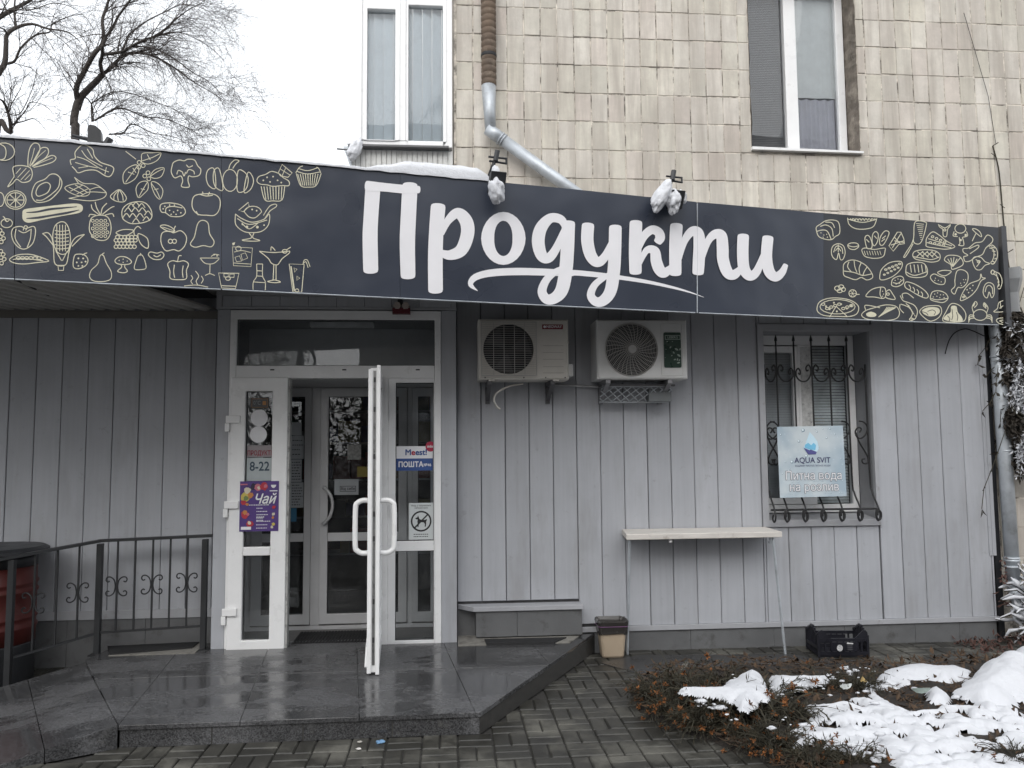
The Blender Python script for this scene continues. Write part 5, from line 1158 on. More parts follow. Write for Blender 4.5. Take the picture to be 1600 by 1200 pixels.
for k in range(6):                   # row of C scrolls near the top
    xa, xb = gx[k]+.012, gx[k+1]-.012; zc = 2.31; mid = (xa+xb)/2; w = xb-xa; fl = 1 if k % 2 == 0 else -1
    left = [(xa+w*.16, zc+.015), (xa+w*.26, zc+.0), (xa+w*.30, zc+.025), (xa+w*.16, zc+.055), (xa+w*.02, zc+.03), (xa+w*.04, zc-.02), (xa+w*.28, zc-.055), (mid, zc-.062), (xa+w*.75, zc-.05), (xa+w*.97, zc-.005), (xa+w*1.0, zc+.05), (xa+w*.86, zc+.085), (xa+w*.68, zc+.06), (xa+w*.74, zc+.03), (xa+w*.84, zc+.042)]
    if fl < 0: left = [(xa+xb-x, z) for x, z in left]
    B().tube(smooth_path([(x, .018, z) for x, z in left], 3), .007, 6).build('scroll', IRON, ir, smooth=True)
for xm, sg in ((gx[0], 1), (gx[1], -1), (gx[5], -1), (gx[6], -1)):   # heart scrolls halfway down
    zc = 1.77; s = sg*.85
    h = [(xm+s*.075, zc+.02), (xm+s*.05, zc+.005), (xm+s*.045, zc+.045), (xm+s*.09, zc+.065), (xm+s*.12, zc+.03), (xm+s*.105, zc-.025), (xm+s*.10, zc+.085), (xm+s*.05, zc+.105), (xm+s*.012, zc+.06)]
    h = [(xm+s*.09, zc+.03), (xm+s*.07, zc+.06), (xm+s*.10, zc+.075), (xm+s*.135, zc+.04), (xm+s*.12, zc-.01), (xm+s*.075, zc-.02), (xm+s*.02, zc+.02), (xm+s*.005, zc+.08), (xm+s*.04, zc+.12), (xm+s*.09, zc+.13)]
    B().tube(smooth_path([(x, .018, z) for x, z in h], 3), .007, 6).build('scroll', IRON, ir, smooth=True)
    l = [(xm+s*.13, zc+.03), (xm+s*.10, zc-.05), (xm+s*.04, zc-.14), (xm+s*.01, zc-.20), (xm+s*.03, zc-.24), (xm+s*.07, zc-.235), (xm+s*.075, zc-.205), (xm+s*.045, zc-.20)]
    B().tube(smooth_path([(x, .018, z) for x, z in l], 3), .007, 6).build('scroll', IRON, ir, smooth=True)
# the water sign wired to the grille
ws = thing('water_sign', 'pale blue square AQUA SVIT drinking water sign on the grille', 'sign', (3.1, -.13, 1.25))
def wsm():
    m, nt, p = nodes_of('water_print'); n1 = noise(nt, 3.2, 3)
    cr = N(nt, 'ShaderNodeValToRGB'); e = cr.color_ramp; e.elements[0].position = .35; e.elements[0].color = (.36, .45, .52, 1); e.elements[1].position = .65; e.elements[1].color = (.56, .62, .65, 1)
    nt.links.new(n1, cr.inputs[0]); v = N(nt, 'ShaderNodeTexVoronoi'); v.inputs['Scale'].default_value = 26; g = N(nt, 'ShaderNodeNewGeometry'); nt.links.new(g.outputs['Position'], v.inputs['Vector'])
    c = mixc(nt, remap(nt, v.outputs['Distance'], .12, .16, .35, 0), cr.outputs[0], (.62, .72, .78)); nt.links.new(c, p.inputs['Base Color']); p.inputs['Roughness'].default_value = .3; return m
wy = -.128
pw = [W(1214, 667, wy), W(1317, 665, wy), W(1323, 775, wy), W(1219, 778, wy)]
B().prism([pw[3], pw[2], pw[1], pw[0]], wy, wy+.006).build('board', wsm(), ws)
def wp(u, v): # 0..1 across, 0..1 down
    a = Vector(pw[0])*(1-u)*(1-v)+Vector(pw[1])*u*(1-v)+Vector(pw[2])*u*v+Vector(pw[3])*(1-u)*v; return a
def wpoly(pts, mat, name, k=1): B().add([(*[wp(u, v).x], wy-.0012*k, wp(u, v).y) for u, v in pts], [tuple(range(len(pts)))]).build(name, mat, ws)
wpoly([(.49,.08),(.42,.24),(.375,.31),(.43,.37),(.50,.34),(.58,.37),(.615,.32),(.60,.22),(.55,.15)], flat('drop_pale', (.55, .72, .82)), 'drop_emblem', 1)
wpoly([(.41,.26),(.46,.235),(.50,.27),(.54,.235),(.575,.27),(.56,.34),(.47,.33),(.40,.30)], flat('drop_cyan', (.18, .50, .72)), 'drop_emblem', 2)
wpoly([(.38,.30),(.47,.34),(.49,.33),(.58,.365),(.565,.40),(.45,.40)], flat('drop_violet', (.09, .09, .26)), 'drop_emblem', 3)
t = wp(.51, .485); text('AQUA SVIT', .066, t.x, wy-.003, t.y, flat('navy', (.05, .05, .13)), ws, bold=.0006, sx=.95)
t = wp(.51, .56); text('ВОДАМИ ЧИСТОЇ ПИТНОЇ ВОДИ', .019, t.x, wy-.003, t.y, flat('navy', (.05, .05, .13)), ws)
for s_, v in (('Питна вода', .705), ('на розлив', .865)):
    t = wp(.515, v); text(s_, .098, t.x, wy-.0022, t.y, M('grey_outline', (.15, .16, .19), .5), ws, bold=.0038, sx=.93); text(s_, .098, t.x, wy-.0042, t.y, WHITE, ws, bold=0.0, sx=.93)
dm = flat('drop_highlight', (.72, .80, .84)); dk = flat('drop_shade', (.16, .24, .30)); R5 = random.Random(5)
drops = [(.39,.055,.016),(.32,.21,.012),(.20,.50,.013),(.42,.42,.012),(.15,.62,.009),(.10,.50,.008),(.74,.17,.009),(.87,.12,.008),(.60,.08,.008),(.80,.04,.009),(.05,.11,.009),(.05,.66,.007)]+[(R5.uniform(.03, .97), R5.choice((R5.uniform(.02, .40), R5.uniform(.02, .6), .78, .95)), R5.uniform(.003, .006)) for _ in range(40)]
for u, v, r in drops:
    p = wp(u, v); B().add([(p.x+r*math.cos(2*PI*i/10), wy-.0008, p.y+r*math.sin(2*PI*i/10)) for i in range(10)], [tuple(range(10))]).build('printed_droplet', dk, ws)
    B().add([(p.x-r*.15+r*.7*math.cos(2*PI*i/8), wy-.0010, p.y+r*.18+r*.7*math.sin(2*PI*i/8)) for i in range(8)], [tuple(range(8))]).build('printed_droplet', dm, ws)

# ================================================================== wall counter, bin, crate
tb = thing('wall_counter', 'narrow pale wooden counter on thin legs against the wall', 'table', (2.1, -.15, 0)); WD = M('painted_board', (.58, .55, .51), .6, var=.12, scale=5, dirt=((.30, .26, .22), 9, .6), stretch=(1, 6, 6))
x0, x1 = W(978, 832, -.30)[0]+.0, W(1216, 832, -.30)[0]
B().add([(x0+.03, -.012, 1.002), (x1+.01, -.012, 1.002), (x1+.03, -.31, .990), (x0, -.31, .990), (x0+.03, -.012, .955), (x1+.01, -.012, .955), (x1+.03, -.31, .943), (x0, -.31, .943)],
        [(3,2,1,0),(4,5,6,7),(0,1,5,4),(1,2,6,5),(2,3,7,6),(3,0,4,7)]).build('top', WD, tb, bevel=.006)
B().box(x0+.06, x1-.03, -.09, -.013, .925, .954).build('batten', M('dark_batten', (.12, .09, .06), .7), tb)
B().tube([(x0+.035, -.27, .942), (1.463, -.125, 0)], .011, 8).build('leg', GALV, tb); B().tube([(x1-.035, -.27, .942), (2.736, -.263, 0)], .011, 8).build('leg', GALV, tb)
B().tube([(x1-.05, -.24, .94), (x1-.03, -.26, .87), (x1-.05, -.22, .90)], .009, 6).build('leg_clamp', GALV, tb)
B().box(x0+.36, x0+.385, -.28, -.25, .915, .9425).build('clip', PVC, tb)
bn = thing('waste_bin', 'small beige plastic waste bin with dark bag liner', 'bin', (1.325, -.15, 0))
bx, by = 1.328, -.16
def ringpts(w, d, z, n=4, r=.03):
    out = []
    for cx_, cy_, a0 in ((w-r, d-r, 0), (-w+r, d-r, 90), (-w+r, -d+r, 180), (w-r, -d+r, 270)):
        for i in range(n): a = math.radians(a0+90*i/(n-1)); out.append((bx+cx_+r*math.cos(a), by+cy_+r*math.sin(a), z))
    return out
rs = [ringpts(.088, .068, .002), ringpts(.091, .071, .02), ringpts(.112, .088, .27)]; m = len(rs[0]); bb = B(); bb.v = [p for r_ in rs for p in r_]
bb.f = [(k*m+i, k*m+(i+1) % m, (k+1)*m+(i+1) % m, (k+1)*m+i) for k in range(2) for i in range(m)] + [tuple(range(m-1, -1, -1))]
bb.build('body', M('bin_beige', (.40, .32, .235), .5, var=.08, dirt=((.25, .2, .15), 12, .62)), bn, smooth=True)
R6 = random.Random(6); bag = []
for w, d, z, j in ((.113, .091, .185, .012), (.117, .094, .215, .006), (.118, .096, .245, .005), (.124, .100, .285, .006), (.121, .098, .296, .004), (.105, .085, .27, .006), (.09, .07, .20, .012)):
    bag.append([(p[0]+R6.uniform(-j, j)*.5, p[1]+R6.uniform(-j, j)*.5, z+R6.uniform(-j, j)) for p in ringpts(w, d, z, 7)])
m = len(bag[0]); bb = B(); bb.v = [p for r_ in bag for p in r_]; bb.f = [(k*m+i, k*m+(i+1) % m, (k+1)*m+(i+1) % m, (k+1)*m+i) for k in range(len(bag)-1) for i in range(m)] + [tuple((len(bag)-1)*m+i for i in range(m))]
bb.build('bag_liner', M('bag_black', (.035, .032, .03), .28, var=.3), bn)
loop = ringpts(.1195, .0975, .25, 7); B().tube(loop+[loop[0]], .0035, 4, False).build('draw_tape', M('purple_tape', (.14, .06, .14), .4), bn)
cr = thing('plastic_crate', 'black plastic produce crate on the paving under the window', 'crate', (3.17, -.30, 0)); CR = M('crate_black', (.010, .010, .015), .38, var=.2)
ox, oy = 3.165, -.28; ca = math.radians(-6)
def cbx(bb, x0, x1, y0_, y1_, z0, z1):
    P = []
    for z in (z0, z1):
        for x, y in ((x0, y0_), (x1, y0_), (x1, y1_), (x0, y1_)): P.append((ox+x*math.cos(ca)-y*math.sin(ca), oy+x*math.sin(ca)+y*math.cos(ca), z))
    return bb.add(P, [(0,3,2,1),(4,5,6,7),(0,1,5,4),(1,2,6,5),(2,3,7,6),(3,0,4,7)])
cw, cd = .195, .135
cbx(B(), -cw, cw, -cd, cd, .004, .016).build('floor', CR, cr)
for sy in (-1, 1):
    ya, yb = (sy*cd-.006, sy*cd+.006); bb = B()
    cbx(bb, -cw, cw, ya, yb, .0165, .045); cbx(bb, -cw, cw, ya, yb, .125, .15)
    for k in range(9): cbx(bb, -cw+.048*k-.0, -cw+.012+.048*k-.0, ya+.001, yb-.001, .0455, .1245)
    cbx(bb, -.10, .12, ya-.001, yb+.001, .05, .12); bb.build('long_side', CR, cr)
for sx in (-1, 1):
    xa, xb = sx*cw-.008, sx*cw+.008; bb = B(); n = 9
    for k in range(n):
        y = -cd+.012+(2*cd-.024)*k/(n-1); h = .165+.06*(1-abs(2*k/(n-1)-1)); cbx(bb, xa+.002, xb-.002, y-.004, y+.004, .0165, h)
    for k in range(n-1):
        y = -cd+.012+(2*cd-.024)*k/(n-1); y2 = -cd+.012+(2*cd-.024)*(k+1)/(n-1)
        h = .165+.06*(1-abs(2*(k+.5)/(n-1)-1)); cbx(bb, xa, xb, y, y2, h-.004, h+.014)
    cbx(bb, xa, xb, -cd+.007, cd-.007, .06, .085); cbx(bb, xa-.001, xb+.001, -cd-.008, -cd+.0, .0, .175); cbx(bb, xa-.001, xb+.001, cd, cd+.008, .0, .175); bb.build('short_side', CR, cr)
for sx in (-1, 1):     # raised front corners
    P = [(sx*cw, .15), (sx*cw, .20), (sx*(cw-.03), .215), (sx*(cw-.10), .151)]
    bb = B(); pts = [];
    for yv in (-cd-.005, -cd+.005):
        for x, z in P: pts.append((ox+x*math.cos(ca)-yv*math.sin(ca), oy+x*math.sin(ca)+yv*math.cos(ca), z))
    bb.add(pts, [(0,1,2,3),(7,6,5,4),(0,4,5,1),(1,5,6,2),(2,6,7,3),(3,7,4,0)]).build('corner_rise', CR, cr)
lab = M('crate_label', (.55, .55, .55), .6)
def cpt(x, z, off=-.0095): return (ox+x*math.cos(ca)-(-cd+off)*math.sin(ca), oy+x*math.sin(ca)+(-cd+off)*math.cos(ca), z)
B().add([cpt(-.03+.024*math.cos(2*PI*i/12), .075+.026*math.sin(2*PI*i/12)) for i in range(12)], [tuple(range(12))]).build('printed_mark', M('mark_print', (.45, .45, .45), .6, var=.6, scale=120), cr)
B().quad(cpt(.025, .108), cpt(.075, .104), cpt(.078, .113), cpt(.03, .119)).build('printed_mark', lab, cr)
for z in (.06, .075, .09): B().quad(cpt(.03, z), cpt(.07, z), cpt(.07, z+.004), cpt(.03, z+.004)).build('printed_mark', M('mark_dim', (.12, .12, .13), .6), cr)

# ================================================================== drain pipes
FL = M('rusty_flex', (.115, .082, .058), .8, var=.3, bmp=.5, dirt=((.23, .185, .14), 9, .52)); py = -.02
px1 = W(763.5, 60, py)[0]
dp = thing('drain_pipe', 'upper drain pipe with rusty ribbed hose and bent galvanised foot', 'drain pipe', (px1, py, 4))
prof = []; z = W(764, 135, py)[1]; zs = z
while z < 6.3: prof += [(.060, z), (.066, z+.012), (.066, z+.045), (.059, z+.052)]; z += .0575
B().lathe(prof, px1, py, 18).build('ribbed_hose', FL, dp, smooth=True)
B().lathe([(.068, zs+.26), (.070, zs+.27), (.068, zs+.29)], px1, py, 18).build('hose_clamp', RUB, dp)
e0 = Vector((px1+.012, py, W(768, 205, py)[1])); e1 = W3(905, 305, py)
B().tube([(px1-.003, py, zs+.005), (px1+.004, py, zs-.22), tuple(e0)], [.064, .052, .047], 16).build('vertical_pipe', GALV, dp, smooth=True)
dirv = (e1-e0).normalized()
B().tube([tuple(e0-dirv*.035), tuple(e0+dirv*.12)], [.052, .056], 16).build('elbow', GALV, dp, smooth=True)
B().tube([tuple(e0+dirv*.10), tuple(e1+dirv*.5)], .052, 16).build('slanted_pipe', GALV, dp, smooth=True)
for t in (.105, .13): B().tube([tuple(e0+dirv*t), tuple(e0+dirv*(t+.008))], .061, 16).build('pipe_bead', GALV, dp, smooth=True)
ry = -.06; rx = W(1577, 800, ry)[0]
rp = thing('drain_pipe', 'galvanised drain pipe at the right corner of the shop', 'drain pipe', (rx, ry, 0))
xt = W(1556, 520, ry)[0]
zA = W(1560, 505, ry)[1]; zB = W(1580, 925, ry)[1]
B().tube([(xt, ry, zA+.25), (xt+.01, ry, 2.0), (rx-.01, ry, 1.5), (rx, ry, zB+.10)], [.058, .058, .058, .058], 18).build('pipe', GALV, rp, smooth=True)
for z in (2.45, 1.62, zB+.28, zB+.26, .62): B().lathe([(.060, z), (.065, z+.006), (.065, z+.014), (.060, z+.02)], rx-.004 if z < 1.7 else xt+.004, ry, 18).build('pipe_bead', GALV, rp, smooth=True)
B().tube([(rx, ry, zB+.10), (rx+.01, ry-.01, zB-.05), (rx+.03, ry-.07, zB-.17)], [.060, .058, .056], 16).build('shoe', GALV, rp, smooth=True)
hx, hz = W(1582, 440, -.03)
B().lathe([(.055, hz-.28), (.055, hz-.10), (.095, hz+.02), (.10, hz+.12)], hx+.01, -.02, 4).build('hopper', M('zinc', (.36, .37, .38), .5, metal=.5, var=.15), rp)
# loose cable under the sign end
tag(B().tube(smooth_path([tuple(W3(x, y, -.03)) for x, y in ((1538, 525), (1518, 516), (1506, 514), (1492, 520), (1483, 532), (1478, 548), (1477, 553))], 5), .005, 5).build('loose_cable', RUB, smooth=True), 'loose black cable hanging below the sign end', 'cable')
tag(B().tube([tuple(W3(1506, 20, WU-.02)), tuple(W3(1544, 150, WU-.02)), tuple(W3(1556, 225, WU-.02))], .003, 4).build('thin_wire', RUB), 'thin wire running down the tiled wall at right', 'cable')

# ================================================================== railing and barrel
rl = thing('ramp_railing', 'black iron railing with scrolls beside the porch ramp', 'railing', (-2.5, -.3, 0)); IR2 = M('rail_black', (.020, .021, .023), .45, var=.2)
P1, P2, P3 = (-3.06, -.62), (-2.655, -.24), (-1.885, -.20)
z1, z2, z3 = W3(30, 870, P1[1]).z, W3(156, 845, P2[1]).z, W3(322, 838, P3[1]).z
X1_ = W(16, 960, P1[1])[0]; P1 = (X1_, P1[1])
X2_ = W(154, 940, P2[1])[0]; P2 = (X2_, P2[1]); X3_ = W(319, 930, P3[1])[0]; P3 = (X3_, P3[1])
def post(p, zb, zt__):
    B().box(p[0]-.021, p[0]+.021, p[1]-.021, p[1]+.021, zb, zt__).build('post', IR2, rl, bevel=.003); B().box(p[0]-.05, p[0]+.05, p[1]-.045, p[1]+.045, zb-.004, zb+.008).build('base_plate', IR2, rl)
post(P1, .02, z1-.02); post(P2, .14, z2-.022); post(P3, .15, z3-.022)
def bar(a, b_, w, h, nm):
    a, b_ = Vector(a), Vector(b_); d = (b_-a).normalized(); n = Vector((-d.y, d.x, 0)).normalized()*w/2; u = Vector((0, 0, h/2))
    B().add([a-n-u, a+n-u, a+n+u, a-n+u, b_-n-u, b_+n-u, b_+n+u, b_-n+u], [(3,2,1,0),(4,5,6,7),(0,1,5,4),(1,2,6,5),(2,3,7,6),(3,0,4,7)]).build(nm, IR2, rl)
d12 = Vector((P1[0]-P2[0], P1[1]-P2[1], z1-z2)); PX = Vector((P2[0], P2[1], z2))+d12*1.5
bar((P2[0], P2[1], z2), tuple(PX), .045, .022, 'handrail'); bar((P2[0]-.01, P2[1], z2), (-1.845, P3[1], z3+.005), .045, .022, 'handrail')
zb1, zb2, zb2r, zb3 = W3(30, 1028, P1[1]).z, W3(150, 990, P2[1]).z, W3(165, 988, P2[1]).z, W3(318, 978, P3[1]).z
bar((P1[0]+.02, P1[1]+.02, zb1), (P2[0]-.02, P2[1]-.01, zb2), .02, .016, 'lower_rail'); bar((P2[0]+.02, P2[1], zb2r), (P3[0]-.02, P3[1], zb3), .02, .016, 'lower_rail')
def balus(pa, pb, za, zb__, la, lb, n, scr):
    for k in range(1, n+1):
        t = k/(n+1); x, y = pa[0]+(pb[0]-pa[0])*t, pa[1]+(pb[1]-pa[1])*t; zt__, zl__ = za+(zb__-za)*t-.01, la+(lb-la)*t
        B().box(x-.006, x+.006, y-.006, y+.006, zl__, zt__).build('baluster', IR2, rl)
        if k in scr:
            zc = zl__+(zt__-zl__)*.50
            for sx in (-1, 1):
                c = [(.050, .034), (.040, .045), (.055, .062), (.078, .052), (.078, .030), (.055, .066), (.030, .055), (.012, .02), (.010, 0)]
                c = [(.052, .040), (.066, .034), (.078, .048), (.070, .068), (.045, .070), (.020, .050), (.010, .015), (.010, -.015), (.020, -.050), (.045, -.070), (.070, -.068), (.078, -.048), (.066, -.034), (.052, -.040)]
                B().tube(smooth_path([(x+sx*a, y-.008, zc+b_) for a, b_ in c], 4), .0055, 5).build('scroll', IR2, rl, smooth=True)
balus(P2, P3, z2, z3, zb2r, zb3, 5, (1, 3, 5)); balus(P1, P2, z1, z2, zb1, zb2, 3, (1, 3))
bl_ = thing('steel_barrel', 'dark red ribbed barrel with black lid behind the railing', 'barrel', (-3.36, -.42, 0)); bcx, bcy = -3.40, -.36
RED = M('barrel_red', (.075, .012, .010), .5, var=.25, dirt=((.05, .018, .008), 6, .55))
B().lathe([(.295, .0), (.30, .02), (.30, .27), (.30, .285)], bcx, bcy, 36).build('lower_band', BLK, bl_, smooth=True)
prof = [(.30, .286)]
for z in (.40, .47, .66, .72): prof += [(.30, z-.02), (.311, z-.006), (.311, z+.006), (.30, z+.02)]
B().lathe(prof+[(.30, .84)], bcx, bcy, 40).build('body', RED, bl_, smooth=True); B().lathe([(.301, .8405), (.301, .93)], bcx, bcy, 36).build('upper_band', BLK, bl_, smooth=True)
B().lathe([(.36, .935), (.375, .945), (.375, .965), (.34, .985), (.02, .992)], bcx, bcy, 40).build('lid', BLK, bl_, smooth=False)

# ================================================================== floodlights on the sign edge
def flood(px, py_top, label, snow=True):
    t = S(px, lerp(tops, px)); base = t.copy(); n = SGN
    f = thing('floodlight', label, 'floodlight', tuple(base - n*.02), 'floodlights along the sign edge'); u = Vector((1, SGS, 0)).normalized()
    k = .0058  # metres per photograph pixel here
    def P(a, h, o): return tuple(base + u*a + Vector((0, 0, h)) + n*o)
    bb = B(); bb.tube([P(-.03, .02, -.02), P(-.01, .10, .04), P(.012, .16, .05)], .014, 6); bb.build('arm', BLK, f)
    B().tube([P(-.045, -.01, -.03), P(-.03, .03, -.02)], .022, 6).build('mount', BLK, f)
    bb = B(); bb.tube([P(-.045, .155, .05), P(.085, .155, .05)], .008, 5).tube([P(-.04, .125, .05), P(.08, .12, .05)], .008, 5).tube([P(.085, .16, .05), P(.085, .115, .05)], .008, 5).build('yoke', BLK, f)
    B().tube([P(.005, .13, .05), P(.02, .205, .05)], .020, 6).build('knob', BLK, f)
    # head below, tilted to the sheet
    c = Vector(P(.0, -.04, .10)); bb = B(); hw, hh, hd = .055, .06, .03
    bb.add([tuple(c+u*sx*hw+Vector((0, 0, sz*hh))+n*(so*hd+sz*.03)) for sz in (-1, 1) for sx, so in ((-1, -1), (1, -1), (1, 1), (-1, 1))], [(0,3,2,1),(4,5,6,7),(0,1,5,4),(1,2,6,5),(2,3,7,6),(3,0,4,7)]); bb.build('head', BLK, f, bevel=.006)
    B().tube([P(-.02, .03, .02), P(-.005, -.02, .09)], .012, 5).build('stem', BLK, f)
    return base, u, n
fl1 = flood(770, 250, 'black floodlight bracket at the end of the snow ridge')
fl2 = flood(1045, 275, 'black floodlight bracket above the letter к')
# bare one seen against the trees
b0 = S(158, 226); f = thing('floodlight', 'black floodlight head standing against the trees', 'floodlight', tuple(b0), 'floodlights along the sign edge'); u = Vector((1, SGS, 0)).normalized()
def P(a, h, o=-.02): return tuple(b0 + u*a + Vector((0, 0, h)) + SGN*o)
bb = B(); outl = [(-.075, .0), (-.075, .105), (-.065, .118), (-.035, .115), (-.005, .09), (.0, .03), (.0, -.01)]
n = len(outl); bb.add([P(a, h, .0) for a, h in outl]+[P(a, h, -.07) for a, h in outl], [tuple(range(n)), tuple(range(2*n-1, n-1, -1))]+[(i, i+n, (i+1) % n+n, (i+1) % n) for i in range(n)]); bb.build('head', BLK, f)
B().tube([P(-.16, .045), P(.02, .015), P(.045, .012)], .011, 6).build('arm', BLK, f); B().tube([P(.02, .0), P(.045, .05)], .022, 6).build('knob', BLK, f)
from mathutils import noise as mn
# ================================================================== bare trees beyond the shop roof
def rv(R, s=1.0): return Vector((R.gauss(0, s), R.gauss(0, s), R.gauss(0, s)))
def grow(bb, R, p, d, length, r, lvl, droop, out):
    n = 5 if lvl else 4; pts = [p.copy()]; rs = [r]; d = d.normalized(); q = p.copy(); kids = []
    for i in range(n):
        d = (d + rv(R, .16) + Vector((0, 0, -droop*(.4+i*.35)))).normalized(); q = q + d*length/n
        pts.append(q.copy()); rs.append(r*(1-.75*(i+1)/n))
        if lvl > 0 and i >= 0:
            for _ in range(out[lvl]):
                if R.random() < .85: kids.append((q.copy(), (d + rv(R, .5)).normalized(), length*R.uniform(.42, .72), max(.0021, rs[-1]*.6)))
    bb.tube(pts, rs, 4 if r > .012 else 3, False)
    for k in kids: grow(bb, R, *k, lvl-1, droop, out)
def tree(label, Yp, limbs, seed, droop=.10, density=1.0, foot=None):
    R = random.Random(seed); dz = 0.0; trunk = B(); crown = B(); root = None
    for li, (pts, r0, r1, spawn) in enumerate(limbs):
        dy = R.uniform(-1.0, 1.0) if li else 0; P3d = []
        for k, (x, y) in enumerate(pts): P3d.append(W3(x/4, y/4, Yp + dy*min(1, k/3.0)))
        if li == 0:
            root = P3d[0].copy(); P3d = [Vector((root.x-.05, root.y, -.05)), Vector((root.x-.02, root.y, root.z*.5))] + P3d
        m = len(P3d); sm = [Vector(q) for q in smooth_path([tuple(q) for q in P3d], 4)]; L = len(sm)
        rs = [1.2*(r0+(r1-r0)*i/(L-1)) for i in range(L)]
        (trunk).tube(sm, rs, 8 if r0 > .04 else 5, True)
        if spawn:
            i0 = 0 if li else int(L*.6)
            for i in range(i0, L):
                for _ in range(spawn):
                    if R.random() > .48*density: continue
                    t = (sm[min(i+1, L-1)]-sm[max(i-1, 0)]).normalized(); dd = (t*1.0 + rv(R, .55) + Vector((.25, 0, .12))).normalized()
                    grow(crown, R, sm[i], dd, R.uniform(.5, 1.2), min(rs[i]*.5, .012), 2, droop, (0, 1, 2))
    t = thing('bare_tree', label, 'tree', (root.x, root.y, 0), 'bare trees behind the shop')
    trunk.build('trunk', BARK, t, smooth=True); crown.build('crown', TWIG, t); return t
T1 = [([(470,880),(462,780),(468,710),(492,625),(545,565),(600,510),(642,465)], .075, .045, 0),
      ([(485,625),(478,545),(530,440),(590,335),(640,280),(650,240),(640,130),(660,60),(690,-40),(700,-140)], .045, .014, 1),
      ([(650,240),(700,180),(740,100),(800,20),(850,-60),(900,-120)], .026, .008, 1),
      ([(642,465),(628,400),(640,345),(640,285)], .034, .026, 1),
      ([(642,465),(700,420),(760,355),(830,330),(900,335),(1000,370),(1100,430),(1200,505),(1300,565),(1420,640)], .032, .004, 2),
      ([(640,340),(760,325),(820,290),(900,250),(980,222),(1050,165),(1100,120),(1180,60),(1260,20)], .028, .005, 2),
      ([(770,310),(800,230),(830,195),(920,130),(1040,70),(1130,30),(1230,40),(1320,80)], .018, .004, 2),
      ([(575,760),(572,655),(600,630),(690,580),(800,580),(950,630),(1100,690),(1200,780)], .014, .004, 2),
      ([(590,755),(700,690),(780,680),(900,730),(1020,740),(1150,790),(1280,860)], .016, .004, 2),
      ([(500,690),(530,610),(575,660),(585,760)], .012, .010, 0),
      ([(680,840),(770,830),(800,790),(850,780),(950,830),(1100,860),(1180,910)], .014, .004, 2),
      ([(820,290),(950,300),(1080,360),(1200,450),(1320,520),(1400,620)], .014, .004, 2),
      ([(980,222),(1100,200),(1200,230),(1320,300),(1400,380)], .010, .003, 2),
      ([(480,545),(440,480),(400,430),(370,380),(330,360)], .010, .003, 1)]
tree('leaning bare tree with arching twigs above the left of the sign', 9.0, T1, 3, .05)
T2 = [([(-60,620),(-10,460),(30,395),(38,280),(45,215),(110,170),(200,150),(300,180),(420,200),(500,260)], .07, .006, 1),
      ([(45,398),(92,380),(130,300),(220,220),(310,200),(330,150),(440,100),(520,90)], .026, .005, 1),
      ([(-40,130),(60,70),(130,35),(190,0),(260,-60)], .045, .02, 1), ([(100,175),(90,90),(92,20),(100,-60)], .026, .010, 1), ([(45,215),(20,180),(-30,170)], .02, .01, 1),
      ([(-20,60),(200,60),(330,20),(460,50),(560,140),(620,260)], .012, .003, 1)]
tree('bare tree with thick forked limbs at the left edge', 10.5, T2, 5, .06)
T3 = [([(-30,960),(0,760),(40,810),(70,830)], .06, .03, 0), ([(70,830),(60,740),(30,650),(0,620)], .03, .012, 1), ([(60,800),(110,750),(160,690),(190,640),(280,660),(340,720)], .012, .003, 1),
      ([(60,780),(140,760),(220,745),(300,830)], .012, .003, 1), ([(30,700),(120,715),(200,560),(230,430)], .010, .003, 1)]
tree('low bare tree just showing over the sign at far left', 8.0, T3, 8, .05)

# ================================================================== snow
def snow_patch(name, label, poly, zb, H, seed, step=.022, soft=.07, holes=0.0, group=None, edge=.05, zfun=None):
    pg = [G(x, y, zb) for x, y in poly]
    xs = [p[0] for p in pg]; ys = [p[1] for p in pg]; bb = B(); idx = {}
    nx, ny = int((max(xs)-min(xs)+.1)/step)+2, int((max(ys)-min(ys)+.1)/step)+2
    E_ = np.array(pg); E2 = np.roll(E_, -1, 0); dE = E2-E_; l2 = (dE**2).sum(1)+1e-12
    for i in range(nx):
        for j in range(ny):
            x, y = min(xs)-.05+i*step, min(ys)-.05+j*step
            q = np.array((x, y))-E_; t = np.clip((q*dE).sum(1)/l2, 0, 1); d = float(np.sqrt(((q-dE*t[:, None])**2).sum(1)).min())
            if not inside(pg, x, y): d = -d
            d += edge*1.2*mn.noise((x*6+seed, y*6, 0))+edge*.45*mn.noise((x*15+seed, y*15, 3))
            if holes:
                h_ = mn.noise((x*7, y*9, seed)) + .4*mn.noise((x*19, y*19, seed)); d = min(d, (holes-h_)*.16)
            if d < -.035: continue
            z = zb + (H*(1-math.exp(-max(d, 0)/soft)) if d > 0 else d*1.2) + (.4*H*mn.noise((x*2.6, y*2.6, seed)) + .006*mn.noise((x*9, y*9, seed)) + .004*mn.noise((x*30, y*30, seed)))*min(1, max(0, d)/soft)
            if zfun: z += zfun(x, y)
            idx[(i, j)] = len(bb.v); bb.v.append((x, y, z))
    for (i, j) in list(idx):
        k = [(i, j), (i+1, j), (i+1, j+1), (i, j+1)]
        if all(a in idx for a in k): bb.f.append(tuple(idx[a] for a in k))
    o = tag(bb.build(name, SNOW, smooth=True), label, 'snow', group); return o
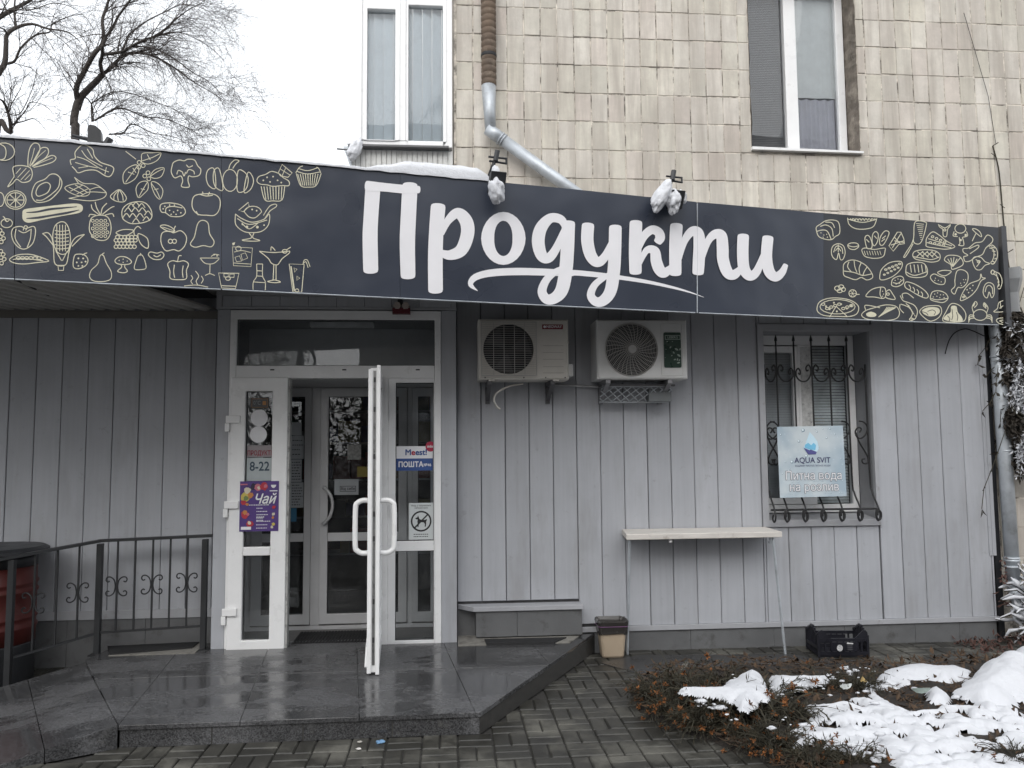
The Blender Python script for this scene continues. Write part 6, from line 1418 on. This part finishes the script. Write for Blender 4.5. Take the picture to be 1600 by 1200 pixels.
# the flower bed
def bedz(x, y): return .05+.05*mn.noise((x*1.5, y*1.5, 2))+.02*mn.noise((x*7, y*7, 4))
bb = B(); idx = {}; st = .05; E_ = np.array(BED); E2 = np.roll(E_, -1, 0); dE = E2-E_; l2 = (dE**2).sum(1)
for i in range(140):
    for j in range(90):
        x, y = 1.0+i*st, -4.5+j*st; q = np.array((x, y))-E_; t = np.clip((q*dE).sum(1)/l2, 0, 1); d = float(np.sqrt(((q-dE*t[:, None])**2).sum(1)).min())
        if not inside(BED, x, y): d = -d
        if d < -.08: continue
        idx[(i, j)] = len(bb.v); bb.v.append((x, y, -.02+(bedz(x, y)+.03)*min(1, max(0, (d+.05)/.22))))
for (i, j) in list(idx):
    k = [(i, j), (i+1, j), (i+1, j+1), (i, j+1)]
    if all(a in idx for a in k): bb.f.append(tuple(idx[a] for a in k))
tag(bb.build('flower_bed', SOIL, smooth=True), 'raised soil of the winter flower bed', 'soil', kind='structure')
tag(B().slab([G(1052, 1066), G(1060, 1066), G(1079, 1044), G(1071, 1044)][::-1][::-1], -.01, .05).build('kerb_stone', CONC), 'short concrete kerb stone at the flower bed corner', 'kerb')

snow_patch('snow_drift', 'broad white snow sheet filling the lower right corner', [(1262,1106),(1310,1096),(1340,1088),(1358,1082),(1359,1058),(1368,1080),(1390,1098),(1430,1110),(1460,1106),(1500,1102),(1560,1105),(1640,1115),(1760,1180),(1700,1290),(1420,1290),(1385,1190),(1340,1172),(1300,1152),(1250,1158),(1247,1140),(1266,1120)], .085, .05, 3, soft=.10, holes=.12, step=.0135)
snow_patch('snow_mound', 'tall rounded snow mound near the drain pipe', [(1512,1068),(1535,1042),(1562,1036),(1600,1040),(1660,1060),(1640,1092),(1590,1090),(1570,1094),(1546,1108),(1520,1092),(1498,1080)], .10, .16, 9, soft=.16, step=.018)
snow_patch('snow_ridge', 'long low snow ridge along the back of the bed', [(1387,1046),(1402,1041),(1440,1040),(1490,1042),(1522,1048),(1512,1058),(1480,1064),(1425,1060),(1402,1070),(1368,1074),(1376,1060)], .07, .06, 12, soft=.09, step=.014)
snow_patch('snow_clump', 'ragged snow clump lying on the dried plants', [(1066,1073),(1095,1075),(1128,1074),(1155,1058),(1176,1048),(1190,1060),(1192,1085),(1178,1092),(1160,1100),(1150,1088),(1120,1084)], .22, .05, 15, soft=.09, edge=.04, step=.010)
snow_patch('snow_strip', 'thin snow strip behind the dried plants', [(1206,1056),(1240,1058),(1288,1055),(1284,1061),(1250,1068),(1222,1072),(1222,1084),(1214,1078)], .13, .04, 18, soft=.08, edge=.025, step=.011)
snow_patch('snow_patch', 'snow patch beside the wall drain at the far right edge', [(1570,1022),(1600,1014),(1650,1020),(1640,1040),(1600,1032)], .05, .06, 21, soft=.06)
snow_patch('snow_lump', 'pointed snow lump lying among dark leaves in the bed', [(1450,1078),(1466,1074),(1478,1084),(1474,1092),(1458,1092)], .10, .05, 23, soft=.04, edge=.012)
snow_patch('snow_lump', 'small flat snow bit left of the bed on paving', [(1030,1060),(1042,1057),(1052,1060),(1048,1064),(1036,1063)], .004, .02, 25, soft=.03, edge=.008, step=.014)
R7 = random.Random(17); bb = B()
def crumb(bb, R, x, y, z, r):
    o = len(bb.v); n = 6
    for k, (rr, h) in enumerate(((.7, -.3), (1, .1), (.6, .55))):
        for i in range(n): a = 2*PI*i/n+k*.5; s = r*rr*R.uniform(.7, 1.3); bb.v.append((x+s*math.cos(a)*1.3, y+s*math.sin(a), z+h*r*R.uniform(.6, 1.0)))
    for k in range(2):
        for i in range(n): bb.f.append((o+k*n+i, o+k*n+(i+1) % n, o+(k+1)*n+(i+1) % n, o+(k+1)*n+i))
    bb.f.append(tuple(o+2*n+i for i in range(n)))
for cxp, cyp, n, sp, rr in ((1085,1105,5,10,.018),(1117,1122,9,11,.022),(1143,1105,5,7,.02),(1145,1142,6,6,.018),(1105,1125,6,10,.02),(1190,1100,16,16,.02),(1225,1160,10,18,.016),(1300,1060,9,20,.022),(1320,1080,12,22,.02),(1345,1100,8,18,.02),(1250,1070,9,18,.02),(1355,1165,14,24,.02),(1390,1190,12,25,.02),(1430,1070,7,20,.016),(1340,1050,16,16,.018),(1150,1080,9,16,.02),(1500,1085,5,12,.02)):
    for _ in range(max(3, n*2//3)):
        x, y = G(R7.gauss(cxp, sp), R7.gauss(cyp, sp*.4), .1); z = .10 if cxp > 1240 else .17
        crumb(bb, R7, x, y, z+R7.uniform(-.02, .03), rr*R7.choice((.35, .5, .6, .8, 1.3)))
tag(bb.build('snow_crumbs', SNOW, smooth=True), 'scattered snow crumbs caught on leaves and soil', 'snow', kind='stuff')
# snow lying along the canopy edge, swelling towards the first floodlight
bb = B(); n = 150
for k in range(n+1):
    px_ = -75+(768+75)*k/n; t = S(px_, lerp(tops, px_)); hgt = .022+.012*mn.noise((px_*.03, 0, 0))
    if px_ > 560: u_ = min(1, (px_-560)/90); hgt += .085*(u_*u_*(3-2*u_))*(1 if px_ < 745 else max(.25, 1-(px_-745)/30))
    for o_, z_ in ((.012, -.004), (.016, hgt*.45), (-.01, hgt*.85), (-.07, hgt*1.0), (-.30, hgt*1.0+.01), (-.8, hgt+.02)):
        p = t - SGN*(-o_) ; bb.v.append((p.x, p.y, t.z+z_+.006*mn.noise((px_*.05, o_*9, 1))))
for k in range(n):
    for j in range(5): a = k*6+j; bb.f.append((a, a+1, a+7, a+6))
bb.f += [tuple(range(5, -1, -1)), tuple(n*6+j for j in range(6))]
tag(bb.build('roof_snow', SNOW, smooth=True), 'snow lying along the canopy edge above the sign', 'snow')
# clumps on the two floodlights: lumps hugging the lamp
def blobmesh(c, axes, seed, n=40, m=26, amp=.26, fr=3.2):
    bb = B()
    for i in range(m+1):
        th = PI*i/m
        for j in range(n):
            ph = 2*PI*j/n; d = Vector((math.sin(th)*math.cos(ph), math.sin(th)*math.sin(ph), math.cos(th)))
            s = 1+amp*mn.noise(d*1.6+Vector((seed, 0, 0)))+amp*.6*mn.noise(d*fr+Vector((0, seed, 0)))
            bb.v.append(tuple(Vector(c)+axes[0]*d.x*s+axes[1]*d.y*s+axes[2]*d.z*s))
    for i in range(m):
        for j in range(n): a, b_ = i*n+j, i*n+(j+1) % n; bb.f.append((a, a+n, b_+n, b_))
    return bb
u = Vector((1, SGS, 0)).normalized(); Zv = Vector((0, 0, 1))
c = S(775, 298, .11); bb = blobmesh(c, (u*.052, SGN*.07, Zv*.088+u*-.012), 1.0)
b2 = blobmesh(S(774, 280, .06), (u*.03, SGN*.06, Zv*.10), 2.0); bb.add(b2.v, b2.f)
tag(bb.build('snow_on_floodlight', SNOW, smooth=True), 'drop shaped snow clump hanging on the left floodlight', 'snow')
c = S(1034, 306, .10); bb = blobmesh(c, (u*.060, SGN*.07, Zv*.115+u*.05), 4.0)
for a, s in (((1053, 315, .13), (.05, .06, .085)), ((1064, 309, .08), (.035, .05, .055))):
    b2 = blobmesh(S(*a), (u*s[0], SGN*s[1], Zv*s[2]), a[0], amp=.35); bb.add(b2.v, b2.f)
tag(bb.build('snow_on_floodlight', SNOW, smooth=True), 'split snow clump sitting on the right floodlight', 'snow')
p = W3(537, 246, 0.0); bb = blobmesh((BX0+.065, -.03, 4.23), (Vector((.055, 0, 0)), Vector((0, .05, 0)), Vector((.03, 0, .085))), 7.0)
tag(bb.build('snow_on_balcony', SNOW, smooth=True), 'snow lump stuck to the balcony corner bracket', 'snow')

# ================================================================== dried bed plants
STEM = M('dry_stem', (.036, .031, .018), .85, var=.4); GRN = M('dark_leaf', (.028, .025, .015), .75, var=.4, ovar=.2); FLW = M('dry_flower', (.19, .070, .018), .85, var=.5, scale=30); LIT = M('leaf_litter', (.060, .036, .020), .85, var=.85, scale=14)
def leafq(bb, p, d, l, w, R):
    s = d.cross(Vector((0, 0, 1))); s = s.normalized() if s.length > .1 else Vector((1, 0, 0)); s = (s+rv(R, .4)).normalized(); k = d.cross(s)*l*.12
    bb.add([p, p+d*l*.5+s*w/2+k, p+d*l, p+d*l*.5-s*w/2+k], [(0, 1, 2, 3)])
def plant_parts(seed, nst, h, spread):
    R = random.Random(seed); st, lv, fl = B(), B(), B()
    for _ in range(nst):
        a = R.uniform(0, 2*PI); r0 = R.uniform(0, spread*.4); p = Vector((r0*math.cos(a), r0*math.sin(a), -.01)); d = Vector((math.cos(a)*R.uniform(.1, 1.1), math.sin(a)*R.uniform(.1, 1.1), 1)).normalized(); pts = [p.copy()]
        L = h*R.uniform(.6, 1.25); n = 5
        for i in range(n):
            d = (d+rv(R, .15)+Vector((math.cos(a)*.16, math.sin(a)*.10, -.17*i*R.uniform(.4, 1.2)))).normalized(); p = p+d*L/n; pts.append(p.copy())
            for _ in range(2): leafq(lv, p, (d+rv(R, .6)).normalized(), R.uniform(.03, .075), R.uniform(.004, .010), R)
        kk = R.choice((.8, 1, 1, 1.7)); st.tube(pts, [kk*q_ for q_ in (.0042, .0038, .0034, .003, .0024, .0018)], 3, False)
        if R.random() < (.42, .10, .30, .05)[seed % 4]:
            for _ in range(16): leafq(fl, p, (rv(R, 1)).normalized(), R.uniform(.014, .032), .013, R)
    return [x.build('t', m) for x, m in ((st, STEM), (lv, GRN), (fl, FLW))]
protos = []
for s in range(4):
    o3 = plant_parts(40+s, 70, .27, .16); protos.append([o.data for o in o3]); [bpy.data.objects.remove(o) for o in o3]
R8 = random.Random(21)
spots = [((1018,1085), 'leftmost low dried marigold clump at the tip of the bed', .8), ((1062,1078), 'dried clump left of the ragged snow on the bed', .95), ((1045,1105), 'dried marigold clump on the paved edge with orange heads', .85), ((1100,1100), 'dark dried clump just below the ragged snow', 1.1), ((1135,1122), 'dried clump with orange heads at the front of the bed', 1.1),
         ((1095,1132), 'dried clump spilling onto the paving at the front', .8), ((1180,1118), 'tangled dried clump right of the front orange heads', 1.2), ((1165,1145), 'lowest orange headed dried clump on the bed edge', .85), ((1222,1118), 'dried clump against the left side of the snow sheet', 1.1), ((1210,1158), 'small dried clump below the snow sheet edge', .8),
         ((1205,1085), 'upright dark dried stems behind the ragged snow', 1.0), ((1130,1068), 'flattened dried clump at the back of the bed', .8), ((1268,1180), 'dried clump near the bottom edge of the picture', .8), ((1330,1192), 'dried clump poking from under the snow at the bottom', .7), ((1345,1075), 'yellowish dried clump between the snow ridge and sheet', .8), ((1290,1075), 'low brown dried clump in the middle of the bed', .7),
         ((1590,1190), 'brown dried tuft sticking out of snow bottom right', .6)]
for k, ((x, y), lab, s) in enumerate(spots):
    gx_, gy_ = G(x, y, .06); t = thing('dried_plant', lab, 'plant', (gx_, gy_, max(.02, bedz(gx_, gy_)*.6)), 'dried marigolds in the bed'); t.rotation_euler = (0, 0, R8.uniform(0, 6.28)); t.scale = (s, s, s*R8.uniform(.8, 1.1))
    for me, nm in zip(protos[(0 if 'orange' in lab else 2 if k % 3 == 0 else 1 if k % 2 else 3)], ('stems', 'leaves', 'flower_heads')):
        o = bpy.data.objects.new(nm, me); COL.objects.link(o); o.parent = t; o['kind'] = 'stuff'
bb = B()
for _ in range(8500):
    x, y = R8.uniform(1.15, 5.2), R8.uniform(-2.7, -.35)
    if not inside(BED, x, y): continue
    p = Vector((x, y, bedz(x, y)*.9+R8.uniform(0, .02))); leafq(bb, p, Vector((R8.gauss(0, 1), R8.gauss(0, 1), R8.uniform(-.1, .6))).normalized(), R8.uniform(.02, .085), R8.uniform(.008, .04), R8)
for _ in range(900):
    x, y = R8.uniform(1.15, 5.2), R8.uniform(-2.7, -.35)
    if inside(BED, x, y): p = Vector((x, y, bedz(x, y)*.8)); bb.tube([p, p+Vector((R8.gauss(0, .05), R8.gauss(0, .05), R8.uniform(.01, .04))), p+Vector((R8.gauss(0, .08), R8.gauss(0, .08), R8.uniform(.0, .05)))], .0022, 3, False)
tag(bb.build('leaf_litter', LIT), 'brown fallen leaves and twigs covering the bed soil', 'leaf litter', kind='stuff')
for (x, y), (dx, dy), col, lab in (((1440,1084), (.09, -.05), (.20, .24, .22), 'greyish glassy hosta leaf lying in the bed'), ((1350,1068), (.01, .05), (.40, .28, .11), 'yellow withered leaf at the edge of the snow'), ((1322,1078), (.07, -.02), (.45, .47, .46), 'pale torn leaf lying left of the yellow one')):
    gx_, gy_ = G(x, y, .10); a = Vector((gx_, gy_, .125)); d = Vector((dx, dy, .015)); s = Vector((-dy, dx, 0)).normalized()*d.length*.42
    bb = B(); pr = [(0, 0), (.2, .7), (.5, 1), (.8, .7), (1, 0)]
    L_ = [a-d/2+d*t+s*w+Vector((0, 0, -.012*w)) for t, w in pr]; C_ = [a-d/2+d*t+Vector((0, 0, .012)) for t, w in pr]; R_ = [a-d/2+d*t-s*w+Vector((0, 0, -.012*w)) for t, w in pr]
    bb.v = [tuple(v) for v in L_+C_+R_]; bb.f = [(i, i+1, i+6, i+5) for i in range(4)]+[(i+5, i+6, i+11, i+10) for i in range(4)]
    tag(bb.build('fallen_leaf', M('leaf_'+lab[:4], col, .5, var=.3, scale=30), smooth=True), lab, 'leaf')

# ================================================================== creeper on the right drain pipe and frosted shrub below
R9 = random.Random(31); vn = thing('dry_creeper', 'dark withered creeper hanging round the right drain pipe', 'creeper', (5.05, -.05, 1.5))
LEAFD = M('creeper_leaf', (.030, .024, .018), .85, var=.5, scale=20); bst, blv, bsn = B(), B(), B()
def vx(z): return 5.02+.02*math.sin(z*3)
for k in range(60):
    z = R9.uniform(2.4, 3.25)
    p = Vector((vx(z)+R9.gauss(0, .02 if z > 3.2 else .08), R9.uniform(-.02, .06), z)); pts = [p.copy()]; d = Vector((R9.gauss(0, .15), R9.gauss(0, .1), -1))
    L = R9.uniform(.4, 1.5)
    for i in range(8):
        d = (d+rv(R9, .2)).normalized(); d.z = -abs(d.z); p = p+d*L/8; p.y = min(p.y, .06); pts.append(p.copy())
        if p.z < 2.95:
            for _ in range(2): leafq(blv, p, (rv(R9, .6)+Vector((0, 0, -.6))).normalized(), R9.uniform(.03, .08), R9.uniform(.015, .04), R9)
    bst.tube(pts, .0035 if z < 3.2 else .005, 4, False)
main = [tuple(W3(x, y, .06)) for x, y in ((1551, 228), (1560, 262), (1564, 300), (1568, 345), (1572, 380), (1577, 420), (1590, 470), (1592, 520))]
bst.tube(smooth_path(main, 4), .006, 6, False)
for x, y, a in ((1551, 228, 1), (1556, 245, -1), (1570, 325, -1), (1574, 395, 1)):
    p = W3(x, y, .05); bst.tube([tuple(p), tuple(p+Vector((.05*a, -.01, .03)))], .004, 4, False)
for _ in range(6500):
    z = R9.uniform(1.40, 2.85); wdt = .085 if z > 1.8 else .05; x = 4.945+.04*mn.noise((z*3, 0, 0))+(.07 if z < 1.75 else 0)+R9.gauss(0, wdt); y = R9.uniform(-.19, .0)
    if x < 4.97: y = R9.uniform(-.20, -.125)
    if x < 4.83 + .06*mn.noise((z*5, 7, 0)): continue
    if mn.noise((x*7, y*7, z*4)) < -.15: continue
    leafq(blv, Vector((x, y, z)), (rv(R9, .5)+Vector((0, 0, -.8))).normalized(), R9.uniform(.03, .085), R9.uniform(.012, .035), R9)
for _ in range(2600):
    z = R9.uniform(1.40, 2.75); x = max(4.86, 4.97+R9.gauss(0, .07))
    if mn.noise((x*11, z*4, 3)) < -.02: continue
    leafq(bsn, Vector((x, R9.uniform(-.225, -.13), z)), Vector((R9.gauss(0, .7), -.1, R9.uniform(-1, .4))).normalized(), R9.uniform(.02, .07), R9.uniform(.010, .026), R9)
for _ in range(14):
    z = R9.uniform(1.45, 2.75); x = 5.07+R9.gauss(0, .08); x = max(x, 4.92); p = Vector((x, R9.uniform(-.17, -.09), z)); d = Vector((R9.gauss(0, .5), -.1, R9.uniform(-.9, .5))).normalized()
    bsn.tube([p, p+d*R9.uniform(.02, .06), p+(d+rv(R9, .3))*R9.uniform(.05, .10)], [R9.uniform(.004, .012), R9.uniform(.008, .016), .004], 5)
bst.build('stems', STEM, vn, kind='stuff'); blv.build('leaves', LEAFD, vn, kind='stuff'); bsn.build('clinging_snow', SNOW, vn, smooth=True, kind='stuff')
fs = thing('frosted_shrub', 'snow coated twiggy shrub at the foot of the drain pipe', 'shrub', (5.05, -.16, 0)); b1, b2 = B(), B()
for _ in range(170):
    p = Vector((4.97+R9.gauss(0, .065), -.19+R9.gauss(0, .05), R9.uniform(.08, .52))); d = Vector((R9.gauss(0, .7), R9.gauss(0, .4), R9.uniform(-.2, 1))).normalized(); q1 = p+d*R9.uniform(.06, .14); q2 = q1+(d+rv(R9, .5)+Vector((0, 0, -.4))).normalized()*R9.uniform(.05, .12)
    b1.tube([p, q1, q2], [.005, .004, .003], 4, False); b2.tube([p+Vector((0, 0, .008)), q1+Vector((0, 0, .012)), q2+Vector((0, 0, .01))], [.009, R9.uniform(.008, .020), .005], 6)
b1.build('twigs', STEM, fs, kind='stuff'); b2.build('clinging_snow', SNOW, fs, smooth=True, kind='stuff')
bl2 = B()
for _ in range(420):
    x, y = R9.uniform(4.3, 5.3), R9.uniform(-.42, -.03); leafq(bl2, Vector((x, y, R9.uniform(.0, .09)*(1 if x > 4.6 else .3))), rv(R9, 1).normalized(), R9.uniform(.03, .07), R9.uniform(.01, .03), R9)
for _ in range(50):
    z = R9.uniform(.3, .72); leafq(bl2, Vector((4.80+R9.gauss(0, .03), -.06+R9.uniform(-.03, .0), z)), (rv(R9, 1)+Vector((0, 0, -.6))).normalized(), R9.uniform(.03, .07), R9.uniform(.02, .04), R9)
tag(bl2.build('dead_leaves', M('red_brown_leaf', (.075, .036, .028), .85, var=.5, scale=25)), 'reddish dead leaves heaped at the wall foot by the pipe', 'leaves', kind='stuff')
# litter on the paving
for (x, y), col, r, lab in (((594, 1161), (.16, .30, .48), .022, 'crumpled blue wrapper on the paving before the porch'), ((562, 1161), (.42, .40, .36), .012, 'tiny pale paper scrap left of the blue wrapper'), ((560, 1172), (.55, .53, .5), .013, 'cigarette end on the paving before the porch')):
    gx_, gy_ = G(x, y); bb = B(); crumb(bb, R7, gx_, gy_, .006, r); tag(bb.build('litter', M('litter_%d' % x, col, .5)), lab, 'litter')

# ================================================================== the other side of the street, which the glass mirrors
opp = thing('opposite_building', 'plain apartment block across the street mirrored in the door glass', 'building', (6, -30, 0))
B().box(-4, 40, -42, -30, 0, 17).build('wall', M('opposite_wall', (.20, .17, .15), .9, var=.15, scale=.6), opp)
for i in range(13):
    for j in range(5): B().box(-2.6+3.1*i, -1.0+3.1*i, -29.98, -29.9, 1.2+2.8*j, 2.8+2.8*j).build('window', M('opposite_window', (.05, .06, .075), .2), opp)
src = [o for o in bpy.data.objects if o.get('category') == 'tree'][0]
for k, (x, y, rz, s, lab) in enumerate(((-5.4, -14.5, .4, .46, 'smaller bare tree across the road, mirrored left in the transom'), (-3.6, -15.5, 2.9, .50, 'smaller bare tree across the road beside the kiosk'), (-7.4, -16, 1.7, .52, 'smaller bare tree across the road behind the hedge end'), (-9.5, -19, 2.2, 1.25, 'bare street tree across the road, leftmost in the glass'), (-5.0, -21, 3.6, 1.35, 'bare street tree across the road, mirrored beside the transom middle'), (-1.5, -24, .6, 1.3, 'bare street tree across the road near the opposite block'), (-13, -23, 5.0, 1.5, 'bare street tree across the road, farthest from the block'))):
    t = thing('street_tree', lab, 'tree', (x, y, 0), 'bare trees across the street'); t.rotation_euler = (0, 0, rz); t.scale = (s, s, s)
    for ch in [c for c in src.children]:
        o = bpy.data.objects.new(ch.name.split('.')[0], ch.data); COL.objects.link(o); o.parent = t; o.matrix_parent_inverse = Matrix.Translation(-Vector((src.location.x, src.location.y, 0)))
hd = B(); R10 = random.Random(77)
for _ in range(15000):
    p = Vector((R10.uniform(-26, -2), R10.uniform(-21, -18.5), 0)); hgt = 3.7+2.2*mn.noise((p.x*.5, 0, 0))+.9*mn.noise((p.x*2.1, 5, 0)); p.z = max(.3, hgt)*R10.random()**.8; leafq(hd, p, rv(R10, 1).normalized(), R10.uniform(.15, .4), R10.uniform(.05, .14), R10)
tag(hd.build('street_hedge', LEAFD), 'tall dark thicket row across the road', 'hedge', kind='stuff')

op2 = thing('opposite_building', 'long grey apartment block added across the street to block low sky', 'building', (-30, -38, 0))  # unseen block added to cut the low sky light under the canopy
B().box(-60, -14, -50, -38, 0, 18).build('wall', M('opposite_wall_grey', (.22, .21, .20), .9, var=.15, scale=.6), op2)
for i in range(14):
    for j in range(5): B().box(-58+3.1*i, -56.4+3.1*i, -37.98, -37.9, 1.2+2.9*j, 2.9+2.9*j).build('window', M('opposite_window', (.05, .06, .075), .2), op2)
ks = thing('coffee_kiosk', 'dark coffee kiosk across the street mirrored in the side glass', 'kiosk', (-.6, -16.5, 0))
KD = M('kiosk_dark', (.03, .032, .036), .5)
B().box(-2.2, 1.0, -18.5, -16, 0, 2.95).build('body', KD, ks)
B().box(-2.3, 1.1, -16.0, -15.9, 2.35, 2.95).build('fascia', KD, ks)
text('Кава', .46, -.75, -15.88, 2.62, WHITE, ks, bold=.008, rz=PI)
B().box(-1.9, -.2, -15.99, -15.95, 1.0, 2.1).build('hatch', M('kiosk_hatch', (.14, .13, .12), .5), ks)
